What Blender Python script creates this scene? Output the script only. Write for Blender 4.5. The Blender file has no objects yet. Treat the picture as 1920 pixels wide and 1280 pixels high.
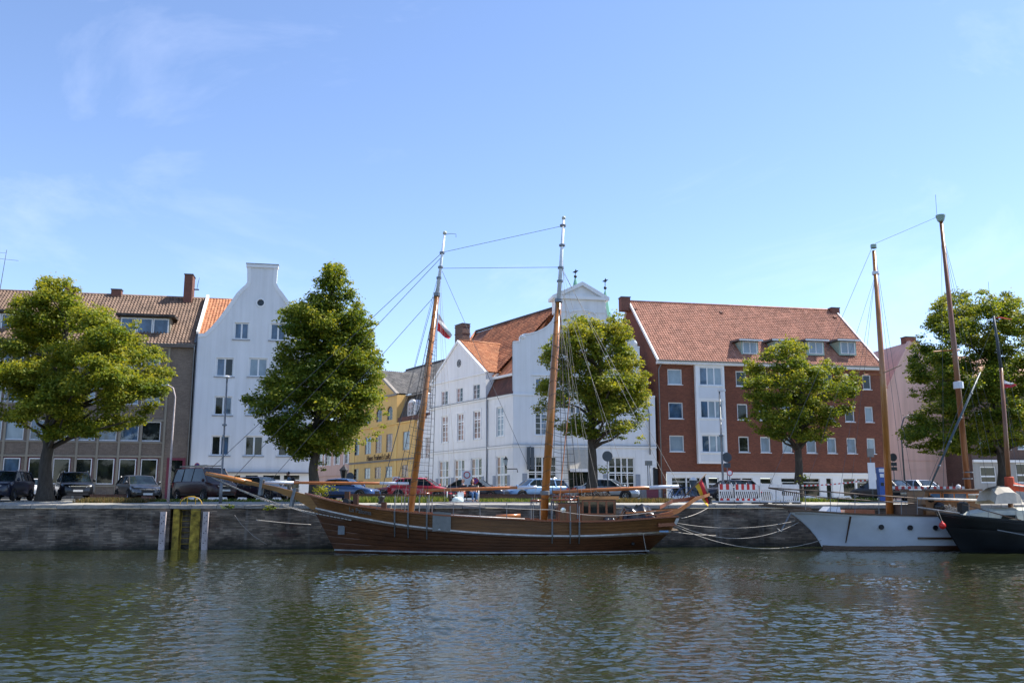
import bpy, bmesh, math, random
import numpy as np
from mathutils import Vector, Matrix, noise
from mathutils.geometry import tessellate_polygon

random.seed(7)
rng = np.random.default_rng(7)
PI = math.pi
R = math.radians
scene = bpy.context.scene
COL = scene.collection

# ------------------------------------------------------------------ camera
F_PX, CX, CY = 1720.0, 960.0, 640.0           # focal length and centre in pixels of the 1920 x 1280 photograph
PITCH = R(10.05)
EYE = Vector((0.0, 0.0, 2.33))
cd = bpy.data.cameras.new('camera')
cd.sensor_width = 36.0
cd.lens = 36.0 * F_PX / 1920.0
cd.clip_start, cd.clip_end = 0.1, 6000.0
cam = bpy.data.objects.new('camera', cd)
cam.location = EYE
cam.rotation_euler = (PI / 2 + PITCH, 0, 0)
COL.objects.link(cam)
scene.camera = cam

# ------------------------------------------------------------------ sky, sun, exposure
SUN_DIR = Vector((0.70, 0.22, 1.0)).normalized()     # towards the sun: right of the view and a little behind the houses
SUN_EL = math.asin(SUN_DIR.z)
SUN_AZ = math.atan2(SUN_DIR.x, SUN_DIR.y)
world = bpy.data.worlds.new('World')
scene.world = world
world.use_nodes = True
wn = world.node_tree.nodes
wl = world.node_tree.links
wn.clear()
w_out = wn.new('ShaderNodeOutputWorld')
w_bg = wn.new('ShaderNodeBackground')
w_sky = wn.new('ShaderNodeTexSky')
w_sky.sky_type = 'NISHITA'
w_sky.sun_disc = False
w_sky.sun_elevation = SUN_EL
w_sky.sun_rotation = SUN_AZ
w_sky.air_density = 1.0
w_sky.dust_density = 0.25
w_sky.altitude = 700.0
w_sky.ozone_density = 3.0
w_bg.inputs['Strength'].default_value = 0.15
# thin high cirrus: procedural veil over the whole sky
w_tc = wn.new('ShaderNodeTexCoord')
w_map = wn.new('ShaderNodeMapping')
w_map.inputs['Rotation'].default_value = (R(20), R(35), R(25))
w_map.inputs['Scale'].default_value = (1.0, 2.6, 3.2)
w_n1 = wn.new('ShaderNodeTexNoise')
w_n1.inputs['Scale'].default_value = 1.7
w_n1.inputs['Detail'].default_value = 7.0
w_n1.inputs['Roughness'].default_value = 0.62
w_n1.inputs['Distortion'].default_value = 0.6
w_ramp = wn.new('ShaderNodeValToRGB')
w_ramp.color_ramp.elements[0].position = 0.54
w_ramp.color_ramp.elements[0].color = (0, 0, 0, 1)
w_ramp.color_ramp.elements[1].position = 0.85
w_ramp.color_ramp.elements[1].color = (0.24, 0.24, 0.24, 1)
w_mix = wn.new('ShaderNodeMix')
w_mix.data_type = 'RGBA'
w_mix.inputs[7].default_value = (6.4, 6.6, 7.8, 1)
wl.new(w_tc.outputs['Generated'], w_map.inputs['Vector'])
wl.new(w_map.outputs['Vector'], w_n1.inputs['Vector'])
wl.new(w_n1.outputs['Fac'], w_ramp.inputs['Fac'])
wl.new(w_ramp.outputs['Color'], w_mix.inputs[0])
w_tint = wn.new('ShaderNodeMix')
w_tint.data_type = 'RGBA'
w_tint.blend_type = 'MULTIPLY'
w_tint.inputs[0].default_value = 1.0
w_tint.inputs[7].default_value = (0.985, 0.95, 0.995, 1)
wl.new(w_sky.outputs['Color'], w_tint.inputs[6])
wl.new(w_tint.outputs[2], w_mix.inputs[6])
wl.new(w_mix.outputs[2], w_bg.inputs['Color'])
wl.new(w_bg.outputs['Background'], w_out.inputs['Surface'])

sd = bpy.data.lights.new('sun', 'SUN')
sd.energy = 5.0
sd.angle = R(0.53)
sd.color = (1.0, 0.95, 0.87)
sun = bpy.data.objects.new('sun', sd)
sun.rotation_euler = SUN_DIR.to_track_quat('Z', 'Y').to_euler()
sun.location = (60, 40, 90)
COL.objects.link(sun)

vs = scene.view_settings
vs.view_transform = 'Standard'
vs.look = 'None'
vs.exposure = 0.78
vs.gamma = 1.0
vs.use_curve_mapping = False
scene.render.film_transparent = False
scene.cycles.max_bounces = 8
scene.cycles.transparent_max_bounces = 12

# ------------------------------------------------------------------ pixel <-> place helpers
_fw = Vector((0, math.cos(PITCH), math.sin(PITCH)))
_up = Vector((0, -math.sin(PITCH), math.cos(PITCH)))
def ray(px, py):
    return Vector((1, 0, 0)) * ((px - CX) / F_PX) + _up * ((CY - py) / F_PX) + _fw
def at_y(px, py, Y):
    d = ray(px, py)
    return EYE + d * (Y / d.y)
def x_at(px, Y, z=2.5):
    """world x of image column px for a point at depth Y and height z"""
    dep = Y * math.cos(PITCH) + (z - EYE.z) * math.sin(PITCH)
    return (px - CX) / F_PX * dep

class Frame:
    """local frame of a facade or boat: x along it, y away from the viewer, z up"""
    def __init__(self, ox, oy, oz, ang):
        self.o = Vector((ox, oy, oz)); self.a = ang
        self.ux = Vector((math.cos(ang), math.sin(ang), 0)); self.uy = Vector((-math.sin(ang), math.cos(ang), 0))
    def pix(self, px, py, dy=0.0):
        """local (x, z) where the ray through a pixel meets local y = dy"""
        d = ray(px, py)
        t = ((self.o - EYE).dot(self.uy) + dy) / d.dot(self.uy)
        p = EYE + d * t - self.o
        return p.dot(self.ux), p.z
    def x(self, px, dy=0.0, z=None):
        zz = (z if z is not None else 5.0) + self.o.z
        py = 700.0
        for _ in range(6):
            lx, lz = self.pix(px, py, dy)
            d = (self.o + self.ux * lx + self.uy * dy - EYE)
            py += (lz + self.o.z - zz) * F_PX / max(d.length, 1)
        return self.pix(px, py, dy)[0]
    def rect(self, px0, px1, py0, py1, dy=0.0):
        xa, za = self.pix(px0, py1, dy); xb, zb = self.pix(px1, py0, dy)
        xc, zc = self.pix(px0, py0, dy); xd, zd = self.pix(px1, py1, dy)
        return ((xa + xc) / 2, (xb + xd) / 2, (za + zd) / 2, (zb + zc) / 2)
    def world(self, x, y, z):
        return self.o + self.ux * x + self.uy * y + Vector((0, 0, z))

# ------------------------------------------------------------------ materials
MATS = {}
def _mat(name):
    m = bpy.data.materials.new(name); m.use_nodes = True
    nt = m.node_tree; nt.nodes.clear()
    out = nt.nodes.new('ShaderNodeOutputMaterial')
    b = nt.nodes.new('ShaderNodeBsdfPrincipled')
    nt.links.new(b.outputs[0], out.inputs[0])
    MATS[name] = m
    return m, nt, b
def _coords(nt, kind='Object', scale=None, rot=None):
    tc = nt.nodes.new('ShaderNodeTexCoord')
    if scale is None and rot is None: return tc.outputs[kind]
    mp = nt.nodes.new('ShaderNodeMapping')
    if scale is not None: mp.inputs['Scale'].default_value = scale
    if rot is not None: mp.inputs['Rotation'].default_value = rot
    nt.links.new(tc.outputs[kind], mp.inputs['Vector'])
    return mp.outputs['Vector']
def _noise(nt, vec, scale, detail=4.0, rough=0.55, dist=0.0):
    n = nt.nodes.new('ShaderNodeTexNoise')
    n.inputs['Scale'].default_value = scale; n.inputs['Detail'].default_value = detail
    n.inputs['Roughness'].default_value = rough; n.inputs['Distortion'].default_value = dist
    nt.links.new(vec, n.inputs['Vector'])
    return n.outputs['Fac']
def _ramp(nt, fac, stops):
    r = nt.nodes.new('ShaderNodeValToRGB')
    el = r.color_ramp.elements
    while len(el) < len(stops): el.new(0.5)
    for e, (p, c) in zip(el, stops):
        e.position = p; e.color = (c[0], c[1], c[2], 1) if len(c) == 3 else c
    nt.links.new(fac, r.inputs['Fac'])
    return r.outputs['Color']
def _mixc(nt, fac, a, b, mode='MIX'):
    m = nt.nodes.new('ShaderNodeMix'); m.data_type = 'RGBA'; m.blend_type = mode
    for sock, v in ((m.inputs[0], fac), (m.inputs[6], a), (m.inputs[7], b)):
        if hasattr(v, 'links') or isinstance(v, bpy.types.NodeSocket): nt.links.new(v, sock)
        elif isinstance(v, (int, float)): sock.default_value = v
        else: sock.default_value = (v[0], v[1], v[2], 1)
    return m.outputs[2]
def _bump(nt, b, height, strength=0.3, dist=0.02):
    n = nt.nodes.new('ShaderNodeBump')
    n.inputs['Strength'].default_value = strength; n.inputs['Distance'].default_value = dist
    nt.links.new(height, n.inputs['Height'])
    nt.links.new(n.outputs['Normal'], b.inputs['Normal'])
def plain(name, col, rough=0.5, metal=0.0, var=0.12, scale=6.0, bump=0.0, spec=None, coat=0.0):
    """painted / cast surface with a slight mottling"""
    m, nt, b = _mat(name)
    v = _coords(nt)
    n = _noise(nt, v, scale, 5)
    lo = tuple(c * (1 - var) for c in col); hi = tuple(min(1, c * (1 + var)) for c in col)
    nt.links.new(_ramp(nt, n, [(0.3, lo), (0.7, hi)]), b.inputs['Base Color'])
    b.inputs['Roughness'].default_value = rough; b.inputs['Metallic'].default_value = metal
    if spec is not None: b.inputs['Specular IOR Level'].default_value = spec
    if coat: b.inputs['Coat Weight'].default_value = coat; b.inputs['Coat Roughness'].default_value = 0.03
    if bump: _bump(nt, b, _noise(nt, v, scale * 6, 6), bump, 0.01)
    return m
def plaster(name, col, streak=0.12, rough=0.85):
    """rendered wall: broad blotches, vertical rain streaks, fine grain"""
    m, nt, b = _mat(name)
    v = _coords(nt)
    n1 = _noise(nt, v, 0.35, 4)
    n2 = _noise(nt, _coords(nt, scale=(2.2, 2.2, 0.13)), 1.0, 5, 0.6)
    c1 = _ramp(nt, n1, [(0.3, tuple(c * 0.93 for c in col)), (0.7, tuple(min(1, c * 1.03) for c in col))])
    c2 = _ramp(nt, n2, [(0.3, (1 - streak, 1 - streak, 1 - streak * 1.1)), (0.62, (1, 1, 1))])
    nt.links.new(_mixc(nt, 1.0, c1, c2, 'MULTIPLY'), b.inputs['Base Color'])
    b.inputs['Roughness'].default_value = rough
    _bump(nt, b, _noise(nt, v, 14, 6), 0.15, 0.01)
    return m
def brick(name, cols, mortar, w=0.25, h=0.083, bump=0.4, blot=0.25):
    """running-bond brickwork on walls whose local x runs along the wall"""
    m, nt, b = _mat(name)
    tc = nt.nodes.new('ShaderNodeTexCoord')
    sp = nt.nodes.new('ShaderNodeSeparateXYZ'); nt.links.new(tc.outputs['Object'], sp.inputs[0])
    ad = nt.nodes.new('ShaderNodeMath'); ad.operation = 'ADD'
    nt.links.new(sp.outputs[0], ad.inputs[0]); nt.links.new(sp.outputs[1], ad.inputs[1])
    cb = nt.nodes.new('ShaderNodeCombineXYZ')
    nt.links.new(ad.outputs[0], cb.inputs[0]); nt.links.new(sp.outputs[2], cb.inputs[1])
    t = nt.nodes.new('ShaderNodeTexBrick')
    nt.links.new(cb.outputs[0], t.inputs['Vector'])
    t.inputs['Color1'].default_value = (*cols[0], 1); t.inputs['Color2'].default_value = (*cols[1], 1)
    t.inputs['Mortar'].default_value = (*mortar, 1)
    t.inputs['Scale'].default_value = 1.0
    t.inputs['Brick Width'].default_value = w; t.inputs['Row Height'].default_value = h
    t.inputs['Mortar Size'].default_value = 0.010; t.inputs['Mortar Smooth'].default_value = 0.2
    n1 = _noise(nt, tc.outputs['Object'], 0.5, 5)
    n3 = _noise(nt, tc.outputs['Object'], 9.0, 3)
    c2 = _ramp(nt, n1, [(0.3, (1 - blot,) * 3), (0.7, (1.0, 1.0, 1.0))])
    c3 = _ramp(nt, n3, [(0.3, (0.78,) * 3), (0.7, (1.12, 1.1, 1.08))])
    c = _mixc(nt, 1.0, t.outputs['Color'], c2, 'MULTIPLY')
    nt.links.new(_mixc(nt, 1.0, c, c3, 'MULTIPLY'), b.inputs['Base Color'])
    b.inputs['Roughness'].default_value = 0.9
    inv = nt.nodes.new('ShaderNodeMath'); inv.operation = 'SUBTRACT'; inv.inputs[0].default_value = 1.0
    nt.links.new(t.outputs['Fac'], inv.inputs[1])
    _bump(nt, b, inv.outputs[0], bump, 0.012)
    return m
def wood(name, dark, light, rough=0.3, scale=(0.5, 7.0, 7.0), coat=0.4, grime=0.0):
    m, nt, b = _mat(name)
    v = _coords(nt, scale=scale)
    n = _noise(nt, v, 1.6, 7, 0.65, 0.6)
    c = _ramp(nt, n, [(0.25, dark), (0.72, light)])
    if grime:
        g = _noise(nt, _coords(nt, scale=(0.6, 0.6, 1.5)), 1.2, 5)
        c = _mixc(nt, 1.0, c, _ramp(nt, g, [(0.35, (1 - grime,) * 3), (0.65, (1, 1, 1))]), 'MULTIPLY')
    nt.links.new(c, b.inputs['Base Color'])
    b.inputs['Roughness'].default_value = rough
    b.inputs['Coat Weight'].default_value = coat; b.inputs['Coat Roughness'].default_value = 0.15
    _bump(nt, b, n, 0.12, 0.01)
    return m
def tile(name, cols, dirt=0.3, rough=0.75):
    """fired clay tiles: colour jumps from tile to tile and lichen blotches"""
    m, nt, b = _mat(name)
    tc = nt.nodes.new('ShaderNodeTexCoord')
    mp = nt.nodes.new('ShaderNodeMapping'); mp.inputs['Scale'].default_value = (4.0, 2.4, 2.4)
    nt.links.new(tc.outputs['Object'], mp.inputs['Vector'])
    vo = nt.nodes.new('ShaderNodeTexVoronoi'); vo.inputs['Scale'].default_value = 1.0
    nt.links.new(mp.outputs[0], vo.inputs['Vector'])
    sp = nt.nodes.new('ShaderNodeSeparateColor'); nt.links.new(vo.outputs['Color'], sp.inputs[0])
    c = _ramp(nt, sp.outputs[0], [(0.0, cols[0]), (0.5, cols[1]), (1.0, cols[2])])
    n = _noise(nt, tc.outputs['Object'], 0.7, 6, 0.65)
    c = _mixc(nt, 1.0, c, _ramp(nt, n, [(0.35, (1 - dirt, 1 - dirt, 1 - dirt * 0.95)), (0.6, (1, 1, 1))]), 'MULTIPLY')
    nt.links.new(c, b.inputs['Base Color'])
    b.inputs['Roughness'].default_value = rough
    return m
def glass(name, col, rough=0.03, ior=1.5, var=0.5):
    """window glass seen from outside: dark room or curtain behind a reflecting surface"""
    m, nt, b = _mat(name)
    n = _noise(nt, _coords(nt, scale=(1.0, 1.0, 0.5)), 1.6, 3)
    lo = tuple(c * (1 - var) for c in col); hi = tuple(min(1, c * (1 + var)) for c in col)
    nt.links.new(_ramp(nt, n, [(0.35, lo), (0.65, hi)]), b.inputs['Base Color'])
    b.inputs['Roughness'].default_value = rough; b.inputs['IOR'].default_value = ior
    w = _noise(nt, _coords(nt), 2.2, 2)
    _bump(nt, b, w, 0.05, 0.01)
    return m
def M(n): return MATS[n]

plaster('white_render', (0.78, 0.78, 0.78), 0.11)
plaster('white_stucco', (0.80, 0.80, 0.795), 0.11)
plaster('white_trim', (0.83, 0.83, 0.82), 0.04)
plaster('ochre_render', (0.78, 0.49, 0.17), 0.12)
plaster('ochre_trim', (0.80, 0.53, 0.18), 0.06)
plaster('pink_render', (0.66, 0.42, 0.33), 0.12)
plaster('rose_render', (0.80, 0.53, 0.43), 0.18)
plaster('tan_concrete', (0.30, 0.26, 0.20), 0.15)
plaster('grey_concrete', (0.36, 0.35, 0.33), 0.2)
plaster('sooty_stone', (0.30, 0.27, 0.24), 0.2)
plaster('slate_trim', (0.20, 0.19, 0.20), 0.1)
plaster('oriel_panel', (0.70, 0.72, 0.74), 0.05)
brick('brown_brick', ((0.19, 0.14, 0.105), (0.26, 0.195, 0.145)), (0.21, 0.185, 0.155))
brick('dark_brick', ((0.13, 0.075, 0.06), (0.17, 0.10, 0.08)), (0.13, 0.11, 0.10))
brick('red_brick', ((0.175, 0.052, 0.028), (0.27, 0.083, 0.042)), (0.18, 0.095, 0.065), bump=0.3, blot=0.25)
brick('chimney_brick', ((0.20, 0.075, 0.05), (0.26, 0.10, 0.065)), (0.18, 0.12, 0.10))
brick('planter_brick', ((0.16, 0.07, 0.05), (0.22, 0.10, 0.07)), (0.16, 0.13, 0.11))
tile('orange_tile', ((0.42, 0.16, 0.07), (0.50, 0.20, 0.085), (0.58, 0.26, 0.12)), 0.25)
tile('red_tile', ((0.33, 0.15, 0.095), (0.42, 0.195, 0.125), (0.52, 0.255, 0.17)), 0.22)
tile('old_tile', ((0.24, 0.085, 0.04), (0.38, 0.135, 0.06), (0.48, 0.19, 0.09)), 0.5)
tile('brown_tile', ((0.15, 0.092, 0.06), (0.21, 0.13, 0.085), (0.27, 0.17, 0.115)), 0.3)
tile('grey_tile', ((0.13, 0.125, 0.115), (0.18, 0.17, 0.155), (0.22, 0.205, 0.185)), 0.35)
tile('dark_tile', ((0.05, 0.045, 0.04), (0.075, 0.065, 0.055), (0.10, 0.085, 0.07)), 0.4)
tile('brown_shingle', ((0.10, 0.035, 0.022), (0.13, 0.045, 0.028), (0.16, 0.06, 0.035)), 0.4)
glass('glass_dark', (0.012, 0.016, 0.016))
glass('glass_sky', (0.055, 0.10, 0.16), ior=1.65)
glass('glass_curtain', (0.26, 0.33, 0.37), ior=1.5, var=0.15)
glass('glass_warm', (0.20, 0.10, 0.075), ior=1.5, var=0.7)
glass('car_glass', (0.012, 0.02, 0.025), 0.02, 1.5)
plain('frame_white', (0.78, 0.78, 0.77), 0.45, var=0.05)
plain('frame_plum', (0.16, 0.025, 0.045), 0.5)
plain('shutter_grey', (0.25, 0.28, 0.33), 0.6)
plain('sill_grey', (0.32, 0.32, 0.33), 0.5)
plain('zinc', (0.22, 0.24, 0.26), 0.45, 0.5)
plain('lead', (0.10, 0.11, 0.12), 0.6, 0.2)
plain('copper_green', (0.18, 0.42, 0.31), 0.7)
plain('iron_black', (0.012, 0.013, 0.015), 0.5)
plain('galvanised', (0.20, 0.21, 0.22), 0.55, 0.4)
plain('sign_back', (0.06, 0.075, 0.09), 0.6)
plain('sign_white', (0.78, 0.78, 0.78), 0.4, var=0.03)
plain('sign_red', (0.50, 0.02, 0.03), 0.4, var=0.05)
plain('sign_blue', (0.02, 0.07, 0.36), 0.4, var=0.05)
plain('plastic_white', (0.72, 0.72, 0.72), 0.5, var=0.08)
plain('plastic_red', (0.52, 0.035, 0.03), 0.5, var=0.1)
plain('yellow_paint', (0.55, 0.33, 0.03), 0.55, var=0.25)
plain('lichen_yellow', (0.36, 0.25, 0.035), 0.9, var=0.8, scale=3, bump=0.5)
plain('pale_timber', (0.52, 0.44, 0.42), 0.8, var=0.2, bump=0.3)
plain('tyre', (0.012, 0.012, 0.013), 0.85)
plain('rim', (0.35, 0.36, 0.38), 0.3, 0.9)
plain('chrome', (0.6, 0.6, 0.62), 0.12, 1.0, var=0.03)
plain('car_trim', (0.014, 0.014, 0.016), 0.5)
plain('headlamp', (0.55, 0.58, 0.62), 0.08, 0.3)
plain('taillamp', (0.35, 0.01, 0.015), 0.15)
plain('plate', (0.75, 0.75, 0.74), 0.4, var=0.05)
plain('rope', (0.42, 0.38, 0.33), 0.9, var=0.2, scale=30)
plain('rope_dark', (0.06, 0.058, 0.056), 0.9, var=0.2, scale=30)
plain('wire', (0.10, 0.10, 0.105), 0.5, 0.5)
plain('mast_white', (0.74, 0.77, 0.82), 0.35, var=0.06, scale=2)
plain('hull_white', (0.66, 0.70, 0.75), 0.4, var=0.08, scale=1.2)
plain('hull_black', (0.010, 0.012, 0.014), 0.5, var=0.3, scale=1.5)
plain('hull_bluegrey', (0.06, 0.085, 0.10), 0.4, var=0.2)
plain('stripe_white', (0.60, 0.57, 0.53), 0.55, var=0.3, scale=3)
plain('boot_white', (0.36, 0.36, 0.34), 0.7, var=0.4, scale=2)
plain('tarp_black', (0.012, 0.013, 0.016), 0.22, var=0.3)
plain('canvas_grey', (0.23, 0.23, 0.215), 0.9, var=0.1)
plain('canvas_cream', (0.46, 0.42, 0.35), 0.85, var=0.1)
plain('canvas_red', (0.50, 0.075, 0.03), 0.8, var=0.15)
plain('fender_red', (0.62, 0.02, 0.015), 0.4)
plain('deck_cream', (0.50, 0.50, 0.42), 0.6, var=0.1)
plain('mint_metal', (0.30, 0.42, 0.36), 0.5)
plain('iron_band', (0.20, 0.22, 0.24), 0.5, 0.6)
plain('flag_white', (0.72, 0.71, 0.70), 0.8, var=0.05)
plain('flag_red', (0.62, 0.04, 0.05), 0.8, var=0.08)
plain('flag_gold', (0.72, 0.44, 0.03), 0.8, var=0.08)
plain('flag_black', (0.015, 0.015, 0.016), 0.8)
plain('skin', (0.45, 0.25, 0.18), 0.55, var=0.08)
plain('cloth_navy', (0.016, 0.02, 0.03), 0.9)
plain('cloth_jeans', (0.05, 0.12, 0.26), 0.9, var=0.2)
plain('cloth_coral', (0.50, 0.10, 0.07), 0.9)
plain('cloth_blue', (0.14, 0.22, 0.32), 0.9)
plain('cloth_sand', (0.28, 0.24, 0.20), 0.9)
plain('hair_dark', (0.012, 0.009, 0.008), 0.6)
plain('bag_mint', (0.55, 0.66, 0.66), 0.7)
plain('shoe', (0.05, 0.045, 0.04), 0.7)
plain('letter_brown', (0.075, 0.035, 0.015), 0.8)
plain('letter_silver', (0.16, 0.16, 0.16), 0.5)
plain('paint_navy', (0.008, 0.011, 0.028), 0.3, coat=0.4, var=0.05)
plain('paint_black', (0.008, 0.009, 0.012), 0.3, coat=0.4, var=0.05)
plain('paint_grey', (0.085, 0.085, 0.09), 0.3, 0.5, coat=0.8, var=0.05)
plain('paint_maroon', (0.032, 0.007, 0.008), 0.4, coat=0.15, var=0.05)
plain('paint_darkred', (0.075, 0.010, 0.018), 0.3, coat=0.7, var=0.05)
plain('paint_red', (0.50, 0.02, 0.045), 0.3, coat=0.8, var=0.04)
plain('paint_blue', (0.035, 0.085, 0.22), 0.3, 0.3, coat=0.8, var=0.04)
plain('paint_skyblue', (0.17, 0.31, 0.52), 0.3, 0.3, coat=0.8, var=0.04)
plain('paint_silver', (0.42, 0.45, 0.48), 0.3, 0.6, coat=0.8, var=0.04)
plain('paint_white', (0.72, 0.72, 0.72), 0.3, coat=0.8, var=0.04)
plain('machine_blue', (0.03, 0.10, 0.36), 0.4)
plain('algae', (0.02, 0.028, 0.014), 0.9, var=0.5)
wood('hull_wood', (0.062, 0.021, 0.008), (0.16, 0.058, 0.020), 0.5, (0.35, 5, 9), 0.06, 0.35)
wood('bulwark_wood', (0.12, 0.047, 0.014), (0.27, 0.115, 0.034), 0.42, (0.35, 5, 9), 0.12, 0.3)
wood('varnish', (0.30, 0.105, 0.02), (0.52, 0.205, 0.04), 0.28, (6, 6, 0.5), 0.5, 0.15)
wood('varnish_spar', (0.38, 0.115, 0.022), (0.56, 0.19, 0.04), 0.28, (0.5, 6, 6), 0.5, 0.1)
wood('varnish_red', (0.20, 0.05, 0.018), (0.34, 0.09, 0.03), 0.28, (0.5, 6, 6), 0.5, 0.1)
wood('timber_gold', (0.22, 0.095, 0.016), (0.38, 0.175, 0.03), 0.45, (0.5, 6, 6), 0.15, 0.3)
wood('cabin_wood', (0.13, 0.055, 0.018), (0.25, 0.11, 0.036), 0.35, (4, 4, 0.5), 0.3, 0.2)
wood('deck_wood', (0.20, 0.14, 0.09), (0.32, 0.24, 0.16), 0.7, (0.5, 8, 8), 0.0, 0.2)
wood('mast_brown', (0.17, 0.058, 0.02), (0.30, 0.115, 0.038), 0.35, (6, 6, 0.5), 0.3, 0.1)
wood('rail_dark', (0.05, 0.022, 0.012), (0.10, 0.045, 0.022), 0.4, (0.5, 6, 6), 0.3)
wood('old_wood', (0.10, 0.065, 0.045), (0.20, 0.14, 0.10), 0.7, (0.6, 6, 6), 0.0, 0.2)

# foliage: one colour per leaf from a face attribute
def leafmat(name, hue):
    m, nt, b = _mat(name)
    at = nt.nodes.new('ShaderNodeAttribute'); at.attribute_name = 'tone'
    sp = nt.nodes.new('ShaderNodeSeparateColor'); nt.links.new(at.outputs['Color'], sp.inputs[0])
    c = _ramp(nt, sp.outputs[0], hue)
    nt.links.new(c, b.inputs['Base Color'])
    b.inputs['Roughness'].default_value = 0.55
    b.inputs['Specular IOR Level'].default_value = 0.25
    tr = nt.nodes.new('ShaderNodeBsdfTranslucent')
    nt.links.new(_mixc(nt, 1.0, c, (1.5, 1.35, 0.6), 'MULTIPLY'), tr.inputs['Color'])
    mx = nt.nodes.new('ShaderNodeMixShader'); mx.inputs[0].default_value = 0.44
    out = [n for n in nt.nodes if n.type == 'OUTPUT_MATERIAL'][0]
    nt.links.new(b.outputs[0], mx.inputs[1]); nt.links.new(tr.outputs[0], mx.inputs[2])
    nt.links.new(mx.outputs[0], out.inputs[0])
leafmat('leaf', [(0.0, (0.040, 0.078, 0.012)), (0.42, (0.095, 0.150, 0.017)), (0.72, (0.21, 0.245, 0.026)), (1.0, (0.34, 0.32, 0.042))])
leafmat('grass', [(0.0, (0.045, 0.085, 0.015)), (0.6, (0.11, 0.17, 0.03)), (1.0, (0.30, 0.27, 0.10))])
leafmat('dry_grass', [(0.0, (0.06, 0.075, 0.025)), (0.5, (0.13, 0.11, 0.05)), (1.0, (0.22, 0.14, 0.08))])
def barkmat():
    m, nt, b = _mat('bark')
    n = _noise(nt, _coords(nt, scale=(5, 5, 0.8)), 2.0, 7, 0.7)
    nt.links.new(_ramp(nt, n, [(0.3, (0.035, 0.028, 0.022)), (0.7, (0.10, 0.085, 0.068))]), b.inputs['Base Color'])
    b.inputs['Roughness'].default_value = 0.95
    _bump(nt, b, n, 0.8, 0.05)
barkmat()

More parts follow.
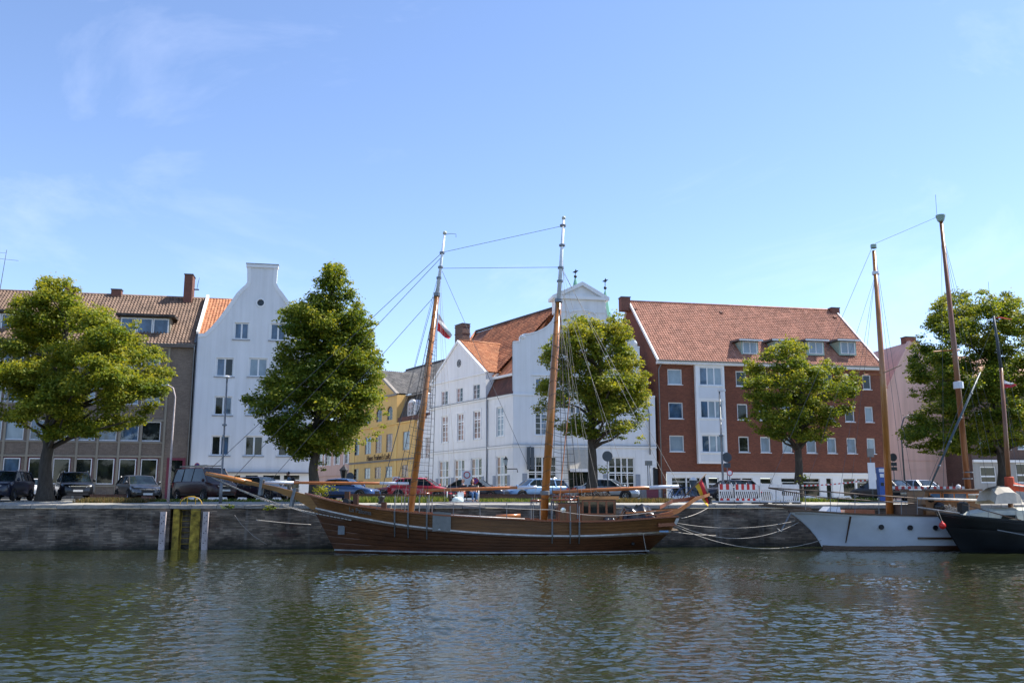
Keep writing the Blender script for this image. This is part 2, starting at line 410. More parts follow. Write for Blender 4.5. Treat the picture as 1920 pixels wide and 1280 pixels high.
# ------------------------------------------------------------------ mesh building
class MB:
    def __init__(self): self.v = []; self.f = []; self.m = []
    def add(self, vs_, fs, mi=0):
        o = len(self.v)
        self.v.extend([tuple(p) for p in vs_])
        for f in fs: self.f.append(tuple(i + o for i in f)); self.m.append(mi)
        return self
    def box(self, x0, x1, y0, y1, z0, z1, mi=0):
        if x0 > x1: x0, x1 = x1, x0
        if y0 > y1: y0, y1 = y1, y0
        if z0 > z1: z0, z1 = z1, z0
        return self.add([(x0, y0, z0), (x1, y0, z0), (x1, y1, z0), (x0, y1, z0), (x0, y0, z1), (x1, y0, z1), (x1, y1, z1), (x0, y1, z1)],
                        [(0, 3, 2, 1), (4, 5, 6, 7), (0, 1, 5, 4), (1, 2, 6, 5), (2, 3, 7, 6), (3, 0, 4, 7)], mi)
    def hexa(self, b4, t4, mi=0):
        return self.add(list(b4) + list(t4), [(0, 3, 2, 1), (4, 5, 6, 7), (0, 1, 5, 4), (1, 2, 6, 5), (2, 3, 7, 6), (3, 0, 4, 7)], mi)
    def prism(self, poly, y0, y1, mi=0):
        """polygon in the x-z plane extruded along y"""
        n = len(poly)
        self.add([(p[0], y0, p[1]) for p in poly] + [(p[0], y1, p[1]) for p in poly], [(i, (i + 1) % n, n + (i + 1) % n, n + i) for i in range(n)], mi)
        for yy in (y0, y1):
            vs_ = [Vector((p[0], p[1], 0)) for p in poly]
            tri = tessellate_polygon([vs_])
            self.add([(p[0], yy, p[1]) for p in poly], tri, mi)
        return self
    def tube(self, pts, rad, n=8, mi=0, cap=True):
        pts = [Vector(p) for p in pts]
        if not hasattr(rad, '__len__'): rad = [rad] * len(pts)
        o = len(self.v); ref = None
        for i, p in enumerate(pts):
            d = (pts[min(i + 1, len(pts) - 1)] - pts[max(i - 1, 0)])
            if d.length < 1e-9: d = Vector((0, 0, 1))
            d.normalize()
            if ref is None:
                ref = d.orthogonal().normalized()
            ref = (ref - d * ref.dot(d))
            if ref.length < 1e-6: ref = d.orthogonal()
            ref.normalize()
            b2 = d.cross(ref)
            for k in range(n):
                a = 2 * PI * k / n
                q = p + (ref * math.cos(a) + b2 * math.sin(a)) * rad[i]
                self.v.append((q.x, q.y, q.z))
        for i in range(len(pts) - 1):
            for k in range(n):
                a, b = o + i * n + k, o + i * n + (k + 1) % n
                self.f.append((a, b, b + n, a + n)); self.m.append(mi)
        if cap and n > 2:
            self.f.append(tuple(range(o + n - 1, o - 1, -1))); self.m.append(mi)
            e = o + (len(pts) - 1) * n
            self.f.append(tuple(range(e, e + n))); self.m.append(mi)
        return self
    def beam(self, p, q, w, h, mi=0):
        """square bar from p to q, w across, h high"""
        p, q = Vector(p), Vector(q); d = (q - p).normalized()
        s = d.cross(Vector((0, 0, 1)))
        s = Vector((1, 0, 0)) if s.length < 1e-5 else s.normalized()
        u = s.cross(d)
        c = [(-1, -1), (1, -1), (1, 1), (-1, 1)]
        return self.hexa([p + s * (w / 2 * a) + u * (h / 2 * b) for a, b in c], [q + s * (w / 2 * a) + u * (h / 2 * b) for a, b in c], mi)
    def lathe(self, prof, c=(0, 0, 0), n=12, mi=0, axis='z'):
        o = len(self.v); k = len(prof)
        for j in range(n):
            a = 2 * PI * j / n
            for r, z in prof:
                if axis == 'z': p = (c[0] + r * math.cos(a), c[1] + r * math.sin(a), c[2] + z)
                elif axis == 'y': p = (c[0] + r * math.cos(a), c[1] + z, c[2] + r * math.sin(a))
                else: p = (c[0] + z, c[1] + r * math.cos(a), c[2] + r * math.sin(a))
                self.v.append(p)
        for j in range(n):
            for i in range(k - 1):
                a, b = o + j * k + i, o + ((j + 1) % n) * k + i
                self.f.append((a, b, b + 1, a + 1)); self.m.append(mi)
        return self
    def grid(self, rows, mi=0, closed=False):
        o = len(self.v); nr, nc = len(rows), len(rows[0])
        for r in rows: self.v.extend([tuple(p) for p in r])
        for i in range(nr - 1):
            for j in range(nc if closed else nc - 1):
                a, b = o + i * nc + j, o + i * nc + (j + 1) % nc
                self.f.append((a, b, b + nc, a + nc)); self.m.append(mi)
        return self
    def mesh(self, name, mats, smooth=False):
        me = bpy.data.meshes.new(name)
        me.from_pydata([tuple(p) for p in self.v], [], self.f)
        if isinstance(mats, str): mats = [mats]
        for n in mats: me.materials.append(M(n))
        if len(mats) > 1: me.polygons.foreach_set('material_index', self.m)
        bm = bmesh.new(); bm.from_mesh(me)
        bmesh.ops.recalc_face_normals(bm, faces=bm.faces)
        bm.to_mesh(me); bm.free()
        if smooth:
            me.polygons.foreach_set('use_smooth', [True] * len(me.polygons))
            if smooth is not True: me.set_sharp_from_angle(angle=R(smooth))
        me.update()
        return me
    def build(self, name, mats, parent=None, smooth=False, loc=None, kind=None, label=None):
        o = bpy.data.objects.new(name, self.mesh(name, mats, smooth))
        COL.objects.link(o)
        if parent is not None: o.parent = parent
        if loc is not None: o.location = loc
        if kind: o['kind'] = kind
        if label: o['label'] = label
        return o
def thing(name, label, cat, loc=(0, 0, 0), rz=0.0, group=None):
    o = bpy.data.objects.new(name, None); COL.objects.link(o)
    o.empty_display_size = 0.3
    o.location = loc; o.rotation_euler = (0, 0, rz)
    tag(o, label, cat, group)
    return o
def tag(o, label, cat, group=None):
    o['label'] = label; o['category'] = cat
    if group: o['group'] = group
    return o
def struct(name, mb, mats, smooth=False):
    o = mb.build(name, mats, None, smooth); o['kind'] = 'structure'; return o
def inst(name, me, parent, loc=(0, 0, 0), rot=(0, 0, 0), scale=(1, 1, 1)):
    o = bpy.data.objects.new(name, me); COL.objects.link(o)
    if parent is not None: o.parent = parent
    o.location = loc; o.rotation_euler = rot; o.scale = scale
    return o
def rectpoly(r): return [(r[0], r[2]), (r[1], r[2]), (r[1], r[3]), (r[0], r[3])]
def archpoly(r, k=0.35, n=6):
    x0, x1, z0, z1 = r; h = (x1 - x0) * k
    pts = [(x0, z0), (x1, z0)]
    for i in range(n + 1):
        a = PI * i / n
        pts.append(((x0 + x1) / 2 + math.cos(a) * (x1 - x0) / 2, z1 - h + math.sin(a) * h))
    return pts
def roundpoly(c, r, n=20, sx=1.0): return [(c[0] + r * sx * math.cos(2 * PI * i / n), c[1] + r * math.sin(2 * PI * i / n)) for i in range(n)]
def wall_mesh(outer, holes, y0=0.0, rev=0.16, mb=None, mi=0):
    """wall face in the x-z plane with real openings and reveals running back"""
    mb = mb or MB()
    loops = [[Vector((p[0], p[1], 0)) for p in outer]] + [[Vector((p[0], p[1], 0)) for p in h] for h in holes]
    tri = tessellate_polygon(loops)
    flat = [p for l in loops for p in l]
    mb.add([(p.x, y0, p.y) for p in flat], tri, mi)
    for h in holes:
        n = len(h)
        mb.add([(p[0], y0, p[1]) for p in h] + [(p[0], y0 + rev, p[1]) for p in h], [(i, (i + 1) % n, n + (i + 1) % n, n + i) for i in range(n)], mi)
    return mb
def window(parent, r, y=0.12, cols=2, rows=1, fr=0.06, mat='frame_white', gl=None, transom=None, sill=None, bars=None, name='window', fd=0.05, muntin=0.025):
    """casement window: frame mesh, a pane for each casement, an optional sill.  r = (x0, x1, z0, z1)"""
    x0, x1, z0, z1 = r
    mb = MB()
    mb.box(x0, x1, y, y + fd, z0, z0 + fr); mb.box(x0, x1, y, y + fd, z1 - fr, z1)
    mb.box(x0, x0 + fr, y, y + fd, z0 + fr, z1 - fr); mb.box(x1 - fr, x1, y, y + fd, z0 + fr, z1 - fr)
    xs = [x0 + fr]; w = (x1 - x0 - 2 * fr)
    for c in range(1, cols):
        xc = x0 + fr + w * c / cols
        mb.box(xc - fr * 0.6, xc + fr * 0.6, y - 0.004, y + fd, z0 + fr, z1 - fr); xs += [xc - fr * 0.6, xc + fr * 0.6]
    xs.append(x1 - fr)
    zs = [z0 + fr, z1 - fr]
    if transom:
        zt = z0 + (z1 - z0) * transom
        zs = [z0 + fr, zt - fr * 0.6, zt + fr * 0.6, z1 - fr]
        mb.box(x0 + fr, x1 - fr, y - 0.006, y + fd - 0.002, zt - fr * 0.6, zt + fr * 0.6)
    if bars:
        nx, nz = bars
        for i in range(0, len(xs), 2):
            for k in range(1, nx):
                xc = xs[i] + (xs[i + 1] - xs[i]) * k / nx
                mb.box(xc - muntin / 2, xc + muntin / 2, y + 0.008, y + fd - 0.008, z0 + fr, z1 - fr)
            for k in range(1, nz):
                zc = z0 + fr + (z1 - z0 - 2 * fr) * k / nz
                mb.box(xs[i], xs[i + 1], y + 0.010, y + fd - 0.010, zc - muntin / 2, zc + muntin / 2)
    o = mb.build(name, mat, parent)
    kinds = gl if isinstance(gl, (list, tuple)) else [gl or random.choice(['glass_dark', 'glass_sky', 'glass_sky'])]
    for i in range(0, len(xs), 2):
        p = MB().box(xs[i] - 0.01, xs[i + 1] + 0.01, y + fd * 0.45, y + fd * 0.45 + 0.012, z0 + fr - 0.01, z1 - fr + 0.01)
        p.build('pane', kinds[(i // 2) % len(kinds)], o)
    if sill:
        MB().box(x0 - 0.06, x1 + 0.06, -0.07, y, z0 - 0.06, z0 - 0.003).build('sill', sill, o)
    return o
def tiles(parent, origin, eu, ev, w, l, mat, tw=0.26, tl=0.36, clips=(), name='roof_tiles', amp=0.03, lift=0.03, sub=4, back=True):
    """pantiled roof slope as real corrugated, stepped courses. eu runs along the eave, ev up the slope; clips keep a*u+b*v+c >= 0"""
    eu, ev = Vector(eu).normalized(), Vector(ev).normalized()
    en = eu.cross(ev).normalized()
    if en.z < 0: en = -en
    nc, nr = max(1, round(w / tw)), max(1, round(l / tl))
    us = [w * i / (nc * sub) for i in range(nc * sub + 1)]
    prof = [amp * (math.cos(2 * PI * (i % sub) / sub) if sub > 2 else (1 if i % 2 else -1)) for i in range(nc * sub + 1)]
    V_, F_ = [], []
    for r in range(nr):
        v0, v1 = l * r / nr - 0.03 * (r > 0), l * (r + 1) / nr
        o = len(V_)
        jit = [random.uniform(-0.006, 0.006) for _ in range(nc + 2)]
        for (v, hh) in ((v0, 0.0), (v0, lift), (v1, 0.002)):
            for i, u in enumerate(us):
                V_.append((u, v, hh + prof[i] + jit[i // sub]))
        n = len(us)
        for k in (0, 1):
            for i in range(n - 1):
                F_.append((o + k * n + i, o + k * n + i + 1, o + (k + 1) * n + i + 1, o + (k + 1) * n + i))
    me = bpy.data.meshes.new(name); me.from_pydata(V_, [], F_)
    bm = bmesh.new(); bm.from_mesh(me)
    for (a, b, c) in clips:
        no = Vector((-a, -b, 0)); q = Vector((a, b, 0)) * (-c / (a * a + b * b))
        bmesh.ops.bisect_plane(bm, geom=bm.verts[:] + bm.edges[:] + bm.faces[:], plane_co=q, plane_no=no, clear_outer=True)
    Mx = Matrix((eu, ev, en)).transposed().to_4x4(); Mx.translation = Vector(origin) + en * 0.05
    bm.to_mesh(me); bm.free()
    me.materials.append(M(mat))
    o = bpy.data.objects.new(name, me); COL.objects.link(o); o.parent = parent
    o.matrix_local = Mx
    o['kind'] = 'stuff'
    return o
def text_mesh(body, size, depth, mat, name='lettering'):
    cu = bpy.data.curves.new(name, 'FONT'); cu.body = body; cu.size = size; cu.extrude = depth; cu.offset = 0.006 * size
    cu.align_x = 'CENTER'
    t = bpy.data.objects.new(name, cu); COL.objects.link(t)
    bpy.context.view_layer.update()
    me = bpy.data.meshes.new_from_object(t.evaluated_get(bpy.context.evaluated_depsgraph_get()))
    bpy.data.objects.remove(t); bpy.data.curves.remove(cu)
    me.materials.clear(); me.materials.append(M(mat))
    return me
def cyl_disc(mb, c, r, t, n=20, mi=0, axis='y'):
    mb.lathe([(0, -t / 2), (r, -t / 2), (r, t / 2), (0, t / 2)], c, n, mi, axis); return mb
# ================================================================== water
def watermat():
    m, nt, b = _mat('river_water')
    n = _noise(nt, _coords(nt), 0.25, 3)
    nt.links.new(_ramp(nt, n, [(0.3, (0.013, 0.017, 0.006)), (0.7, (0.020, 0.024, 0.009))]), b.inputs['Base Color'])
    b.inputs['Roughness'].default_value = 0.045
    b.inputs['IOR'].default_value = 1.333
    fine = _noise(nt, _coords(nt, scale=(1.0, 1.7, 1.0)), 7.0, 2, 0.5)
    _bump(nt, b, fine, 0.16, 0.04)
watermat()
def wave_height(X, Y):
    r = np.random.default_rng(11)
    H = np.zeros_like(X)
    gust = np.zeros_like(X)
    for _ in range(8):
        a = r.uniform(0, 2 * PI); k = 2 * PI / r.uniform(5, 16)
        gust += np.sin(k * (X * math.cos(a) + Y * math.sin(a)) + r.uniform(0, 6.28))
    gust = 0.85 + 0.12 * gust
    for i in range(70):
        lam = 0.11 * (0.85 / 0.11) ** (i / 69.0)
        a = PI / 2 + 0.25 + r.normal(0, 0.75)
        k = 2 * PI / lam
        slope = 0.033 * (1.0 if lam < 0.32 else (0.32 / lam) ** 1.1)
        ph = r.uniform(0, 2 * PI)
        # bend the crests a little so that no wave train stays straight for long
        warp = 0.35 * lam * np.sin(0.9 * X / (lam + 0.4) + ph) * np.cos(0.6 * Y / (lam + 0.4) + 1.7 * ph)
        s = np.sin(k * (X * math.cos(a) + Y * math.sin(a) + warp) + ph)
        H += slope / k * s
    return H * gust
def build_water():
    nr, nc = 720, 700
    t = np.linspace(0, 1, nr)
    ys = 6.5 * (61.0 / 6.5) ** t
    s = np.linspace(-1, 1, nc); s = np.sign(s) * np.abs(s) ** 1.4
    half = 0.68 * ys + 13.0
    X = s[None, :] * half[:, None]; Y = np.repeat(ys[:, None], nc, 1)
    Z = wave_height(X, Y)
    verts = np.stack([X, Y, Z], -1).reshape(-1, 3)
    i, j = np.meshgrid(np.arange(nr - 1), np.arange(nc - 1), indexing='ij')
    a = (i * nc + j).ravel()
    faces = np.stack([a, a + 1, a + nc + 1, a + nc], 1)
    big = np.array([(-900, -900, -0.16), (900, -900, -0.16), (900, 62, -0.16), (-900, 62, -0.16)], float)
    verts = np.concatenate([verts, big]); n0 = nr * nc
    faces = np.concatenate([faces, [[n0, n0 + 1, n0 + 2, n0 + 3]]])
    me = bpy.data.meshes.new('water')
    me.vertices.add(len(verts)); me.vertices.foreach_set('co', verts.ravel())
    me.loops.add(faces.size); me.loops.foreach_set('vertex_index', faces.ravel().astype(np.int32))
    me.polygons.add(len(faces))
    me.polygons.foreach_set('loop_start', np.arange(0, faces.size, 4, dtype=np.int32))
    me.polygons.foreach_set('loop_total', np.full(len(faces), 4, dtype=np.int32))
    me.update(calc_edges=True); me.validate()
    me.polygons.foreach_set('use_smooth', [True] * len(me.polygons))
    me.materials.append(M('river_water'))
    o = bpy.data.objects.new('water', me); COL.objects.link(o); o['kind'] = 'structure'
build_water()

# ================================================================== quay, pavement, road
Q_ANG = math.atan(0.11)
QF = Frame(0, 51.0, 0.0, Q_ANG)
QTOP = 2.31
def groundmat(name, lo, hi, scale, bump):
    m, nt, b = _mat(name)
    v = _coords(nt)
    n = _noise(nt, v, scale, 7, 0.65); n2 = _noise(nt, v, scale * 0.12, 4)
    c = _ramp(nt, n, [(0.3, lo), (0.7, hi)])
    nt.links.new(_mixc(nt, 1.0, c, _ramp(nt, n2, [(0.3, (0.75,) * 3), (0.7, (1.05,) * 3)]), 'MULTIPLY'), b.inputs['Base Color'])
    b.inputs['Roughness'].default_value = 0.92
    _bump(nt, b, n, bump, 0.02)
groundmat('paving', (0.30, 0.28, 0.24), (0.44, 0.42, 0.37), 3.0, 0.3)
groundmat('asphalt', (0.045, 0.045, 0.047), (0.075, 0.073, 0.07), 6.0, 0.4)
groundmat('far_ground', (0.10, 0.10, 0.085), (0.16, 0.15, 0.12), 0.5, 0.2)
groundmat('soil', (0.07, 0.055, 0.035), (0.13, 0.10, 0.065), 6.0, 0.5)
groundmat('coping_stone', (0.27, 0.25, 0.22), (0.40, 0.37, 0.33), 5.0, 0.4)

def quaymat():
    m, nt, b = _mat('quay_masonry')
    tc = nt.nodes.new('ShaderNodeTexCoord')
    sp = nt.nodes.new('ShaderNodeSeparateXYZ'); nt.links.new(tc.outputs['Object'], sp.inputs[0])
    cb = nt.nodes.new('ShaderNodeCombineXYZ')
    nt.links.new(sp.outputs[0], cb.inputs[0]); nt.links.new(sp.outputs[2], cb.inputs[1])
    wob = nt.nodes.new('ShaderNodeTexNoise'); wob.inputs['Scale'].default_value = 1.4; wob.inputs['Detail'].default_value = 5
    nt.links.new(cb.outputs[0], wob.inputs['Vector'])
    va = nt.nodes.new('ShaderNodeVectorMath'); va.operation = 'MULTIPLY_ADD'; va.inputs[1].default_value = (0.3, 0.09, 0)
    nt.links.new(wob.outputs['Color'], va.inputs[0]); nt.links.new(cb.outputs[0], va.inputs[2])
    t = nt.nodes.new('ShaderNodeTexBrick'); nt.links.new(va.outputs[0], t.inputs['Vector'])
    t.inputs['Color1'].default_value = (0.14, 0.11, 0.085, 1); t.inputs['Color2'].default_value = (0.34, 0.27, 0.205, 1)
    t.inputs['Mortar'].default_value = (0.15, 0.13, 0.11, 1)
    t.inputs['Scale'].default_value = 1.0; t.inputs['Brick Width'].default_value = 0.42; t.inputs['Row Height'].default_value = 0.085
    t.inputs['Mortar Size'].default_value = 0.014; t.inputs['Mortar Smooth'].default_value = 0.9; t.inputs['Bias'].default_value = -0.2
    big = _noise(nt, _coords(nt, scale=(0.55, 1, 0.9)), 1.0, 6, 0.65)
    c = _mixc(nt, 1.0, t.outputs['Color'], _ramp(nt, big, [(0.36, (0.30, 0.28, 0.26)), (0.60, (1.35, 1.3, 1.22))]), 'MULTIPLY')
    # lime runs down from the coping
    run = _noise(nt, _coords(nt, scale=(1.6, 1, 0.12)), 1.0, 5, 0.7)
    c = _mixc(nt, _ramp(nt, run, [(0.54, (0, 0, 0)), (0.74, (0.65, 0.65, 0.65))]), c, (0.30, 0.285, 0.26))
    # red brick patches
    pat = _noise(nt, _coords(nt, scale=(0.35, 1, 1.6)), 1.3, 3)
    c = _mixc(nt, _ramp(nt, pat, [(0.60, (0, 0, 0)), (0.72, (0.5, 0.5, 0.5))]), c, (0.15, 0.065, 0.045))
    # weed line along the waterline
    mr = nt.nodes.new('ShaderNodeMapRange'); mr.inputs[1].default_value = 0.15; mr.inputs[2].default_value = 0.75
    mr.inputs[3].default_value = 1.0; mr.inputs[4].default_value = 0.0
    add = nt.nodes.new('ShaderNodeMath'); add.operation = 'MULTIPLY_ADD'
    nt.links.new(big, add.inputs[0]); add.inputs[1].default_value = 0.5; nt.links.new(sp.outputs[2], add.inputs[2])
    nt.links.new(add.outputs[0], mr.inputs[0])
    c = _mixc(nt, mr.outputs[0], c, (0.014, 0.017, 0.009))
    nt.links.new(c, b.inputs['Base Color'])
    b.inputs['Roughness'].default_value = 0.88
    h = _mixc(nt, 0.5, t.outputs['Fac'], big)
    inv = nt.nodes.new('ShaderNodeInvert'); nt.links.new(h, inv.inputs['Color'])
    _bump(nt, b, inv.outputs[0], 0.9, 0.05)
quaymat()

def build_quay():
    t = thing('quay_wall', 'dark weathered masonry quay wall running along the water behind the moored boats', 'quay wall', QF.o, QF.a)
    X0, X1 = -54.0, 72.0
    xl = QF.pix(318, 980)[0]; xr = QF.pix(376, 980)[0]         # ladder recess
    mb = MB()
    def strip(a, b):
        n = max(2, int((b - a) / 0.35)); rows = []
        for z in np.linspace(-1.2, QTOP - 0.2, 26):
            rows.append([(x, 0.05 * noise.noise((x * 0.9, z * 2.5, 1.0)) + 0.03 * noise.noise((x * 3.1, z * 6.0, 5.0)), z) for x in np.linspace(a, b, n)])
        mb.grid(rows)
    strip(X0, xl); strip(xr, X1)
    mb.box(xl, xr, 0.45, 0.6, -1.2, QTOP - 0.2)
    mb.box(xl - 0.3, xl, 0.06, 0.6, -1.2, QTOP - 0.2); mb.box(xr, xr + 0.3, 0.06, 0.6, -1.2, QTOP - 0.2)
    mb.build('masonry', 'quay_masonry', t, smooth=40)
    # coping stones, one by one
    x = X0; ks = []
    for k in range(4):
        r = random.Random(k); w = (1.15, 1.3, 1.45, 1.25)[k] - 0.02
        b = MB(); e = 0.02
        prof = [(-0.07, 0), (-0.07, 0.17 - e), (-0.07 + e, 0.2), (0.6, 0.215), (0.6, 0)]
        rows = []
        for xx in np.linspace(0, w, 5):
            rows.append([(xx, p[0] + r.uniform(-.008, .008), p[1] + (r.uniform(-.006, .006) if p[1] > 0 else 0)) for p in prof])
        b.grid(rows, closed=True)
        b.f.append((0, 1, 2, 3, 4)); b.m.append(0); n = len(rows) - 1
        b.f.append(tuple(n * 5 + i for i in (4, 3, 2, 1, 0))); b.m.append(0)
        ks.append((b.mesh('coping_stone', 'coping_stone'), w + 0.02))
    while x < X1:
        me, w = random.choice(ks)
        inst('coping_stone', me, t, (x, 0, QTOP - 0.2 + random.uniform(-.008, .008)))
        x += w
    # ladder recess: lichen-covered stone piers
    for (a, b_) in ((324, 336), (357, 375)):
        u0, u1 = QF.pix(a, 980)[0], QF.pix(b_, 980)[0]
        MB().box(u0, u1, -0.02, 0.5, -1.0, QTOP - 0.18).build('recess_pier', 'lichen_yellow', t)
    # iron ladder
    u0, u1 = QF.pix(338, 980)[0], QF.pix(356, 980)[0]
    lad = thing('quay_ladder', 'rusty yellow rung ladder in the recess of the quay wall under the hoop', 'ladder', QF.world((u0 + u1) / 2, 0.28, -0.5), QF.a)
    w = (u1 - u0) / 2
    for s in (-1, 1): MB().tube([(s * w, 0, 0), (s * w, 0, 2.4)], 0.025, 6).build('stile', 'lichen_yellow', lad)
    for k in range(9): MB().tube([(-w, 0, 0.2 + 0.29 * k), (w, 0, 0.2 + 0.29 * k)], 0.018, 6).build('rung', 'lichen_yellow', lad)
    # yellow hoop handrail
    xa, za = QF.pix(338, 944, 0.4); xb, zb = QF.pix(379, 945, 0.4)
    hoop = thing('ladder_handrail', 'yellow hoop handrail standing on the quay edge above the ladder', 'handrail', QF.world((xa + xb) / 2, 0.35, QTOP), QF.a)
    hw = (xb - xa) / 2
    pts = [(hw * math.cos(PI * k / 14), 0, 0.42 * math.sin(PI * k / 14)) for k in range(15)]
    MB().tube(pts, 0.024, 8).build('hoop', 'yellow_paint', hoop, True)
    for s in (-0.35, 0.4):
        MB().tube([(hw * s, 0, 0), (hw * s, 0, 0.41 * math.sqrt(1 - s * s))], 0.02, 6).build('upright', 'yellow_paint', hoop, True)
    # fender posts
    for i, (px, lab) in enumerate(((305, 'pale bolted timber fender post left of the ladder recess'), (385, 'pale bolted timber fender post right of the ladder recess'))):
        u, _ = QF.pix(px, 990, -0.2)
        p = thing('fender_post', lab, 'post', QF.world(u, -0.2, -0.8), QF.a, 'fender posts on the quay wall')
        MB().box(-0.14, 0.14, -0.1, 0.12, 0, 2.74).build('timber', 'pale_timber', p)
        b = MB()
        for z in (1.2, 1.7, 2.2, 2.5): 
            for s in (-1, 1): MB().lathe([(0, 0), (0.028, 0), (0.02, -0.02), (0, -0.025)], (0.05 * s, -0.101, z + 0.06 * s), 8, 0, 'y').build('bolt', 'iron_black', p)
build_quay()

def terrain_strip(name, y0, y1, z0, z1, mat, x0=-70, x1=90, nx=60, ny=5, amp=0.02):
    mb = MB(); rows = []
    for j in range(ny + 1):
        y = y0 + (y1 - y0) * j / ny; z = z0 + (z1 - z0) * j / ny
        rows.append([tuple(QF.world(x, y, z + amp * noise.noise((x * .5, y * .7, 3)))) for x in np.linspace(x0, x1, nx)])
    mb.grid(rows)
    return struct(name, mb, mat, True)
GZ = 2.62                                                       # street level
terrain_strip('quay_pavement', 0.55, 6.0, QTOP + 0.0, 2.54, 'paving', -80, 110)
terrain_strip('parking_bay', 6.0, 14.0, 2.544, 2.57, 'asphalt', -80, 110, amp=0.01)
terrain_strip('road', 14.0, 27.0, 2.574, GZ - 0.02, 'asphalt', -80, 110, amp=0.0)
def ground_z(y):     # height of the ground at quay-frame depth y
    if y < 6: return QTOP + (2.54 - QTOP) * max(0, (y - 0.55)) / 5.45
    if y < 14: return 2.544 + 0.026 * (y - 6) / 8
    return 2.574 + (GZ - 2.594) * min(1, (y - 14) / 13)
mb = MB()
mb.add([(-1800, 66, GZ - 0.05), (1800, 66, GZ - 0.05), (1800, 3000, GZ - 0.05), (-1800, 3000, GZ - 0.05)], [(0, 1, 2, 3)])
struct('ground', mb, 'far_ground')
# kerb between pavement and bays, and pavement in front of the houses
mb = MB()
mb.grid([[tuple(QF.world(x, y, z)) for x in np.linspace(-80, 110, 30)] for (y, z) in ((24.0, GZ - 0.1), (24.0, GZ + 0.06), (24.15, GZ + 0.08), (80, GZ + 0.09))])
struct('house_pavement', mb, 'paving')

# ---- grass, shrubs and planters
def blades(name, pts, h, mat, label=None, cat='grass', lean=0.4, w=0.02):
    """one bed of grass: narrow bent blades at the given points"""
    V_, F_, T_ = [], [], []
    for (x, y, z) in pts:
        a = random.uniform(0, 2 * PI); hh = h * random.uniform(0.4, 1.15); l = lean * hh * random.uniform(0.1, 1)
        dx, dy = math.cos(a), math.sin(a); ww = w * random.uniform(0.6, 1.3)
        o = len(V_); px_, py_ = -dy * ww, dx * ww
        V_ += [(x - px_, y - py_, z), (x + px_, y + py_, z), (x + dx * l * .4 + px_ * .7, y + dy * l * .4 + py_ * .7, z + hh * .6), (x + dx * l * .4 - px_ * .7, y + dy * l * .4 - py_ * .7, z + hh * .6), (x + dx * l, y + dy * l, z + hh)]
        F_ += [(o, o + 1, o + 2, o + 3), (o + 3, o + 2, o + 4)]
        T_ += [random.random()] * 2
    return V_, F_, T_
def tone_mesh(name, V_, F_, T_, mat):
    me = bpy.data.meshes.new(name); me.from_pydata(V_, [], F_)
    at = me.attributes.new('tone', 'FLOAT_COLOR', 'FACE')
    T_ = np.clip(np.asarray(T_, float), 0, 1)
    at.data.foreach_set('color', np.stack([T_, T_, T_, np.ones_like(T_)], 1).ravel())
    me.materials.append(M(mat)); return me
def grass_bed(px0, px1, y0, y1, n, h, mat, label, name='grass', w=0.02):
    pts = []
    x0, x1 = QF.x(px0, (y0 + y1) / 2, 2.45), QF.x(px1, (y0 + y1) / 2, 2.45)
    for _ in range(n):
        x, y = random.uniform(x0, x1), random.uniform(y0, y1)
        if noise.noise((x * 0.8, y * 1.2, 2)) < -0.35 and random.random() < 0.7: continue
        p = QF.world(x, y, ground_z(y) - 0.01); pts.append((p.x, p.y, p.z))
    V_, F_, T_ = blades(name, pts, h, mat, w=w)
    o = bpy.data.objects.new(name, tone_mesh(name, V_, F_, T_, mat)); COL.objects.link(o)
    tag(o, label, 'grass'); o['kind'] = 'stuff'
    return x0, x1
def brick_edge(px0, px1, y, h, label, returns=None):
    x0, x1 = QF.x(px0, y, 2.5), QF.x(px1, y, 2.5)
    g = ground_z(y)
    t = thing('planter_wall', label, 'planter wall', QF.world(x0, y, g - 0.1), QF.a)
    MB().box(0, x1 - x0, 0, 0.24, 0, h + 0.02).build('brickwork', 'planter_brick', t)
    k, L = 0, x1 - x0
    n = max(1, int(L / 0.6)); me = MB().box(0.006, L / n - 0.006, -0.03, 0.27, 0, 0.06).mesh('cap_stone', 'planter_brick')
    for k in range(n): inst('cap_stone', me, t, (L * k / n, 0, h + 0.021))
    if returns:
        for xx in returns: MB().box(xx * L - 0.12, xx * L + 0.12, -1.9, -0.02, 0, h - 0.03).build('return_wall', 'planter_brick', t)
grass_bed(150, 285, 2.6, 5.2, 3600, 0.27, 'dry_grass', 'dry tufted grass in the brick bed in front of the grey hatchback')
brick_edge(168, 286, 5.3, 0.40, 'low brick planter wall behind the dry grass in front of the grey hatchback', (1.0,))
grass_bed(655, 840, 2.7, 5.0, 5200, 0.34, 'grass', 'fresh green grass strip behind the bow of the wooden ketch')
grass_bed(895, 1060, 3.2, 5.0, 3200, 0.25, 'grass', 'shaded grass strip behind the main mast of the wooden ketch')
grass_bed(1150, 1262, 3.0, 5.2, 3200, 0.26, 'dry_grass', 'patchy dry grass beside the grey cabinet near the black tarpaulin heap')
grass_bed(290, 640, 4.2, 5.7, 2600, 0.17, 'grass', 'thin grass along the paving under the maroon van')
grass_bed(1500, 1640, 4.0, 5.5, 2200, 0.28, 'grass', 'weedy grass at the foot of the tree by the red and white barriers')
brick_edge(650, 845, 5.1, 0.45, 'long low brick planter wall between the green grass and the parked cars')
brick_edge(893, 1070, 5.1, 0.45, 'dark low brick wall behind the seated couple and the main mast')
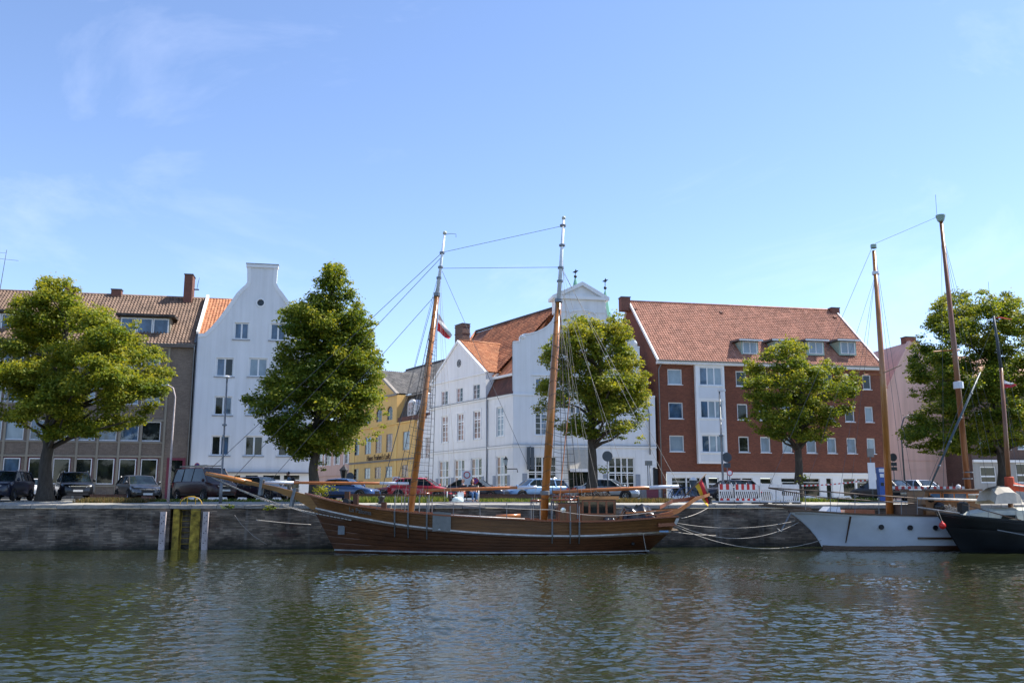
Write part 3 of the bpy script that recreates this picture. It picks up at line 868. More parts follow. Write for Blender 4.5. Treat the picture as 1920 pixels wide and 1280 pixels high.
# ================================================================== houses
FR = math.atan(0.194)                                            # the frontage runs at this angle to the picture
def front_y(X): return 82.2 + 0.194 * X
def house_frame(px, ang=FR):
    u = (px - CX) / F_PX / (math.cos(PITCH))
    D = 82.2 / (1 - 0.194 * u * 1.0)
    return Frame(u * D, D, GZ, ang)
def gutter(parent, x0, x1, y, z, mat='zinc', name='gutter'):
    mb = MB(); rows = []
    for x in (x0, x1): rows.append([(x, y - 0.09 + 0.09 * math.cos(a), z - 0.09 * math.sin(a)) for a in np.linspace(0, PI, 7)])
    mb.grid(rows); return mb.build(name, mat, parent)
def downpipe(parent, pts, r=0.055, mat='zinc', name='downpipe'):
    return MB().tube(pts, r, 8).build(name, mat, parent, True)
def chimney(parent, x0, x1, y0, y1, z0, z1, mat='chimney_brick', cap='lead'):
    o = MB().box(x0, x1, y0, y1, z0, z1).build('chimney', mat, parent)
    MB().box(x0 - .05, x1 + .05, y0 - .05, y1 + .05, z1 + .002, z1 + .09).build('chimney_cap', cap, o)
    return o
def body_box(parent, x0, x1, y0, y1, z1, mat, name='side_wall'):
    """side and back walls (the front is its own mesh)"""
    mb = MB()
    mb.add([(x0, y0, 0), (x0, y1, 0), (x0, y1, z1), (x0, y0, z1)], [(0, 1, 2, 3)])
    mb.add([(x1, y0, 0), (x1, y1, 0), (x1, y1, z1), (x1, y0, z1)], [(0, 1, 2, 3)])
    mb.add([(x0, y1, 0), (x1, y1, 0), (x1, y1, z1), (x0, y1, z1)], [(0, 1, 2, 3)])
    return mb.build(name, mat, parent)

# ------------------------------------------------------------------ A: long brown brick house, far left
def house_brown():
    f = house_frame(366)
    t = thing('brick_office_house', 'long brown brick house with dormers and concrete window grid behind the left tree', 'house', f.o, f.a)
    L = -30.0
    xe, ze = f.pix(330, 646)                    # eave height
    ze = f.pix(340, 645)[1]
    xr = 0.0
    cols = [(265, 301), (225, 260), (185, 219), (146, 179), (107, 141), (56, 92), (8, 45), (-34, 3), (-74, -38)]
    rows_px = [(654, 690), (722, 758), (790, 826.6)]
    holes, wins = [], []
    for (a, b) in cols:
        off = (300 - a) * -0.004
        for (t0, b0) in rows_px:
            s = (265 - a) * 0.022
            r = f.rect(a, b, t0 - s, b0 - s)
            r = (r[0], r[1], f.rect(265, 301, t0, b0)[2], f.rect(265, 301, t0, b0)[3])
            holes.append(rectpoly(r)); wins.append((r, 0))
    gcols = [(261, 296), (220, 256), (178, 215), (137, 173), (96, 132), (50, 90), (2, 38), (-40, -2), (-82, -44)]
    gz = f.rect(261, 296, 858, 908)
    for (a, b) in gcols:
        r = f.rect(a, b, 858, 908); r = (r[0], r[1], gz[2], gz[3])
        holes.append(rectpoly(r)); wins.append((r, 1))
    dr = f.rect(311, 346, 858, 931); dr = (dr[0], dr[1], 0.12, dr[3])
    holes.append(rectpoly(dr))
    wall_mesh([(L, 0), (xr, 0), (xr, ze), (L, ze)], holes, 0, 0.2).build('wall', 'brown_brick', t)
    body_box(t, L, xr, 0, 10, ze, 'brown_brick')
    for (r, g) in wins:
        if g:
            o = window(t, r, 0.08, 1, fr=0.11, mat='frame_plum', gl='glass_dark')
            rr = (r[0] + .09, r[1] - .09, r[2] + .02, r[3] - .09)
            window(t, rr, 0.03, 1, fr=0.07, mat='frame_white', gl=random.choice(['glass_dark', 'glass_dark', 'glass_sky']), name='inner_window')
        else:
            window(t, r, 0.06, 1, fr=0.075, gl=random.choice(['glass_sky', 'glass_sky', 'glass_curtain', 'glass_dark']), sill='sill_grey')
    # concrete grid in front of the brick panels
    k = 0
    edges = [305.5] + [(cols[i][0] + cols[i + 1][1]) / 2 for i in range(len(cols) - 1)]
    for e in edges:
        xm = f.x(e, 0, 4.0)
        MB().box(xm - 0.085, xm + 0.085, -0.075, -0.003, 0.1, ze - 0.05).build('mullion', 'tan_concrete', t)
    xm1 = f.x(305.5, 0, 4.0) - 0.087
    for (t0, b0) in rows_px + [(858, 908)]:
        r = f.rect(265, 301, t0, b0)
        for zz, hh in ((r[3] + 0.10, 0.16), (r[2] - 0.13, 0.1)):
            MB().box(L, xm1, -0.06, -0.002, zz - hh / 2, zz + hh / 2).build('concrete_band', 'tan_concrete', t)
    # door with plum surround
    d = MB(); d.box(dr[0], dr[0] + .22, -.03, .14, 0.12, dr[3]); d.box(dr[1] - .22, dr[1], -.03, .14, 0.12, dr[3]); d.box(dr[0] + .22, dr[1] - .22, -.03, .14, dr[3] - .2, dr[3])
    do = d.build('door', 'frame_plum', t)
    MB().box(dr[0] + .22, dr[1] - .22, .10, .13, 0.12, dr[3] - .2).build('door_leaf', 'glass_dark', do)
    MB().box(dr[0] + .23, dr[1] - .23, .05, .09, 1.5, 1.56).build('door_rail', 'galvanised', do)
    # roof
    yr = 5.3; zr = f.pix(200, 554, yr)[1]
    sl = Vector((0, yr + .35, zr - ze + 0.15))
    tiles(t, (L, -0.35, ze - 0.1), (1, 0, 0), sl, xr - L, sl.length, 'brown_tile', 0.27, 0.34, amp=.04, lift=.05)
    MB().add([(L, -.3, ze - .1), (xr, -.3, ze - .1), (xr, yr, zr), (L, yr, zr), (xr, 2 * yr + .3, ze - .1), (L, 2 * yr + .3, ze - .1)], [(0, 1, 2, 3), (3, 2, 4, 5)]).build('roof', 'dark_tile', t)
    MB().add([(xr, -.3, ze - .1), (xr, yr, zr), (xr, 2 * yr, ze - .1)], [(0, 1, 2)]).build('gable_wall', 'brown_brick', t)
    MB().tube([(L, yr, zr + .06), (xr, yr, zr + .06)], 0.13, 8).build('ridge', 'brown_tile', t, True)
    MB().box(L, xr, -.38, -.02, ze - .30, ze - .14).build('eave_board', 'slate_trim', t)
    gutter(t, L, xr + .1, -.4, ze - .08)
    xg = f.pix(367, 700)[0]
    downpipe(t, [(xr + .02, -.42, ze - .12), (xr + .02, -.30, ze - .5), (xr - .02, -.1, ze - .8), (xr - .02, -.1, 0.1)])
    # verge flashing toward the white house
    vb = MB(); vb.beam((xr + .05, -.3, ze + .05), (xr + .05, yr, zr + .22), .16, .25); vb.build('verge_flashing', 'lead', t)
    # dormers
    for (a, b, tp, bt) in ((226, 317, 597, 632), (-60, 33, 588, 612 + 8)):
        x0, x1, z0, z1 = f.rect(a, b, tp, bt, 0.9)
        d = MB(); d.add([(x0 - .1, .85, z0 - .12), (x1 + .1, .85, z0 - .12), (x1 + .1, .85, z1 + .12), (x0 - .1, .85, z1 + .12)], [(0, 1, 2, 3)])
        for xx in (x0 - .1, x1 + .1): d.add([(xx, .85, z0 - .12), (xx, .85, z1 + .12), (xx, 4.2, z1 + .12), (xx, 3.0, z0 - .12)], [(0, 1, 2, 3)])
        do = d.build('dormer', 'tan_concrete', t)
        n = 3
        for k in range(n):
            w = (x1 - x0) / n
            window(do, (x0 + w * k + .02, x0 + w * (k + 1) - .02, z0, z1), .78, 1, fr=.09, gl='glass_sky', name='dormer_window', fd=.06)
        MB().box(x0 - .35, x1 + .5, .35, 4.4, z1 + .14, z1 + .30).build('dormer_roof', 'dark_tile', do)
    # chimneys on the ridge
    def ch(a, b, tp, bt, d=0.6, y=yr, m='chimney_brick'):
        x0, _ = f.pix(a, bt, y); x1, z1 = f.pix(b, tp, y)
        return chimney(t, x0, x1, y - d / 2, y + d / 2, zr - .5, z1, m)
    big = ch(346, 364, 519, 560, 1.5)
    bx, bz = f.pix(368, 545, yr)
    br = MB(); br.box(bx - .15, bx + .28, yr - .5, yr - .2, bz, bz + .06); br.build('bracket', 'iron_black', t)
    ax, az = f.pix(375, 522, yr)
    MB().tube([(bx + .1, yr - .35, bz), (ax, yr - .35, az), (ax - .12, yr - .35, az - .6), (bx + .1, yr - .35, bz)], .012, 5).build('loop_aerial', 'wire', t)
    ch(209, 229, 545, 558); ch(123, 144, 541, 553, 0.8)
    # roof aerial
    ax, az = f.pix(2, 548, yr); _, at = f.pix(8, 467, yr)
    ar = thing('roof_aerial', 'tall thin television aerial on the ridge at the far left edge', 'aerial', f.world(ax - .2, yr + .2, zr - .2), f.a)
    MB().tube([(0, 0, 0), (0.25, 0, at - zr + .2)], [.035, .02], 6).build('pole', 'wire', ar)
    MB().tube([(-.9, 0, at - zr - .6), (1.3, 0, at - zr - .75)], .015, 5).build('crossbar', 'wire', ar)
    MB().tube([(-.5, 0, at - zr - .1), (.25, 0, at - zr - .1)], .012, 5).build('crossbar', 'wire', ar)
house_brown()

# ------------------------------------------------------------------ B: white house with the curved gable
def house_gable():
    f = house_frame(366)
    f.o = f.o + f.ux * 0.12 - f.uy * 0.12
    t = thing('gabled_house', 'white rendered house with tall curved gable and round attic window', 'house', f.o, f.a)
    xR = f.x(583, 0, 3.0)
    P = lambda px, py: f.pix(px, py)
    gl = [P(362, 625), P(383, 625), P(396, 613), P(410, 597), P(431, 568), P(444, 549), P(452, 541), P(460, 534), P(463.5, 529), P(463.5, 495)]
    gr = [P(521, 496), P(518.5, 531), P(523, 540), P(531, 550), P(543, 567), P(555, 583), P(569, 600), P(582, 616), P(590, 627)]
    xl = 0.0
    gl[0] = (xl, gl[0][1]); zsh = gl[0][1]; gr[-1] = (xR - .6, zsh + .05)
    outer = [(xl, 0.0), (xR, 0.0), (xR, zsh)] + [(p[0], p[1]) for p in reversed(gr)] + [(p[0], p[1]) for p in reversed(gl)]
    W = {}
    def rr(a, b, c, d, ref=None):
        r = f.rect(a, b, c, d)
        return r
    specs = [(439, 466.6, 604.5, 636), (506.7, 536, 606, 638)]
    for (c, d) in ((671, 706),): specs += [(405, 438, c - .5, d - .5), (466.6, 501.4, c, d), (528, 563, c + .6, d + .6)]
    for (c, d) in ((742.5, 778),): specs += [(401.5, 435, c, d), (463.5, 498, c, d), (525, 560, c + .3, d + .3)]
    for (c, d) in ((816.5, 854),): specs += [(395.5, 430, c - .5, d - .5), (458.5, 493, c + .3, d + .3), (521, 556, c + 1, d + 1)]
    rects = [rr(*s) for s in specs]
    shop = [rr(a, b, 889, 928) for (a, b) in ((437, 451), (458, 484), (491, 526), (530, 562))]
    shop = [(a, b, 0.5, d) for (a, b, c, d) in shop]
    c0, cz = P(488.7, 567.5); rad = 0.29
    holes = [rectpoly(r) for r in rects + shop] + [roundpoly((c0, cz), rad)]
    wall_mesh(outer, holes, 0, 0.14).build('wall', 'white_render', t)
    body_box(t, xl, xR, 0, 11, zsh, 'white_render')
    # gable returns (thickness of the parapet)
    top = [(xl, zsh)] + gl[1:] + gr
    mb = MB(); n = len(top)
    mb.add([(p[0], 0, p[1]) for p in top] + [(p[0], .35, p[1]) for p in top], [(i, i + 1, n + i + 1, n + i) for i in range(n - 1)])
    mb.add([(p[0], .35, p[1]) for p in top], tessellate_polygon([[Vector((p[0], p[1], 0)) for p in top]]))
    mb.build('parapet', 'white_render', t)
    # moulded band following the gable edge
    def inset(pts, d):
        out = []
        for i, p in enumerate(pts):
            a = Vector(pts[max(i - 1, 0)]); b = Vector(pts[min(i + 1, len(pts) - 1)])
            tdir = (b - a).normalized(); nrm = Vector((tdir.y, -tdir.x))
            out.append((p[0] + nrm.x * d, p[1] + nrm.y * d))
        return out
    for pts, name in ((gl, 'gable_band'), (gr, 'gable_band')):
        pts = [Vector(p) for p in pts]
        dd = 0.32
        inn = inset([tuple(p) for p in pts], dd)
        b = MB(); rows = [[(p.x, -.05, p.y) for p in pts], [(q[0], -.05, q[1]) for q in inn], [(q[0], .0, q[1]) for q in inn]]
        b.grid(rows); b.grid([[(p.x, .0, p.y) for p in pts], [(p.x, -.05, p.y) for p in pts]])
        b.build(name, 'white_trim', t)
    # cap
    xa, za = gl[-1]; xb, zb = gr[0]
    MB().box(xa - .05, xb + .05, -.12, .45, za - .28, za + .02).build('gable_cap', 'white_trim', t)
    MB().box(xa - .09, xb + .09, -.16, .49, za + .021, za + .07).build('cap_flashing', 'lead', t)
    for i, r in enumerate(rects):
        g = [['glass_sky'], ['glass_sky', 'glass_dark'], ['glass_curtain'], ['glass_dark', 'glass_sky'], ['glass_dark']][(0, 0, 1, 2, 0, 3, 0, 0, 3, 4, 4)[i]]
        o = window(t, r, 0.11, 2, fr=.11, gl=g)
        # raised plaster surround and sill
        s = MB(); e = .09
        s.box(r[0] - e, r[0] - .002, -.025, 0, r[2] - .02, r[3] + e); s.box(r[1] + .002, r[1] + e, -.025, 0, r[2] - .02, r[3] + e); s.box(r[0], r[1], -.025, 0, r[3] + .002, r[3] + e)
        s.build('surround', 'sooty_stone' if False else 'white_trim', o)
        MB().box(r[0] - .14, r[1] + .14, -.09, .09, r[2] - .09, r[2] - .004).build('sill', 'sill_grey', o)
    for r in shop: window(t, r, .08, 1, fr=.07, gl='glass_dark', transom=.72)
    s = MB(); s.lathe([(rad, 0), (rad, -.05), (rad + .10, -.05), (rad + .10, 0)], (c0, 0, cz), 24, 0, 'y')
    o = s.build('round_window', 'white_trim', t, 40)
    MB().lathe([(0, .1), (rad + .02, .1), (rad + .02, .11), (0, .11)], (c0, 0, cz), 24, 0, 'y').build('pane', 'glass_dark', o)
    # canopy ledge over the shop
    zc = P(500, 886)[1]; x1 = f.pix(437, 884)[0]
    MB().box(x1 - 1.0, xR, -.35, -.003, zc - .05, zc + .06).build('shop_canopy', 'slate_trim', t)
    # roofs: slope facing the water left of the gable, and the cross roof behind the gable
    yr = 5.1; zr = f.pix(400, 562.5, yr)[1]
    sl = Vector((0, yr, zr - zsh + .2))
    xE = f.x(440, 3.0, 10)
    tiles(t, (.1, .25, zsh - .05), (1, 0, 0), sl, xR * .45, sl.length, 'orange_tile', .26, .33)
    xq = xR * .46
    MB().add([(0, .2, zsh - .1), (xq, .2, zsh - .1), (xq, yr + .2, zr), (0, yr + .2, zr), (xq, 2 * yr, zsh), (0, 2 * yr, zsh)], [(0, 1, 2, 3), (3, 2, 4, 5)]).build('roof', 'dark_tile', t)
    MB().tube([(.05, yr + .25, zr + .12), (xq, yr + .25, zr + .12)], .13, 8).build('ridge', 'orange_tile', t, True)
    # cross roof: from the gable back
    xm = (gl[-1][0] + gr[0][0]) / 2; zt = f.pix(450, 543)[1] + .9
    hw = xR * .46
    b = MB(); b.add([(xm - hw, .3, zsh), (xm, .3, zt), (xm + hw, .3, zsh), (xm - hw, 9, zsh), (xm, 9, zt), (xm + hw, 9, zsh)], [(0, 1, 4, 3), (1, 2, 5, 4)]).build('cross_roof', 'orange_tile', t)
    ev = Vector((hw, 0, zt - zsh)); 
    tiles(t, (xm - hw, 7.0, zsh), (0, -1, 0), ev, 6.6, ev.length, 'orange_tile', .26, .33)
    # parapet strip at left toward the brown roof
    MB().beam((.02, .3, zsh + .12), (.02, yr, zr + .35), .22, .3).build('verge_wall', 'white_trim', t)
    downpipe(t, [(.05, -.06, zsh), (.05, -.06, .1)], .045, 'lead')
house_gable()

# ------------------------------------------------------------------ E: white corner house with the Dutch gable
S_ANG = math.atan2(1720.0 / math.cos(PITCH), -1136.0)             # the side street runs back to the left
def corner_frames():
    f = house_frame(962)
    # side facade: local x runs from the corner back along the street is negative; x axis points towards the corner
    ang = S_ANG - PI
    return f, Frame(f.o.x, f.o.y, GZ, ang)
FE, FS = corner_frames()
def house_dutch():
    f, s = FE, FS
    t = thing('corner_house', 'white stucco corner house with Dutch gable and orange tiled mansard roof', 'house', f.o, f.a)
    # children use the front frame; parts of the side facade hang on a turned parent part
    P = lambda px, py, dy=0: f.pix(px, py, dy)
    S = lambda px, py, dy=0: s.pix(px, py, dy)
    z_str = P(1000, 835)[1]; z_eave = P(962, 738)[1]
    xR = f.x(1228.5, 0, 8)
    # ---- front
    z_sh = P(962, 639)[1]
    gx = f.x(1199, 0, 14)
    left = [P(962, 639.5), P(975, 639), P(974, 633), P(976, 628.5), P(982, 625.5), P(993, 624.5), P(1006, 621), P(1018, 615.5), P(1028, 608.5), P(1036, 600), P(1042, 588), P(1043.5, 577)]
    left[0] = (0.0, left[0][1])
    right = [P(1136, 577), P(1138, 590), P(1145, 606), P(1154, 618), P(1163, 626), P(1173, 631), P(1184.5, 633.5), P(1191, 637), P(1194.5, 643), P(1194.5, 649), P(1199, 649.5)]
    right[-1] = (gx, right[-1][1])
    zb = P(1090, 562)[1]
    outer = [(0, 0), (xR, 0), (xR, z_eave), (gx, z_eave)] + list(reversed(right)) + [(right[0][0], zb), (left[-1][0], zb)] + list(reversed(left))
    cxs = [1014.5, 1080, 1146]
    g = [f.rect(990, 1044, 855, 917), f.rect(1141, 1190, 857, 919)]
    g = [(a, b, .75, d) for a, b, c, d in g]
    dr = f.rect(1066, 1108, 881, 931); dr = (dr[0], dr[1], .12, dr[3])
    fl1 = [f.rect(c - 11.5, c + 11.5, 760, 815.5) for c in cxs]
    fl2 = [f.rect(c - 10.5, c + 10.5, 709.5, 736) for c in cxs]
    zz1 = fl1[0][2:]; zz2 = fl2[0][2:]
    fl1 = [(a, b) + zz1 for a, b, _, _ in fl1]; fl2 = [(a, b) + zz2 for a, b, _, _ in fl2]
    holes = [rectpoly(r) for r in g + [dr] + fl1 + fl2]
    fw = wall_mesh(outer, holes, 0, .16).build('front_wall', 'white_stucco', t)
    for k, r in enumerate(g):
        window(t, r, .1, 4, fr=.1, gl='glass_dark', transom=.56, bars=(1, 4), sill='white_trim', muntin=.05)
        for sx in (-1, 1):
            xa = r[0] - .52 if sx < 0 else r[1] + .08
            if k == 0 and sx > 0: continue
            MB().box(xa, xa + .44, -.06, -.01, .9, r[2] + (r[3] - r[2]) * .52).build('shutter', 'shutter_grey', t)
    for r in fl1: window(t, r, .1, 2, fr=.1, gl=['glass_dark', 'glass_sky'], bars=(1, 5), transom=.72, sill='white_trim', muntin=.045)
    for r in fl2: window(t, r, .08, 2, fr=.07, gl='glass_sky', bars=(1, 3), sill='white_trim')
    for r in fl2[:1] + fl2[1:]: MB().box(r[0] - .35, r[1] + .35, -.14, -.002, r[3] + .26, r[3] + .36).build('window_cornice', 'white_trim', t)
    def surround(r, e=.12):
        m = MB(); m.box(r[0] - e, r[0] - .003, -.04, -.001, r[2] - .05, r[3] + e); m.box(r[1] + .003, r[1] + e, -.04, -.001, r[2] - .05, r[3] + e); m.box(r[0] - .001, r[1] + .001, -.04, -.001, r[3] + .003, r[3] + e)
        return m
    for r in fl1 + fl2: surround(r).build('surround', 'white_trim', t)
    # entrance
    MB().box(dr[0], dr[1], .10, .14, .12, dr[3]).build('door', 'glass_dark', t)
    MB().box(dr[0] - .1, dr[1] + .1, -.5, -.003, .12, .95).build('entrance_parapet', 'grey_concrete', t)
    zc0, zc1 = P(1086, 881)[1], P(1086, 842)[1]; xa, xb = f.x(1064, 0, 3), f.x(1108, 0, 3)
    m = MB(); m.hexa([(xa, -.9, zc0 + .1), (xb, -.9, zc0 + .1), (xb, -.004, zc0 + .1), (xa, -.004, zc0 + .1)], [(xa, -.18, zc1), (xb, -.18, zc1), (xb, -.004, zc1), (xa, -.004, zc1)])
    aw = m.build('awning', 'canvas_cream', t)
    MB().box(xa, xb, -.93, -.905, zc0 - .18, zc0 + .1).build('valance', 'flag_white', aw)
    # string course, eave cornice, base rustication grooves
    MB().box(-.05, xR, -.12, -.001, z_str - .11, z_str + .05).build('string_course', 'white_trim', t)
    MB().box(-.06, xR, -.15, -.002, z_str + .051, z_str + .075).build('string_flashing', 'lead', t)
    MB().box(-.05, gx, -.09, -.002, z_eave - .12, z_eave + .03).build('eave_cornice', 'white_trim', t)
    MB().box(gx, xR, -.10, .3, z_eave - .05, z_eave + .12).build('parapet_coping', 'white_trim', t)
    zs = np.linspace(.55, z_str - .35, 7)
    def groove_strips(fr_parent, rects, x0, x1, rot=0.0, name='rusticated_course'):
        for k in range(len(zs) - 1):
            za, zb_ = zs[k] + .012, zs[k + 1] - .012
            segs = [(x0, x1)]
            for r in rects:
                if r[3] + .05 > za and r[2] - .1 < zb_:
                    ns = []
                    for (a, b) in segs:
                        if r[1] + .1 <= a or r[0] - .1 >= b: ns.append((a, b)); continue
                        if r[0] - .12 > a: ns.append((a, r[0] - .12))
                        if r[1] + .12 < b: ns.append((r[1] + .12, b))
                    segs = ns
            for (a, b) in segs:
                if b - a > .1: MB().box(a, b, -.028, -.001, za, zb_).build(name, 'white_stucco', fr_parent).rotation_euler = (0, 0, rot)
    groove_strips(t, g + [dr], 0.0, xR)
    # gable parapet thickness and crowning pediment
    path = left + [(left[-1][0], zb)]
    for pth in (left, right):
        n = len(pth); m = MB()
        m.add([(p[0], -.07, p[1]) for p in pth] + [(p[0], .4, p[1]) for p in pth], [(i, i + 1, n + i + 1, n + i) for i in range(n - 1)])
        m.add([(p[0], -.07, p[1]) for p in pth] + [(p[0], -.07, p[1] - .12) for p in pth], [(i, i + 1, n + i + 1, n + i) for i in range(n - 1)])
        m.build('gable_coping', 'white_trim', t)
    back = [(0, z_eave)] + left + [(left[-1][0], zb), (right[0][0], zb)] + right + [(gx, z_eave)]
    MB().add([(p[0], .4, p[1]) for p in back], tessellate_polygon([[Vector((p[0], p[1], 0)) for p in back]])).build('gable_back', 'white_stucco', t)
    xa, xb = f.x(1036, 0, 16), f.x(1142, 0, 16); xm = P(1091, 540)[0]; zt = P(1091, 529)[1]
    ped = MB(); ped.box(xa + .35, xb - .35, -.06, 1.6, zb - 1.2, zb); po = ped.build('pediment', 'white_stucco', t)
    MB().box(xa, xb, -.3, 1.7, zb + .002, zb + .28).build('pediment_cornice', 'white_trim', po)
    MB().prism([(xa + .35, zb + .281), (xb - .35, zb + .281), (xm, zt - .28)], -.02, 1.5).build('tympanum', 'white_stucco', po)
    for sg, xe in ((-1, xa), (1, xb)):
        m = MB(); m.hexa([(xe, -.3, zb + .285), (xe - sg * .75, -.3, zb + .285), (xe - sg * .75, 1.7, zb + .285), (xe, 1.7, zb + .285)], [(xm, -.3, zt), (xm, -.3, zt - .35), (xm, 1.7, zt - .35), (xm, 1.7, zt)])
        m.build('raking_cornice', 'white_trim', po)
    # raised blind arch on the crown
    arc = [(xm + 1.05 * math.cos(a) * 1.25, zb - 1.45 + .45 * math.sin(a)) for a in np.linspace(0, PI, 12)]
    m = MB(); m.tube([(p[0], -.09, p[1]) for p in arc], .05, 6); m.build('blind_arch', 'white_trim', po, True)
    # scroll ends
    cxp, czp = P(981, 631)
    MB().lathe([(0, -.12), (.17, -.12), (.22, -.05), (.22, 0)], (cxp, 0, czp), 16, 0, 'y').build('scroll', 'white_trim', t, True)
    cxp, czp = P(1190, 643)
    MB().lathe([(0, -.12), (.17, -.12), (.22, -.05), (.22, 0)], (cxp, 0, czp), 16, 0, 'y').build('scroll', 'white_trim', t, True)
    # downpipe on the right end, wall boxes
    xd = f.x(1218, -.1, 6)
    downpipe(t, [(f.x(1211, 0, 9), -.12, P(1211, 755)[1]), (xd, -.12, P(1218, 775)[1]), (xd, -.12, P(1218, 852)[1])], .06, 'galvanised')
    # ---- side facade, built in a turned frame
    da = s.a - f.a
    class Side: pass
    def side(mb_, name, mats, smooth=False, par=None):
        o = mb_.build(name, mats, par or t, smooth)
        if par is None: o.rotation_euler = (0, 0, da)
        return o
    xL = S(806, 800)[0]                                            # far end of the side (negative)
    xj = S(913, 750)[0]                                            # joint between risalit and corner bay
    ze2 = S(962, 738)[1]
    zu = S(911, 698)[1]                                            # top of the attic wall
    g1 = [(828, 840, 779, 830), (857.5, 869.5, 775.5, 826), (887.5, 901, 770, 822.5), (931, 944.5, 763, 818)]
    g2 = [(827, 839.5, 733, 760), (856, 867.5, 727, 753.5), (886.7, 899.5, 720, 747.5)]
    g0 = [(822.5, 840.5, 864, 915), (851.5, 870.5, 861, 915), (882.5, 903, 857.5, 914), (930, 951, 855, 914)]
    R1 = [s.rect(*q) for q in g1]; R2 = [s.rect(*q) for q in g2]; R0 = [s.rect(*q) for q in g0]
    a1 = (sum(r[2] for r in R1) / 4, sum(r[3] for r in R1) / 4); a2 = (sum(r[2] for r in R2) / 3, sum(r[3] for r in R2) / 3)
    a0 = (.55, sum(r[3] for r in R0) / 4)
    R1 = [r[:2] + a1 for r in R1]; R2 = [r[:2] + a2 for r in R2]; R0 = [r[:2] + a0 for r in R0]
    zsd = (S(812, 765)[1] + ze2) / 2
    apx = S(859.5, 640)
    xl_ = S(809, 720)[0]; xr_ = S(911, 698)[0]
    zp = (S(811, 720)[1] + zu) / 2
    outer = [(xL, 0), (0, 0), (0, zsd), (xr_, zsd), (xr_, zp), (apx[0], apx[1]), (xl_, zp), (xl_, zsd), (xL, zsd)]
    w = wall_mesh(outer, [rectpoly(r) for r in R0 + R1 + R2], 0, .16)
    so = side(w, 'side_wall', 'white_stucco')
    for r in R0:
        o = window(t, r, .1, 3, fr=.11, gl=['glass_warm', 'glass_curtain', 'glass_dark'], transom=.52, bars=(1, 4), muntin=.045); o.rotation_euler = (0, 0, da)
        for sx in (-1, 1):
            xa = r[0] - .5 if sx < 0 else r[1] + .06
            side(MB().box(xa, xa + .42, -.06, -.01, .7, r[2] + (r[3] - r[2]) * .5), 'shutter', 'shutter_grey')
    for r in R1:
        o = window(t, r, .08, 2, gl=['glass_warm', 'glass_warm', 'glass_curtain'][:2] if r is not R1[3] else ['glass_curtain'], transom=.7, bars=(1, 5), sill='white_trim', muntin=.045, fr=.11); o.rotation_euler = (0, 0, da)
        side(surround(r, .2), 'surround', 'white_trim')
    for r in R2:
        o = window(t, r, .06, 2, fr=.075, gl=['glass_warm', 'glass_dark'], bars=(1, 3)); o.rotation_euler = (0, 0, da)
    side(MB().box(xL, .02, -.12, -.001, z_str - .11, z_str + .05), 'string_course', 'white_trim')
    side(MB().box(xL, .02, -.15, -.002, z_str + .051, z_str + .075), 'string_flashing', 'lead')
    side(MB().box(xL, .02, -.14, -.001, zsd - .15, zsd), 'eave_cornice', 'white_trim')
    side(MB().box(xL, .02, -.2, -.002, zsd + .001, zsd + .04), 'eave_flashing', 'lead')
    side(MB().box(xl_ - .1, xr_ + .1, -.14, -.001, zp - .12, zp + .03), 'pediment_cornice', 'white_trim')
    for (xa, xb) in ((xl_ - .15, 0), (xr_ + .15, 0)):
        m = MB(); sg = 1 if xa < apx[0] else -1
        m.hexa([(xa, -.16, zp + .031), (xa + sg * .35, -.16, zp + .031), (xa + sg * .35, .2, zp + .031), (xa, .2, zp + .031)], [(apx[0], -.16, apx[1] + .12), (apx[0], -.16, apx[1] - .12), (apx[0], .2, apx[1] - .12), (apx[0], .2, apx[1] + .12)])
        side(m, 'raking_cornice', 'white_trim')
    mc = S(861, 681)
    m = MB()
    for k in range(6):
        a = k * PI / 3
        m.lathe([(.10, 0), (.14, -.04), (.18, 0)], (mc[0] + .18 * math.cos(a), 0, mc[1] + .2 * math.sin(a)), 10, 0, 'y')
    m.lathe([(.30, 0), (.33, -.05), (.38, -.05), (.38, 0)], (mc[0], 0, mc[1]), 20, 0, 'y')
    side(m, 'medallion', 'lead', True)
    groove_strips(t, R0, xL, 0.0, da)
    xp = S(915, 760)[0]
    side(MB().tube([(xp, -.12, zsd), (xp, -.12, .1)], .07, 8), 'downpipe', 'zinc', True)
    # two small name plates by the corner
    for (a, b, c, d) in ((957, 964, 868, 877), (968, 977, 866, 876)):
        r = f.rect(a + 6, b + 6, c, d)
        MB().box(r[0], r[1], -.05, -.03, r[2], r[3]).build('name_plate', 'sign_white', t)
    # ---- roofs
    dpt = 7.5
    # mansard: steep dark lower slope above the corner bay, then the big orange slope, in side frame
    zm = S(945, 703)[1]; setb = 1.0
    m = MB(); m.add([(xr_, .05, zsd + .04), (-.05, .05, zsd + .04), (.3, setb, zm), (xr_, setb, zm)], [(0, 1, 2, 3)])
    side(m, 'mansard_slope', 'brown_shingle')
    side(MB().box(xr_ - .2, .3, setb - .28, setb + .1, zm + .003, zm + .22), 'mansard_cornice', 'white_trim')
    # wall cheek of the risalit
    for xx in (xr_, xl_): side(MB().add([(xx, 0, zsd), (xx, 0, zp), (xx, 4, zp), (xx, 4, zsd)], [(0, 1, 2, 3)]), 'cheek_wall', 'white_stucco')
    # main slope of the big roof: eave along the side street, ridge behind
    yb = setb - .25
    ry = 8.3
    zr = S(1000, 590.5, ry)[1]
    xh = S(893, 622, ry)[0]; xe = S(1041, 579, ry)[0] + .5
    ev = Vector((0, ry - yb, zr - zm - .2))
    x0 = S(812, 715)[0] - 1.0
    L = xe - x0
    hipdx = (xh - x0)
    # clip: hip on the far end, Dutch gable on the near end (front frame plane)
    nf = Vector((math.sin(f.a - s.a) * -1, 0, 0))
    # the front gable plane in the side frame: points (u, y) with front-frame y = .4
    ca, sa = math.cos(da), math.sin(da)
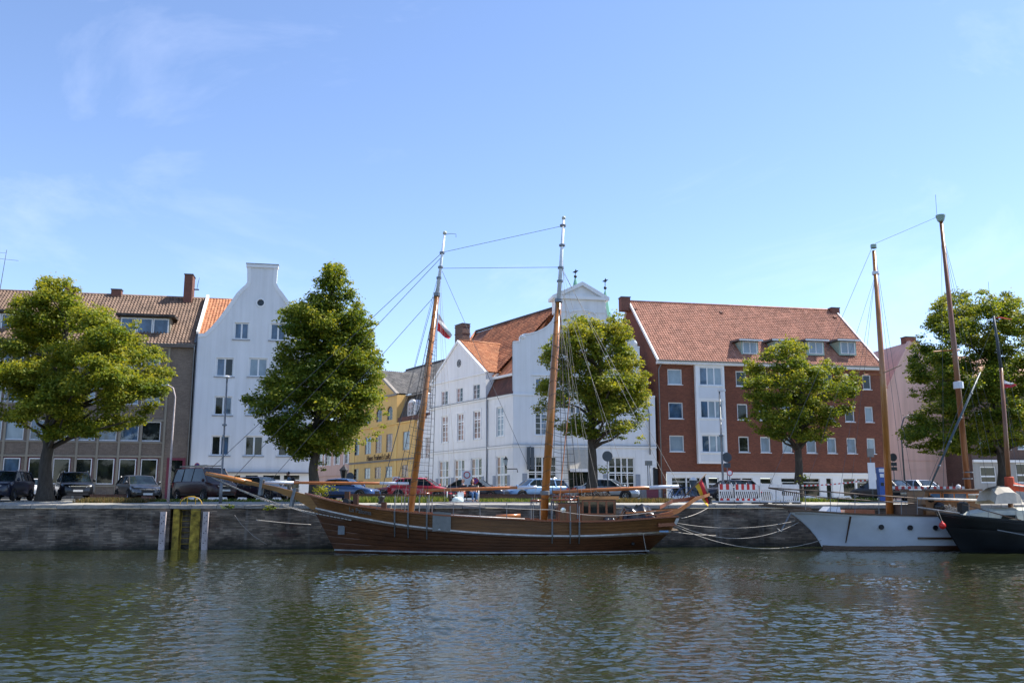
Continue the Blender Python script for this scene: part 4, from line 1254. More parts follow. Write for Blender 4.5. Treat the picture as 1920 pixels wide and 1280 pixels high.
    # side-local (x, y) -> front-local y' = x*sin(da) + y*cos(da); need y' >= .35
    l = ev.length; ky = (ry - yb) / l
    clips = [(l, -hipdx, 0.0), (sa, ca * ky, sa * x0 + ca * yb - .35)]
    ro = tiles(t, (0, 0, 0), (1, 0, 0), ev, L, l, 'old_tile', .27, .34, clips, amp=.035, lift=.045)
    ml = ro.matrix_local.copy(); en = Vector((1, 0, 0)).cross(ev.normalized())
    base = Matrix((Vector((1, 0, 0)), ev.normalized(), en)).transposed().to_4x4(); base.translation = Vector((x0, yb, zm + .24)) + en * .05
    ro.matrix_local = Matrix.Rotation(da, 4, 'Z') @ base
    # ridge tiles and hip
    side(MB().tube([(xh, ry, zr + .1), (xe, ry, zr + .1)], .16, 8), 'ridge', 'dark_tile', True)
    side(MB().tube([(x0, yb, zm + .3), (xh, ry, zr + .12)], .14, 8), 'hip_ridge', 'old_tile', True)
    # under-roof and rear slope so the mass is closed from the side
    def fl(x, y, z):   # front-frame point in side frame
        return (x * ca + y * sa, -x * sa + y * ca, z)
    q1 = (xh, ry, zr - .1); q2 = fl(xR * .42, .6, 0); 
    m = MB()
    bx = fl(0.3, .5, 0)
    rx = xe - 1.0
    m.add([(x0, yb + .1, zm + .1), (bx[0] - .3, yb + .3, zm + .1), (rx, ry, zr - .08), (xh, ry, zr - .08), (x0, 2 * ry, zm), (rx + 3, 2 * ry, zm)], [(0, 1, 2, 3), (3, 2, 5, 4), (0, 3, 4)])
    side(m, 'roof', 'old_tile')
    # body behind
    m = MB(); m.add([(xL, 0, 0), (xL, 12, 0), (xL, 12, zsd), (xL, 0, zsd)], [(0, 1, 2, 3)])
    side(m, 'end_wall', 'white_stucco')
    m = MB(); m.add([(xR, 0, 0), (xR, 14, 0), (xR, 14, z_eave), (xR, 0, z_eave)], [(0, 1, 2, 3)]); m.add([(gx, .4, z_eave), (gx, 8, z_eave), (gx, 8, right[-1][1]), (gx, .4, right[-1][1])], [(0, 1, 2, 3)])
    m.build('end_wall', 'white_stucco', t)
    # risalit cross roof: two tiled slopes running back from the pediment
    hw = xr_ - apx[0]; lenb = 5.2
    for sg in (1, -1):
        e2 = Vector((-sg * hw, 0, apx[1] - zp)); ll = e2.length
        o0 = Vector((apx[0] + sg * (hw + .1), .12 if sg > 0 else .12, zp + .02))
        cl = [(-1.0, -0.62 * 1.0, 5.4)] if True else []
        ro = tiles(t, (0, 0, 0), (0, 1, 0), e2, 5.4, ll, 'orange_tile', .25, .33, [])
        eu = Vector((0, 1, 0)); n2 = eu.cross(e2.normalized())
        if n2.z < 0: n2 = -n2
        b2 = Matrix((eu, e2.normalized(), n2)).transposed().to_4x4(); b2.translation = o0 + n2 * .05
        ro.matrix_local = Matrix.Rotation(da, 4, 'Z') @ b2
    side(MB().tube([(apx[0], .1, apx[1] + .14), (apx[0], 5.4, apx[1] + .14)], .12, 8), 'ridge', 'orange_tile', True)
    # chimney behind the pediment
    c0 = S(857.5, 645, 2.6); c1 = S(872, 607, 2.6)
    m = MB().box(c0[0], c1[0], 2.3, 3.2, apx[1] - 1.5, c1[1]); co = side(m, 'chimney', 'dark_brick')
    for k in range(1, 3): MB().box(c0[0] - .05, c1[0] + .05, 2.25, 3.25, c1[1] - .75 * k + .5, c1[1] - .75 * k + .58).build('chimney_course', 'dark_brick', co)
    MB().box(c0[0] - .05, c1[0] + .05, 2.25, 3.25, c1[1] + .002, c1[1] + .08).build('chimney_cap', 'lead', co)
    # black canted sign board hung on the front wall
    r = f.rect(988, 1001.5, 838, 880, -.3)
    sb = MB().box(r[0], (r[0] + r[1]) / 2 - .02, -.34, -.3, r[2], r[3]).box((r[0] + r[1]) / 2 + .02, r[1], -.34, -.3, r[2], r[3])
    o = thing('banner_sign', 'dark green double hanging banner on the white corner house front', 'sign', f.world((r[0] + r[1]) / 2, -.3, r[2]), f.a)
    w2 = (r[1] - r[0]) / 2
    for sg in (-1, 1): MB().box(min(sg * .02, sg * w2), max(sg * .02, sg * w2), -.02, .02, 0, r[3] - r[2]).build('panel', 'sign_back', o)
    MB().box(-.03, .03, -.03, .28, r[3] - r[2] + .003, r[3] - r[2] + .08).build('bracket', 'iron_black', o)
    # wall lantern on the side facade
    lx, lz = s.pix(948, 868, -.9)
    lw = thing('wall_lantern', 'black wall lantern on a scrolled bracket at the white house corner', 'lantern', s.world(lx, -.9, lz), s.a)
    lantern(lw)
    MB().tube([(0, 0, -.38), (0, .1, -.5), (.15, .35, -.5), (.55, .85, -.5), (.6, .88, -.8)], .045, 6).build('bracket', 'iron_black', lw)
def lantern(parent, k=1.0):
    MB().lathe([(.0, .62), (.03, .6), (.05, .5), (.20, .38), (.24, .34), (.22, .32), (0, .32)], (0, 0, 0), 8).build('lantern_roof', 'iron_black', parent)
    MB().lathe([(0, -.2), (.09, -.2), (.19, .31), (0, .31)], (0, 0, 0), 8).build('lantern_glass', 'glass_curtain', parent)
    m = MB()
    for i in range(4):
        a = PI / 4 + i * PI / 2
        m.tube([(.10 * math.cos(a), .10 * math.sin(a), -.2), (.20 * math.cos(a), .20 * math.sin(a), .32)], .012, 4)
    m.lathe([(0, -.38), (.05, -.36), (.10, -.22), (.11, -.19), (0, -.19)], (0, 0, 0), 8)
    m.build('lantern_frame', 'iron_black', parent)
house_dutch()

# ------------------------------------------------------------------ C: ochre house in the side street
def house_ochre():
    s0 = FS
    # the facade continues the line of the white side facade, slightly nearer the street
    f = Frame(s0.o.x, s0.o.y, GZ, s0.a)
    xr = f.pix(778, 800)[0]; xl = f.pix(655.5, 850)[0]
    o = f.world(xr, 0, 0)
    f = Frame(o.x, o.y, GZ, s0.a)
    t = thing('ochre_house', 'ochre yellow house with grey roof, pediment and brown lettering in the side street', 'house', f.o, f.a)
    P = lambda px, py, dy=0: f.pix(px, py, dy)
    xl = P(655.5, 850)[0]
    ze = (P(745, 792.5)[1] + P(776, 787)[1]) / 2
    up = [(663.7, 673.5, 823, 853), (684, 695.6, 818.5, 851), (704, 715.5, 816, 849), (723.7, 735.6, 813, 847), (755, 768, 807.5, 843)]
    lo = [(661.5, 672, 879, 898.5), (683, 694, 876.5, 897), (702.5, 714, 875, 896), (722.5, 735, 873.5, 895.5), (753, 765, 872, 894)]
    U = [f.rect(*q) for q in up]; Lw = [f.rect(*q) for q in lo]
    au = (sum(r[2] for r in U) / 5, sum(r[3] for r in U) / 5); al = (sum(r[2] for r in Lw) / 5, sum(r[3] for r in Lw) / 5)
    U = [r[:2] + au for r in U]; Lw = [r[:2] + al for r in Lw]
    xa = P(666, 760)[0]; xb = P(744, 760)[0]; zp = P(743, 739.5)[1]
    apx = ((xa + xb) / 2, P(706, 695)[1])
    A = [f.rect(725.5, 736, 761, 787), f.rect(705, 716, 764, 789), f.rect(684, 695, 767, 791)]
    az = A[0][2:]; A = [r[:2] + az for r in A]
    door = f.rect(702, 717, 914, 931); door = (door[0], door[1], .1, door[3])
    outer = [(xl, 0), (0, 0), (0, ze), (xb, ze), (xb, zp), apx, (xa, zp), (xa, ze), (xl, ze)]
    ov = roundpoly((apx[0] + .1, (zp + apx[1]) / 2 - .1), .5, 16, .7)
    wall_mesh(outer, [rectpoly(r) for r in U + Lw + [door]] + [archpoly(r) for r in A] + [ov], 0, .16).build('wall', 'ochre_render', t)
    for r in U: window(t, r, .08, 2, fr=.06, mat='sill_grey', gl=['glass_warm', 'glass_curtain', 'glass_sky', 'glass_dark'][random.randrange(4)], bars=(1, 5), muntin=.03)
    for r in Lw: window(t, r, .08, 2, fr=.06, mat='sill_grey', gl=random.choice(['glass_warm', 'glass_curtain', 'glass_dark']), bars=(1, 3), muntin=.03)
    for r in A: window(t, r, .10, 2, fr=.05, mat='sill_grey', gl='glass_dark', bars=(1, 4), muntin=.03)
    MB().lathe([(0, .1), (.6, .1), (.6, .11), (0, .11)], (apx[0] + .1, 0, (zp + apx[1]) / 2 - .1), 16, 0, 'y').build('pane', 'glass_dark', t)
    MB().box(door[0], door[1], .1, .14, .1, door[3]).build('door', 'slate_trim', t)
    zs = (P(655, 869)[1] + P(772, 858.5)[1]) / 2
    MB().box(xl, .02, -.12, -.001, zs - .12, zs + .02).build('string_course', 'sooty_stone', t)
    MB().box(xl, .02, -.18, -.002, zs + .021, zs + .06).build('string_flashing', 'slate_trim', t)
    MB().box(xl, 0, -.15, -.001, ze - .14, ze).build('eave_cornice', 'ochre_trim', t)
    MB().box(xa - .1, xb + .1, -.2, -.001, zp - .1, zp + .1).build('pediment_cornice', 'sooty_stone', t)
    for (x0, sg) in ((xa - .2, 1), (xb + .2, -1)):
        m = MB(); m.hexa([(x0, -.2, zp + .11), (x0 + sg * .45, -.2, zp + .11), (x0 + sg * .45, .2, zp + .11), (x0, .2, zp + .11)], [(apx[0], -.2, apx[1] + .2), (apx[0], -.2, apx[1] - .1), (apx[0], .2, apx[1] - .1), (apx[0], .2, apx[1] + .2)])
        m.build('raking_cornice', 'sooty_stone', t)
    # pilaster strips
    for px in (744, 746): pass
    for xx in (xb, xa): MB().box(xx - .3, xx + .3, -.05, -.001, .1, ze - .15).build('pilaster', 'ochre_trim', t)
    # lettering between the rows
    me = text_mesh("Hans Frahm's Loft", 1.0, .02, 'letter_brown')
    lx0, lz0 = P(688, 862.5); lx1, lz1 = P(731, 855)
    tw = max(v.co.x for v in me.vertices) - min(v.co.x for v in me.vertices)
    k = (lx1 - lx0) / tw
    inst('lettering', me, t, ((lx0 + lx1) / 2, -.03, zs + .16), (PI / 2, 0, 0), (k, min(k * 1.0, .85), 1))
    # roofs
    hw = xb - apx[0]
    for xx in (xa, xb): MB().add([(xx, 0, ze), (xx, 0, zp), (xx, 5, zp), (xx, 3, ze)], [(0, 1, 2, 3)]).build('cheek_wall', 'ochre_render', t)
    for sg in (1, -1):
        e2 = Vector((-sg * hw, 0, apx[1] - zp))
        tiles(t, (apx[0] + sg * hw, -.1, zp + .1), (0, 1, 0), e2, 5.5, e2.length, 'grey_tile', .26, .33)
    ry = 7.5; zr = P(790, 688, ry)[1]
    m = MB(); m.add([(xl, .1, ze), (2.2, .1, ze), (2.2, 1.4, zp - .2), (xl, 1.4, zp - .2)], [(0, 1, 2, 3)]); m.build('mansard_slope', 'dark_tile', t)
    MB().box(xb + .2, 2.2, .05, .3, ze + .02, ze + .55).build('mansard_foot', 'brown_shingle', t)
    MB().box(xb + .1, 2.2, 1.1, 1.5, zp - .2, zp - .05).build('mansard_cornice', 'sooty_stone', t)
    e3 = Vector((0, ry - 1.2, zr - zp))
    tiles(t, (xl, 1.2, zp), (1, 0, 0), e3, 6.0 - xl, e3.length, 'grey_tile', .27, .34)
    MB().tube([(xl, ry, zr + .1), (6, ry, zr + .1)], .15, 8).build('ridge', 'dark_tile', t, True)
    # arched white dormer
    r = f.rect(767, 779, 751, 779, .3)
    MB().prism(archpoly((r[0] - .12, r[1] + .12, r[2] - .05, r[3] + .15)), .2, 1.5).build('dormer', 'white_trim', t)
    window(t, (r[0] + .06, r[1] - .06, r[2] + .05, r[3] - .15), .14, 2, fr=.05, gl='glass_warm', bars=(1, 3), name='dormer_window')
    m = MB(); m.add([(xl, 0, 0), (xl, 9, 0), (xl, 9, ze), (xl, 0, ze)], [(0, 1, 2, 3)]); m.add([(2.2, .4, 0), (2.2, 9, 0), (2.2, 9, ze), (2.2, .4, ze)], [(0, 1, 2, 3)]); m.add([(0, 0, 0), (0, .4, 0), (0, .4, ze), (0, 0, ze)], [(0, 1, 2, 3)]); m.build('end_wall', 'ochre_render', t)
house_ochre()

# narrow grey-white house squeezed between ochre and white house (seen behind the fore mast)
def house_slim():
    f0 = FS
    xr = f0.pix(806, 800)[0]; xl = f0.pix(778.5, 800)[0]
    o = f0.world(xr - .05, .25, 0); f = Frame(o.x, o.y, GZ, f0.a)
    t = thing('narrow_house', 'narrow pale house between the ochre house and the white corner house', 'house', f.o, f.a)
    w = xr - xl - .1
    ze = f0.pix(806, 766)[1]
    rows = [(.9, 2.6), (4.4, 6.6)]
    rc = []
    for (a, b) in rows:
        for k in range(2): rc.append((-w + w * (.12 + .46 * k), -w + w * (.12 + .46 * k) + w * .28, a, b))
    wall_mesh([(-w, 0), (0, 0), (0, ze - .6), (-w, ze - .6)], [rectpoly(r) for r in rc], 0, .15).build('wall', 'white_stucco', t)
    for r in rc: window(t, r, .08, 2, fr=.07, gl='glass_warm', bars=(1, 4))
    m = MB(); m.add([(-w, 0, ze - .6), (0, 0, ze - .6), (0, 1.3, ze + 2.0), (-w, 1.3, ze + 2.0)], [(0, 1, 2, 3)]); m.build('mansard_slope', 'brown_shingle', t)
    d = MB(); d.prism(archpoly((-w * .75, -w * .25, ze - .3, ze + 1.9)), .1, 1.4); d.build('dormer', 'white_trim', t)
    window(t, (-w * .68, -w * .32, ze - .1, ze + 1.3), .04, 2, fr=.06, gl='glass_warm', bars=(1, 3), name='dormer_window')
house_slim()

# ------------------------------------------------------------------ D: pink house further up the side street
def house_pink():
    f0 = FS
    xr = f0.pix(655, 850)[0]; xl = f0.pix(585, 850)[0]
    o = f0.world(xr - .05, .1, 0); f = Frame(o.x, o.y, GZ, f0.a - R(0))
    t = thing('pink_house', 'pale pink house with white window surrounds beyond the ochre house', 'house', f.o, f.a)
    w = xr - xl
    P = lambda px, py: f.pix(px, py)
    ze = P(640, 812)[1]
    cs = [(646.5, 653), (628, 636), (610, 619), (596.5, 603.5)]
    rc = []
    for (a, b) in cs:
        r = f.rect(a, b, 845, 871); rc.append(r)
    z0 = sum(r[2] for r in rc) / 4; z1 = sum(r[3] for r in rc) / 4
    rc = [(r[0], r[1], z0, z1) for r in rc]
    lo = [(r[0], r[1], .5, 2.0) for r in rc]
    wall_mesh([(-w, 0), (0, 0), (0, ze), (-w, ze)], [rectpoly(r) for r in rc + lo], 0, .15).build('wall', 'pink_render', t)
    for r in rc:
        window(t, r, .08, 2, fr=.08, gl='glass_dark', bars=(1, 3))
        e = .25
        m = MB(); m.box(r[0] - e, r[0] - .003, -.05, -.001, r[2] - .1, r[3] + .2); m.box(r[1] + .003, r[1] + e, -.05, -.001, r[2] - .1, r[3] + .2); m.box(r[0] - .003, r[1] + .003, -.05, -.001, r[3] + .004, r[3] + .2); m.build('surround', 'white_trim', t)
    for r in lo: window(t, r, .08, 2, fr=.08, gl='glass_dark')
    zs = P(640, 889)[1]
    MB().box(-w, 0, -.14, -.001, zs - .1, zs + .05).build('string_course', 'pink_render', t)
    MB().box(-w, 0, -.2, -.001, ze - .3, ze).build('eave_cornice', 'white_trim', t)
    MB().add([(-w, -.2, ze), (0, -.2, ze), (0, 5, ze + 4), (-w, 5, ze + 4)], [(0, 1, 2, 3)]).build('roof', 'grey_tile', t)
    MB().add([(-w, 0, 0), (-w, 9, 0), (-w, 9, ze), (-w, 0, ze)], [(0, 1, 2, 3)]).build('end_wall', 'pink_render', t)
house_pink()

# ------------------------------------------------------------------ F: red brick apartment house
def house_red():
    f = house_frame(1230.5)
    t = thing('red_apartment_house', 'red brick apartment house with big red tiled roof, four dormers and white oriel', 'house', f.o, f.a)
    P = lambda px, py, dy=0: f.pix(px, py, dy)
    ze = (P(1232, 684)[1] + P(1640, 692)[1]) / 2
    xR = f.x(1655, 0, 8)
    zg = P(1450, 888)[1]
    rows = [(693, 722), (755, 785.5), (816.5, 846.8)]
    lcol = [(1252, 1279.5), (1253.8, 1281), (1255.5, 1283)]
    rcols3 = [(1385, 1405), (1426, 1445), (1467, 1486), (1512, 1531), (1551, 1568.5), (1588, 1606), (1625.7, 1641.5)]
    zr_ = []
    for (a, b) in rows:
        r = f.rect(1300, 1330, a, b); zr_.append(r[2:])
    xl3 = f.rect(1255.5, 1283, 816.5, 846.8)[:2]
    rx3 = [f.rect(a, b, 816.5, 846.8)[:2] for a, b in rcols3]
    big, small = [], []
    for z in zr_:
        big.append(xl3 + z)
        for x in rx3: small.append(x + z)
    ox0, ox1 = f.x(1306.5, -.35, 8), f.x(1361, -.35, 8)
    shops = [(1260, 1286.5), (1288, 1313), (1371, 1390), (1391.5, 1411), (1465, 1499), (1502, 1537), (1581, 1604), (1607, 1631)]
    doors = [(1328, 1348), (1425, 1448), (1549, 1561)]
    zt = P(1450, 896)[1]
    sr = [f.rect(a, b, 896, 930)[:2] + (.45, zt) for a, b in shops]
    dr = [f.rect(a, b, 896, 930)[:2] + (.1, zt) for a, b in doors]
    up = wall_mesh([(0, zg), (xR, zg), (xR, ze), (0, ze)], [rectpoly(r) for r in big + small], 0, .17)
    up.build('wall', 'red_brick', t)
    # brick returns at both ends of the ground floor, white shop front between
    x1 = f.x(1250, 0, 1)
    MB().add([(0, 0, 0), (x1, 0, 0), (x1, 0, zg), (0, 0, zg)], [(0, 1, 2, 3)]).build('pier', 'red_brick', t)
    wall_mesh([(x1, 0), (xR, 0), (xR, zg), (x1, zg)], [rectpoly(r) for r in sr + dr], -.06, .25).build('shop_front', 'white_trim', t)
    MB().box(x1 - .02, xR, -.16, -.062, zg - .02, zg + .12).build('shop_fascia', 'white_trim', t)
    for r in sr: window(t, r, .05, 1, fr=.04, gl='glass_dark', name='shop_window', transom=.78)
    for r in dr:
        o = MB().box(r[0] + .04, r[1] - .04, .1, .14, .1, r[3] - .05).build('door', 'glass_dark', t)
        d = MB(); d.box(r[0], r[1], .08, .15, r[3] - .62, r[3] - .5); d.box(r[0], r[0] + .1, .08, .15, .1, r[3]); d.box(r[1] - .1, r[1], .08, .15, .1, r[3]); d.build('door_frame', 'frame_white', o)
    for r in big: window(t, r, .11, 1, fr=.10, gl=random.choice(['glass_sky', 'glass_dark', 'glass_curtain']), sill='frame_white')
    for r in small: window(t, r, .11, 1, fr=.11, gl=random.choice(['glass_sky', 'glass_sky', 'glass_dark', 'glass_curtain']), sill='frame_white')
    # white oriel
    zo = P(1335, 869)[1]
    wz = [f.rect(1318, 1352, a, b, -.35)[2:] for a, b in ((688, 722.5), (750.5, 784), (815, 848))]
    owin = [(ox0 + .38, ox1 - .22) + z for z in wz]
    m = wall_mesh([(ox0, zo), (ox1, zo), (ox1, ze), (ox0, ze)], [rectpoly(r) for r in owin], -.36, .12)
    m.add([(ox0, -.36, zo), (ox0, 0, zo), (ox0, 0, ze), (ox0, -.36, ze)], [(0, 1, 2, 3)]); m.add([(ox1, -.36, zo), (ox1, 0, zo), (ox1, 0, ze), (ox1, -.36, ze)], [(0, 1, 2, 3)])
    m.add([(ox0, -.36, zo), (ox1, -.36, zo), (ox1, 0, zo), (ox0, 0, zo)], [(0, 1, 2, 3)])
    oo = m.build('oriel', 'white_trim', t)
    for r in owin:
        w = window(t, r, -.28, 3, fr=.10, gl=['glass_sky', 'glass_curtain', 'glass_curtain'], name='oriel_window')
        MB().box(r[0] - .1, r[1] + .1, -.44, -.362, r[2] - .09, r[2] - .005).build('sill', 'frame_white', w)
    for k in range(3):
        za = owin[k][2] - .2; zb = (owin[k + 1][3] + .2) if k < 2 else zo + .2
        MB().box(ox0 + .3, ox1 - .2, -.385, -.362, zb, za).build('oriel_panel', 'oriel_panel', oo)
    # eave
    MB().box(-.1, xR + .1, -.55, -.01, ze - .02, ze + .22).build('eave_box', 'white_trim', t)
    gutter(t, -.1, xR + .2, -.58, ze + .30)
    downpipe(t, [(.3, -.5, ze + .2), (.28, -.3, ze - .1), (.12, -.1, ze - .55), (.12, -.1, .1)], .055, 'galvanised')
    # roof
    yr = 7.6
    zr = (P(1180, 567.5, yr)[1] + P(1560, 582, yr)[1]) / 2
    z0 = ze + .24
    ev = Vector((0, yr + .55, zr - z0))
    dorm = []
    tiles(t, (-.05, -.55, z0), (1, 0, 0), ev, xR + .1, ev.length, 'red_tile', .25, .33, amp=.036, lift=.045)
    # hip-less gable ends; the near-left gable wall with white verge
    MB().add([(0, 0, 0), (0, 2 * yr, 0), (0, 2 * yr, ze), (0, yr, zr - .1), (0, 0, ze)], [(0, 1, 2, 3, 4)]).build('gable_wall', 'red_brick', t)
    MB().add([(xR, 0, 0), (xR, 2 * yr, 0), (xR, 2 * yr, ze), (xR, yr, zr - .1), (xR, 0, ze)], [(0, 1, 2, 3, 4)]).build('gable_wall', 'red_brick', t)
    MB().add([(0, yr, zr - .03), (xR, yr, zr - .03), (xR, 2 * yr + .5, z0), (0, 2 * yr + .5, z0)], [(0, 1, 2, 3)]).build('rear_roof', 'red_tile', t)
    MB().add([(0.02, -.5, z0 - .08), (xR, -.5, z0 - .08), (xR, yr, zr - .1), (.02, yr, zr - .1)], [(0, 1, 2, 3)]).build('roof_deck', 'dark_tile', t)
    for xx in (-.10, xR + .10):
        MB().beam((xx, -.6, z0 + .0), (xx, yr, zr + .06), .14, .26).build('verge_board', 'white_trim', t)
        MB().beam((xx, 2 * yr + .5, z0 + .0), (xx, yr, zr + .06), .14, .26).build('verge_board', 'white_trim', t)
    MB().tube([(0, yr, zr + .09), (xR, yr, zr + .09)], .13, 8).build('ridge', 'red_tile', t, True)
    # dormers
    for px in (1392, 1453.5, 1515.5, 1575.5):
        x0, x1, za, zb = f.rect(px, px + 26.5, 641, 663.5, .55)
        yw = .5
        zsl = z0 + (yw + .55) / (yr + .55) * (zr - z0)
        za = max(za, zsl + .1)
        d = MB(); d.add([(x0 - .15, yw, za - .15), (x1 + .15, yw, za - .15), (x1 + .15, yw, zb + .05), (x0 - .15, yw, zb + .05)], [(0, 1, 2, 3)])
        yb = yw + (zb - za) * (yr + .55) / (zr - z0) + .4
        for xx in (x0 - .15, x1 + .15): d.add([(xx, yw, za - .2), (xx, yw, zb + .05), (xx, yb, zb + .05)], [(0, 1, 2)])
        do = d.build('dormer', 'mint_metal', t)
        window(do, (x0, x1, za, zb), yw - .05, 2, fr=.07, gl='glass_curtain', name='dormer_window', sill=None)
        MB().hexa([(x0 - .5, yw - .5, zb + .06), (x1 + .4, yw - .5, zb + .06), (x1 + .4, yb + .8, zb + .2), (x0 - .5, yb + .8, zb + .2)], [(x0 - .5, yw - .5, zb + .22), (x1 + .4, yw - .5, zb + .22), (x1 + .4, yb + .8, zb + .42), (x0 - .5, yb + .8, zb + .42)]).build('dormer_roof', 'lead', do)
        MB().box(x0 - .55, x1 + .45, yw - .53, yw - .502, zb + .02, zb + .16).build('dormer_fascia', 'white_trim', do)
    # chimneys and vents
    for (a, b, tp) in ((1163.5, 1180, 559), (1556, 1571.5, 579)):
        x0, _ = P(a, 575, yr - .3); x1, z1 = P(b, tp, yr - .3)
        chimney(t, x0, x1, yr - .6, yr + .3, zr - 1.0, z1)
    x0, _ = P(1144.5, 590, yr + 2); x1, z1 = P(1157, 571, yr + 2)
    for (px, py) in ((1190, 583), (1352, 604), (1565, 601)):
        k = .62 if py < 600 else .7
        yv = yr - 1.2; xv, zv = P(px, py, yv)
        zsl = z0 + (yv + .55) / (yr + .55) * (zr - z0)
        MB().hexa([(xv - .12, yv - .25, zsl - .15), (xv + .12, yv - .25, zsl - .15), (xv + .12, yv + .15, zsl + .2), (xv - .12, yv + .15, zsl + .2)], [(xv - .1, yv - .25, zsl + .08), (xv + .1, yv - .25, zsl + .08), (xv + .1, yv + .1, zsl + .3), (xv - .1, yv + .1, zsl + .3)]).build('vent_tile', 'brown_shingle', t)
house_red()

# ------------------------------------------------------------------ G: pink gable wall and H: brick house at the right edge
def house_rose():
    f = house_frame(1661)
    f = Frame(f.o.x + f.uy.x * 4, f.o.y + f.uy.y * 4, GZ, f.a)
    t = thing('pink_gable_house', 'blank pale pink gable wall with brick chimney right of the red apartment house', 'house', f.o, f.a)
    P = lambda px, py, dy=0: f.pix(px, py, dy)
    pts = [(P(1655, 800)[0], 0), (P(1826, 880)[0], 0), (P(1826, 830)[0], P(1826, 830)[1]), P(1790, 760), P(1719, 641), P(1705, 641), P(1663, 728), (P(1655, 800)[0], P(1660, 735)[1])]
    MB().prism(pts, 0, 9).build('wall', 'rose_render', t)
    n = [P(1663, 728), P(1705, 641), P(1719, 641), P(1790, 760)]
    MB().beam((n[0][0], 0.1, n[0][1] + .08), (n[1][0], .1, n[1][1] + .08), .5, .14).build('verge', 'rose_render', t)
    MB().beam((n[2][0], 0.1, n[2][1] + .08), (n[3][0], .1, n[3][1] + .08), .5, .14).build('verge', 'rose_render', t)
    x0, z0 = P(1705, 648); x1, z1 = P(1723, 631)
    chimney(t, x0, x1, .5, 1.4, z0 - .5, z1)
    # weathered horizontal joints and a plain beam mark
    for py in (863, 881): 
        z = P(1740, py)[1]
        MB().box(P(1668, py)[0], P(1822, py)[0], -.05, -.002, z - .03, z + .03).build('ledge', 'rose_render', t)
    a, z = P(1756, 847); b, _ = P(1797, 846)
    MB().box(a, b, -.15, -.002, z - .06, z + .06).build('beam', 'sooty_stone', t)
    # low wall in front with lattice
    f2 = house_frame(1830)
    f2 = Frame(f2.o.x, f2.o.y, GZ, f2.a)
    t = thing('brick_shop_house', 'dark brick house with grey shop front at the right edge behind the tree', 'house', f2.o, f2.a)
    Q = lambda px, py, dy=0: f2.pix(px, py, dy)
    x0 = Q(1822, 860)[0]; x1 = Q(2260, 860)[0]; zt = Q(1850, 600)[1] * .62; zb = Q(1850, 864)[1]
    rc = [f2.rect(a, a + 24, 826, 842) for a in (1834, 1870, 1908, 1946)]
    rc += [(r[0], r[1], r[2] + 2.9, r[3] + 3.0) for r in rc[:4]]
    wall_mesh([(x0, zb), (x1, zb), (x1, zt), (x0, zt)], [rectpoly(r) for r in rc], 0, .16).build('wall', 'dark_brick', t)
    for r in rc: window(t, r, .08, 2, fr=.08, gl='glass_sky', sill='frame_white')
    g = [f2.rect(1838, 1868, 874, 905), f2.rect(1905, 1936, 868, 905)]
    wall_mesh([(x0, 0), (x1, 0), (x1, zb), (x0, zb)], [rectpoly(r) for r in g], -.05, .2).build('shop_front', 'grey_concrete', t)
    for r in g: window(t, r, .05, 1, fr=.12, gl='glass_dark', transom=.4, name='shop_window')
    MB().box(x0, x1, -.25, -.052, zb - .12, zb + .12).build('fascia', 'white_trim', t)
    MB().add([(x0, -.3, zt), (x1, -.3, zt), (x1, 5, zt + 4), (x0, 5, zt + 4)], [(0, 1, 2, 3)]).build('roof', 'red_tile', t)
    MB().add([(x0, 0, 0), (x0, 9, 0), (x0, 9, zt), (x0, 5, zt + 4), (x0, 0, zt)], [(0, 1, 2, 3, 4)]).build('end_wall', 'dark_brick', t)
house_rose()

# church spires behind the Dutch gable
def spire(px, ptop, pbase, Y, label):
    base = at_y(px, pbase, Y); top = at_y(px, ptop, Y); h = top.z - GZ
    t = thing('church_spire', label, 'spire', (base.x, Y, GZ - .5), 0, 'copper church spires behind the white gable')
    hb = at_y(px, pbase, Y).z - GZ
    z1 = hb + .5
    MB().box(-2.2, 2.2, -2.2, 2.2, 0, z1 - 12).build('tower', 'red_brick', t)
    zs = z1 - 12
    MB().lathe([(2.6, zs), (1.2, zs + (z1 - zs) * .55), (.35, z1), (.10, z1 + 1.0), (0.08, z1 + 1.2)], (0, 0, 0), 8).build('helm', 'copper_green', t)
    zt = h + .5
    MB().tube([(0, 0, z1 + 1), (0, 0, zt - .4)], .06, 6).build('finial_rod', 'iron_black', t)
    MB().lathe([(0, -.28), (.2, -.2), (.28, 0), (.2, .2), (0, .28)], (0, 0, z1 + (zt - z1) * .45), 10).build('finial_ball', 'iron_black', t, True)
    m = MB(); m.prism([(-.5, 0), (.1, -.15), (.55, .35), (.2, .3), (.1, .6), (-.1, .25)], -.03, .03)
    m.build('weathercock', 'iron_black', t, loc=(0, 0, zt - .7))
spire(1079, 503, 531, 150, 'left thin copper spire tip with weathercock above the white pediment')
spire(1135, 520, 556, 150, 'right green copper spire with weathercock beside the white pediment')
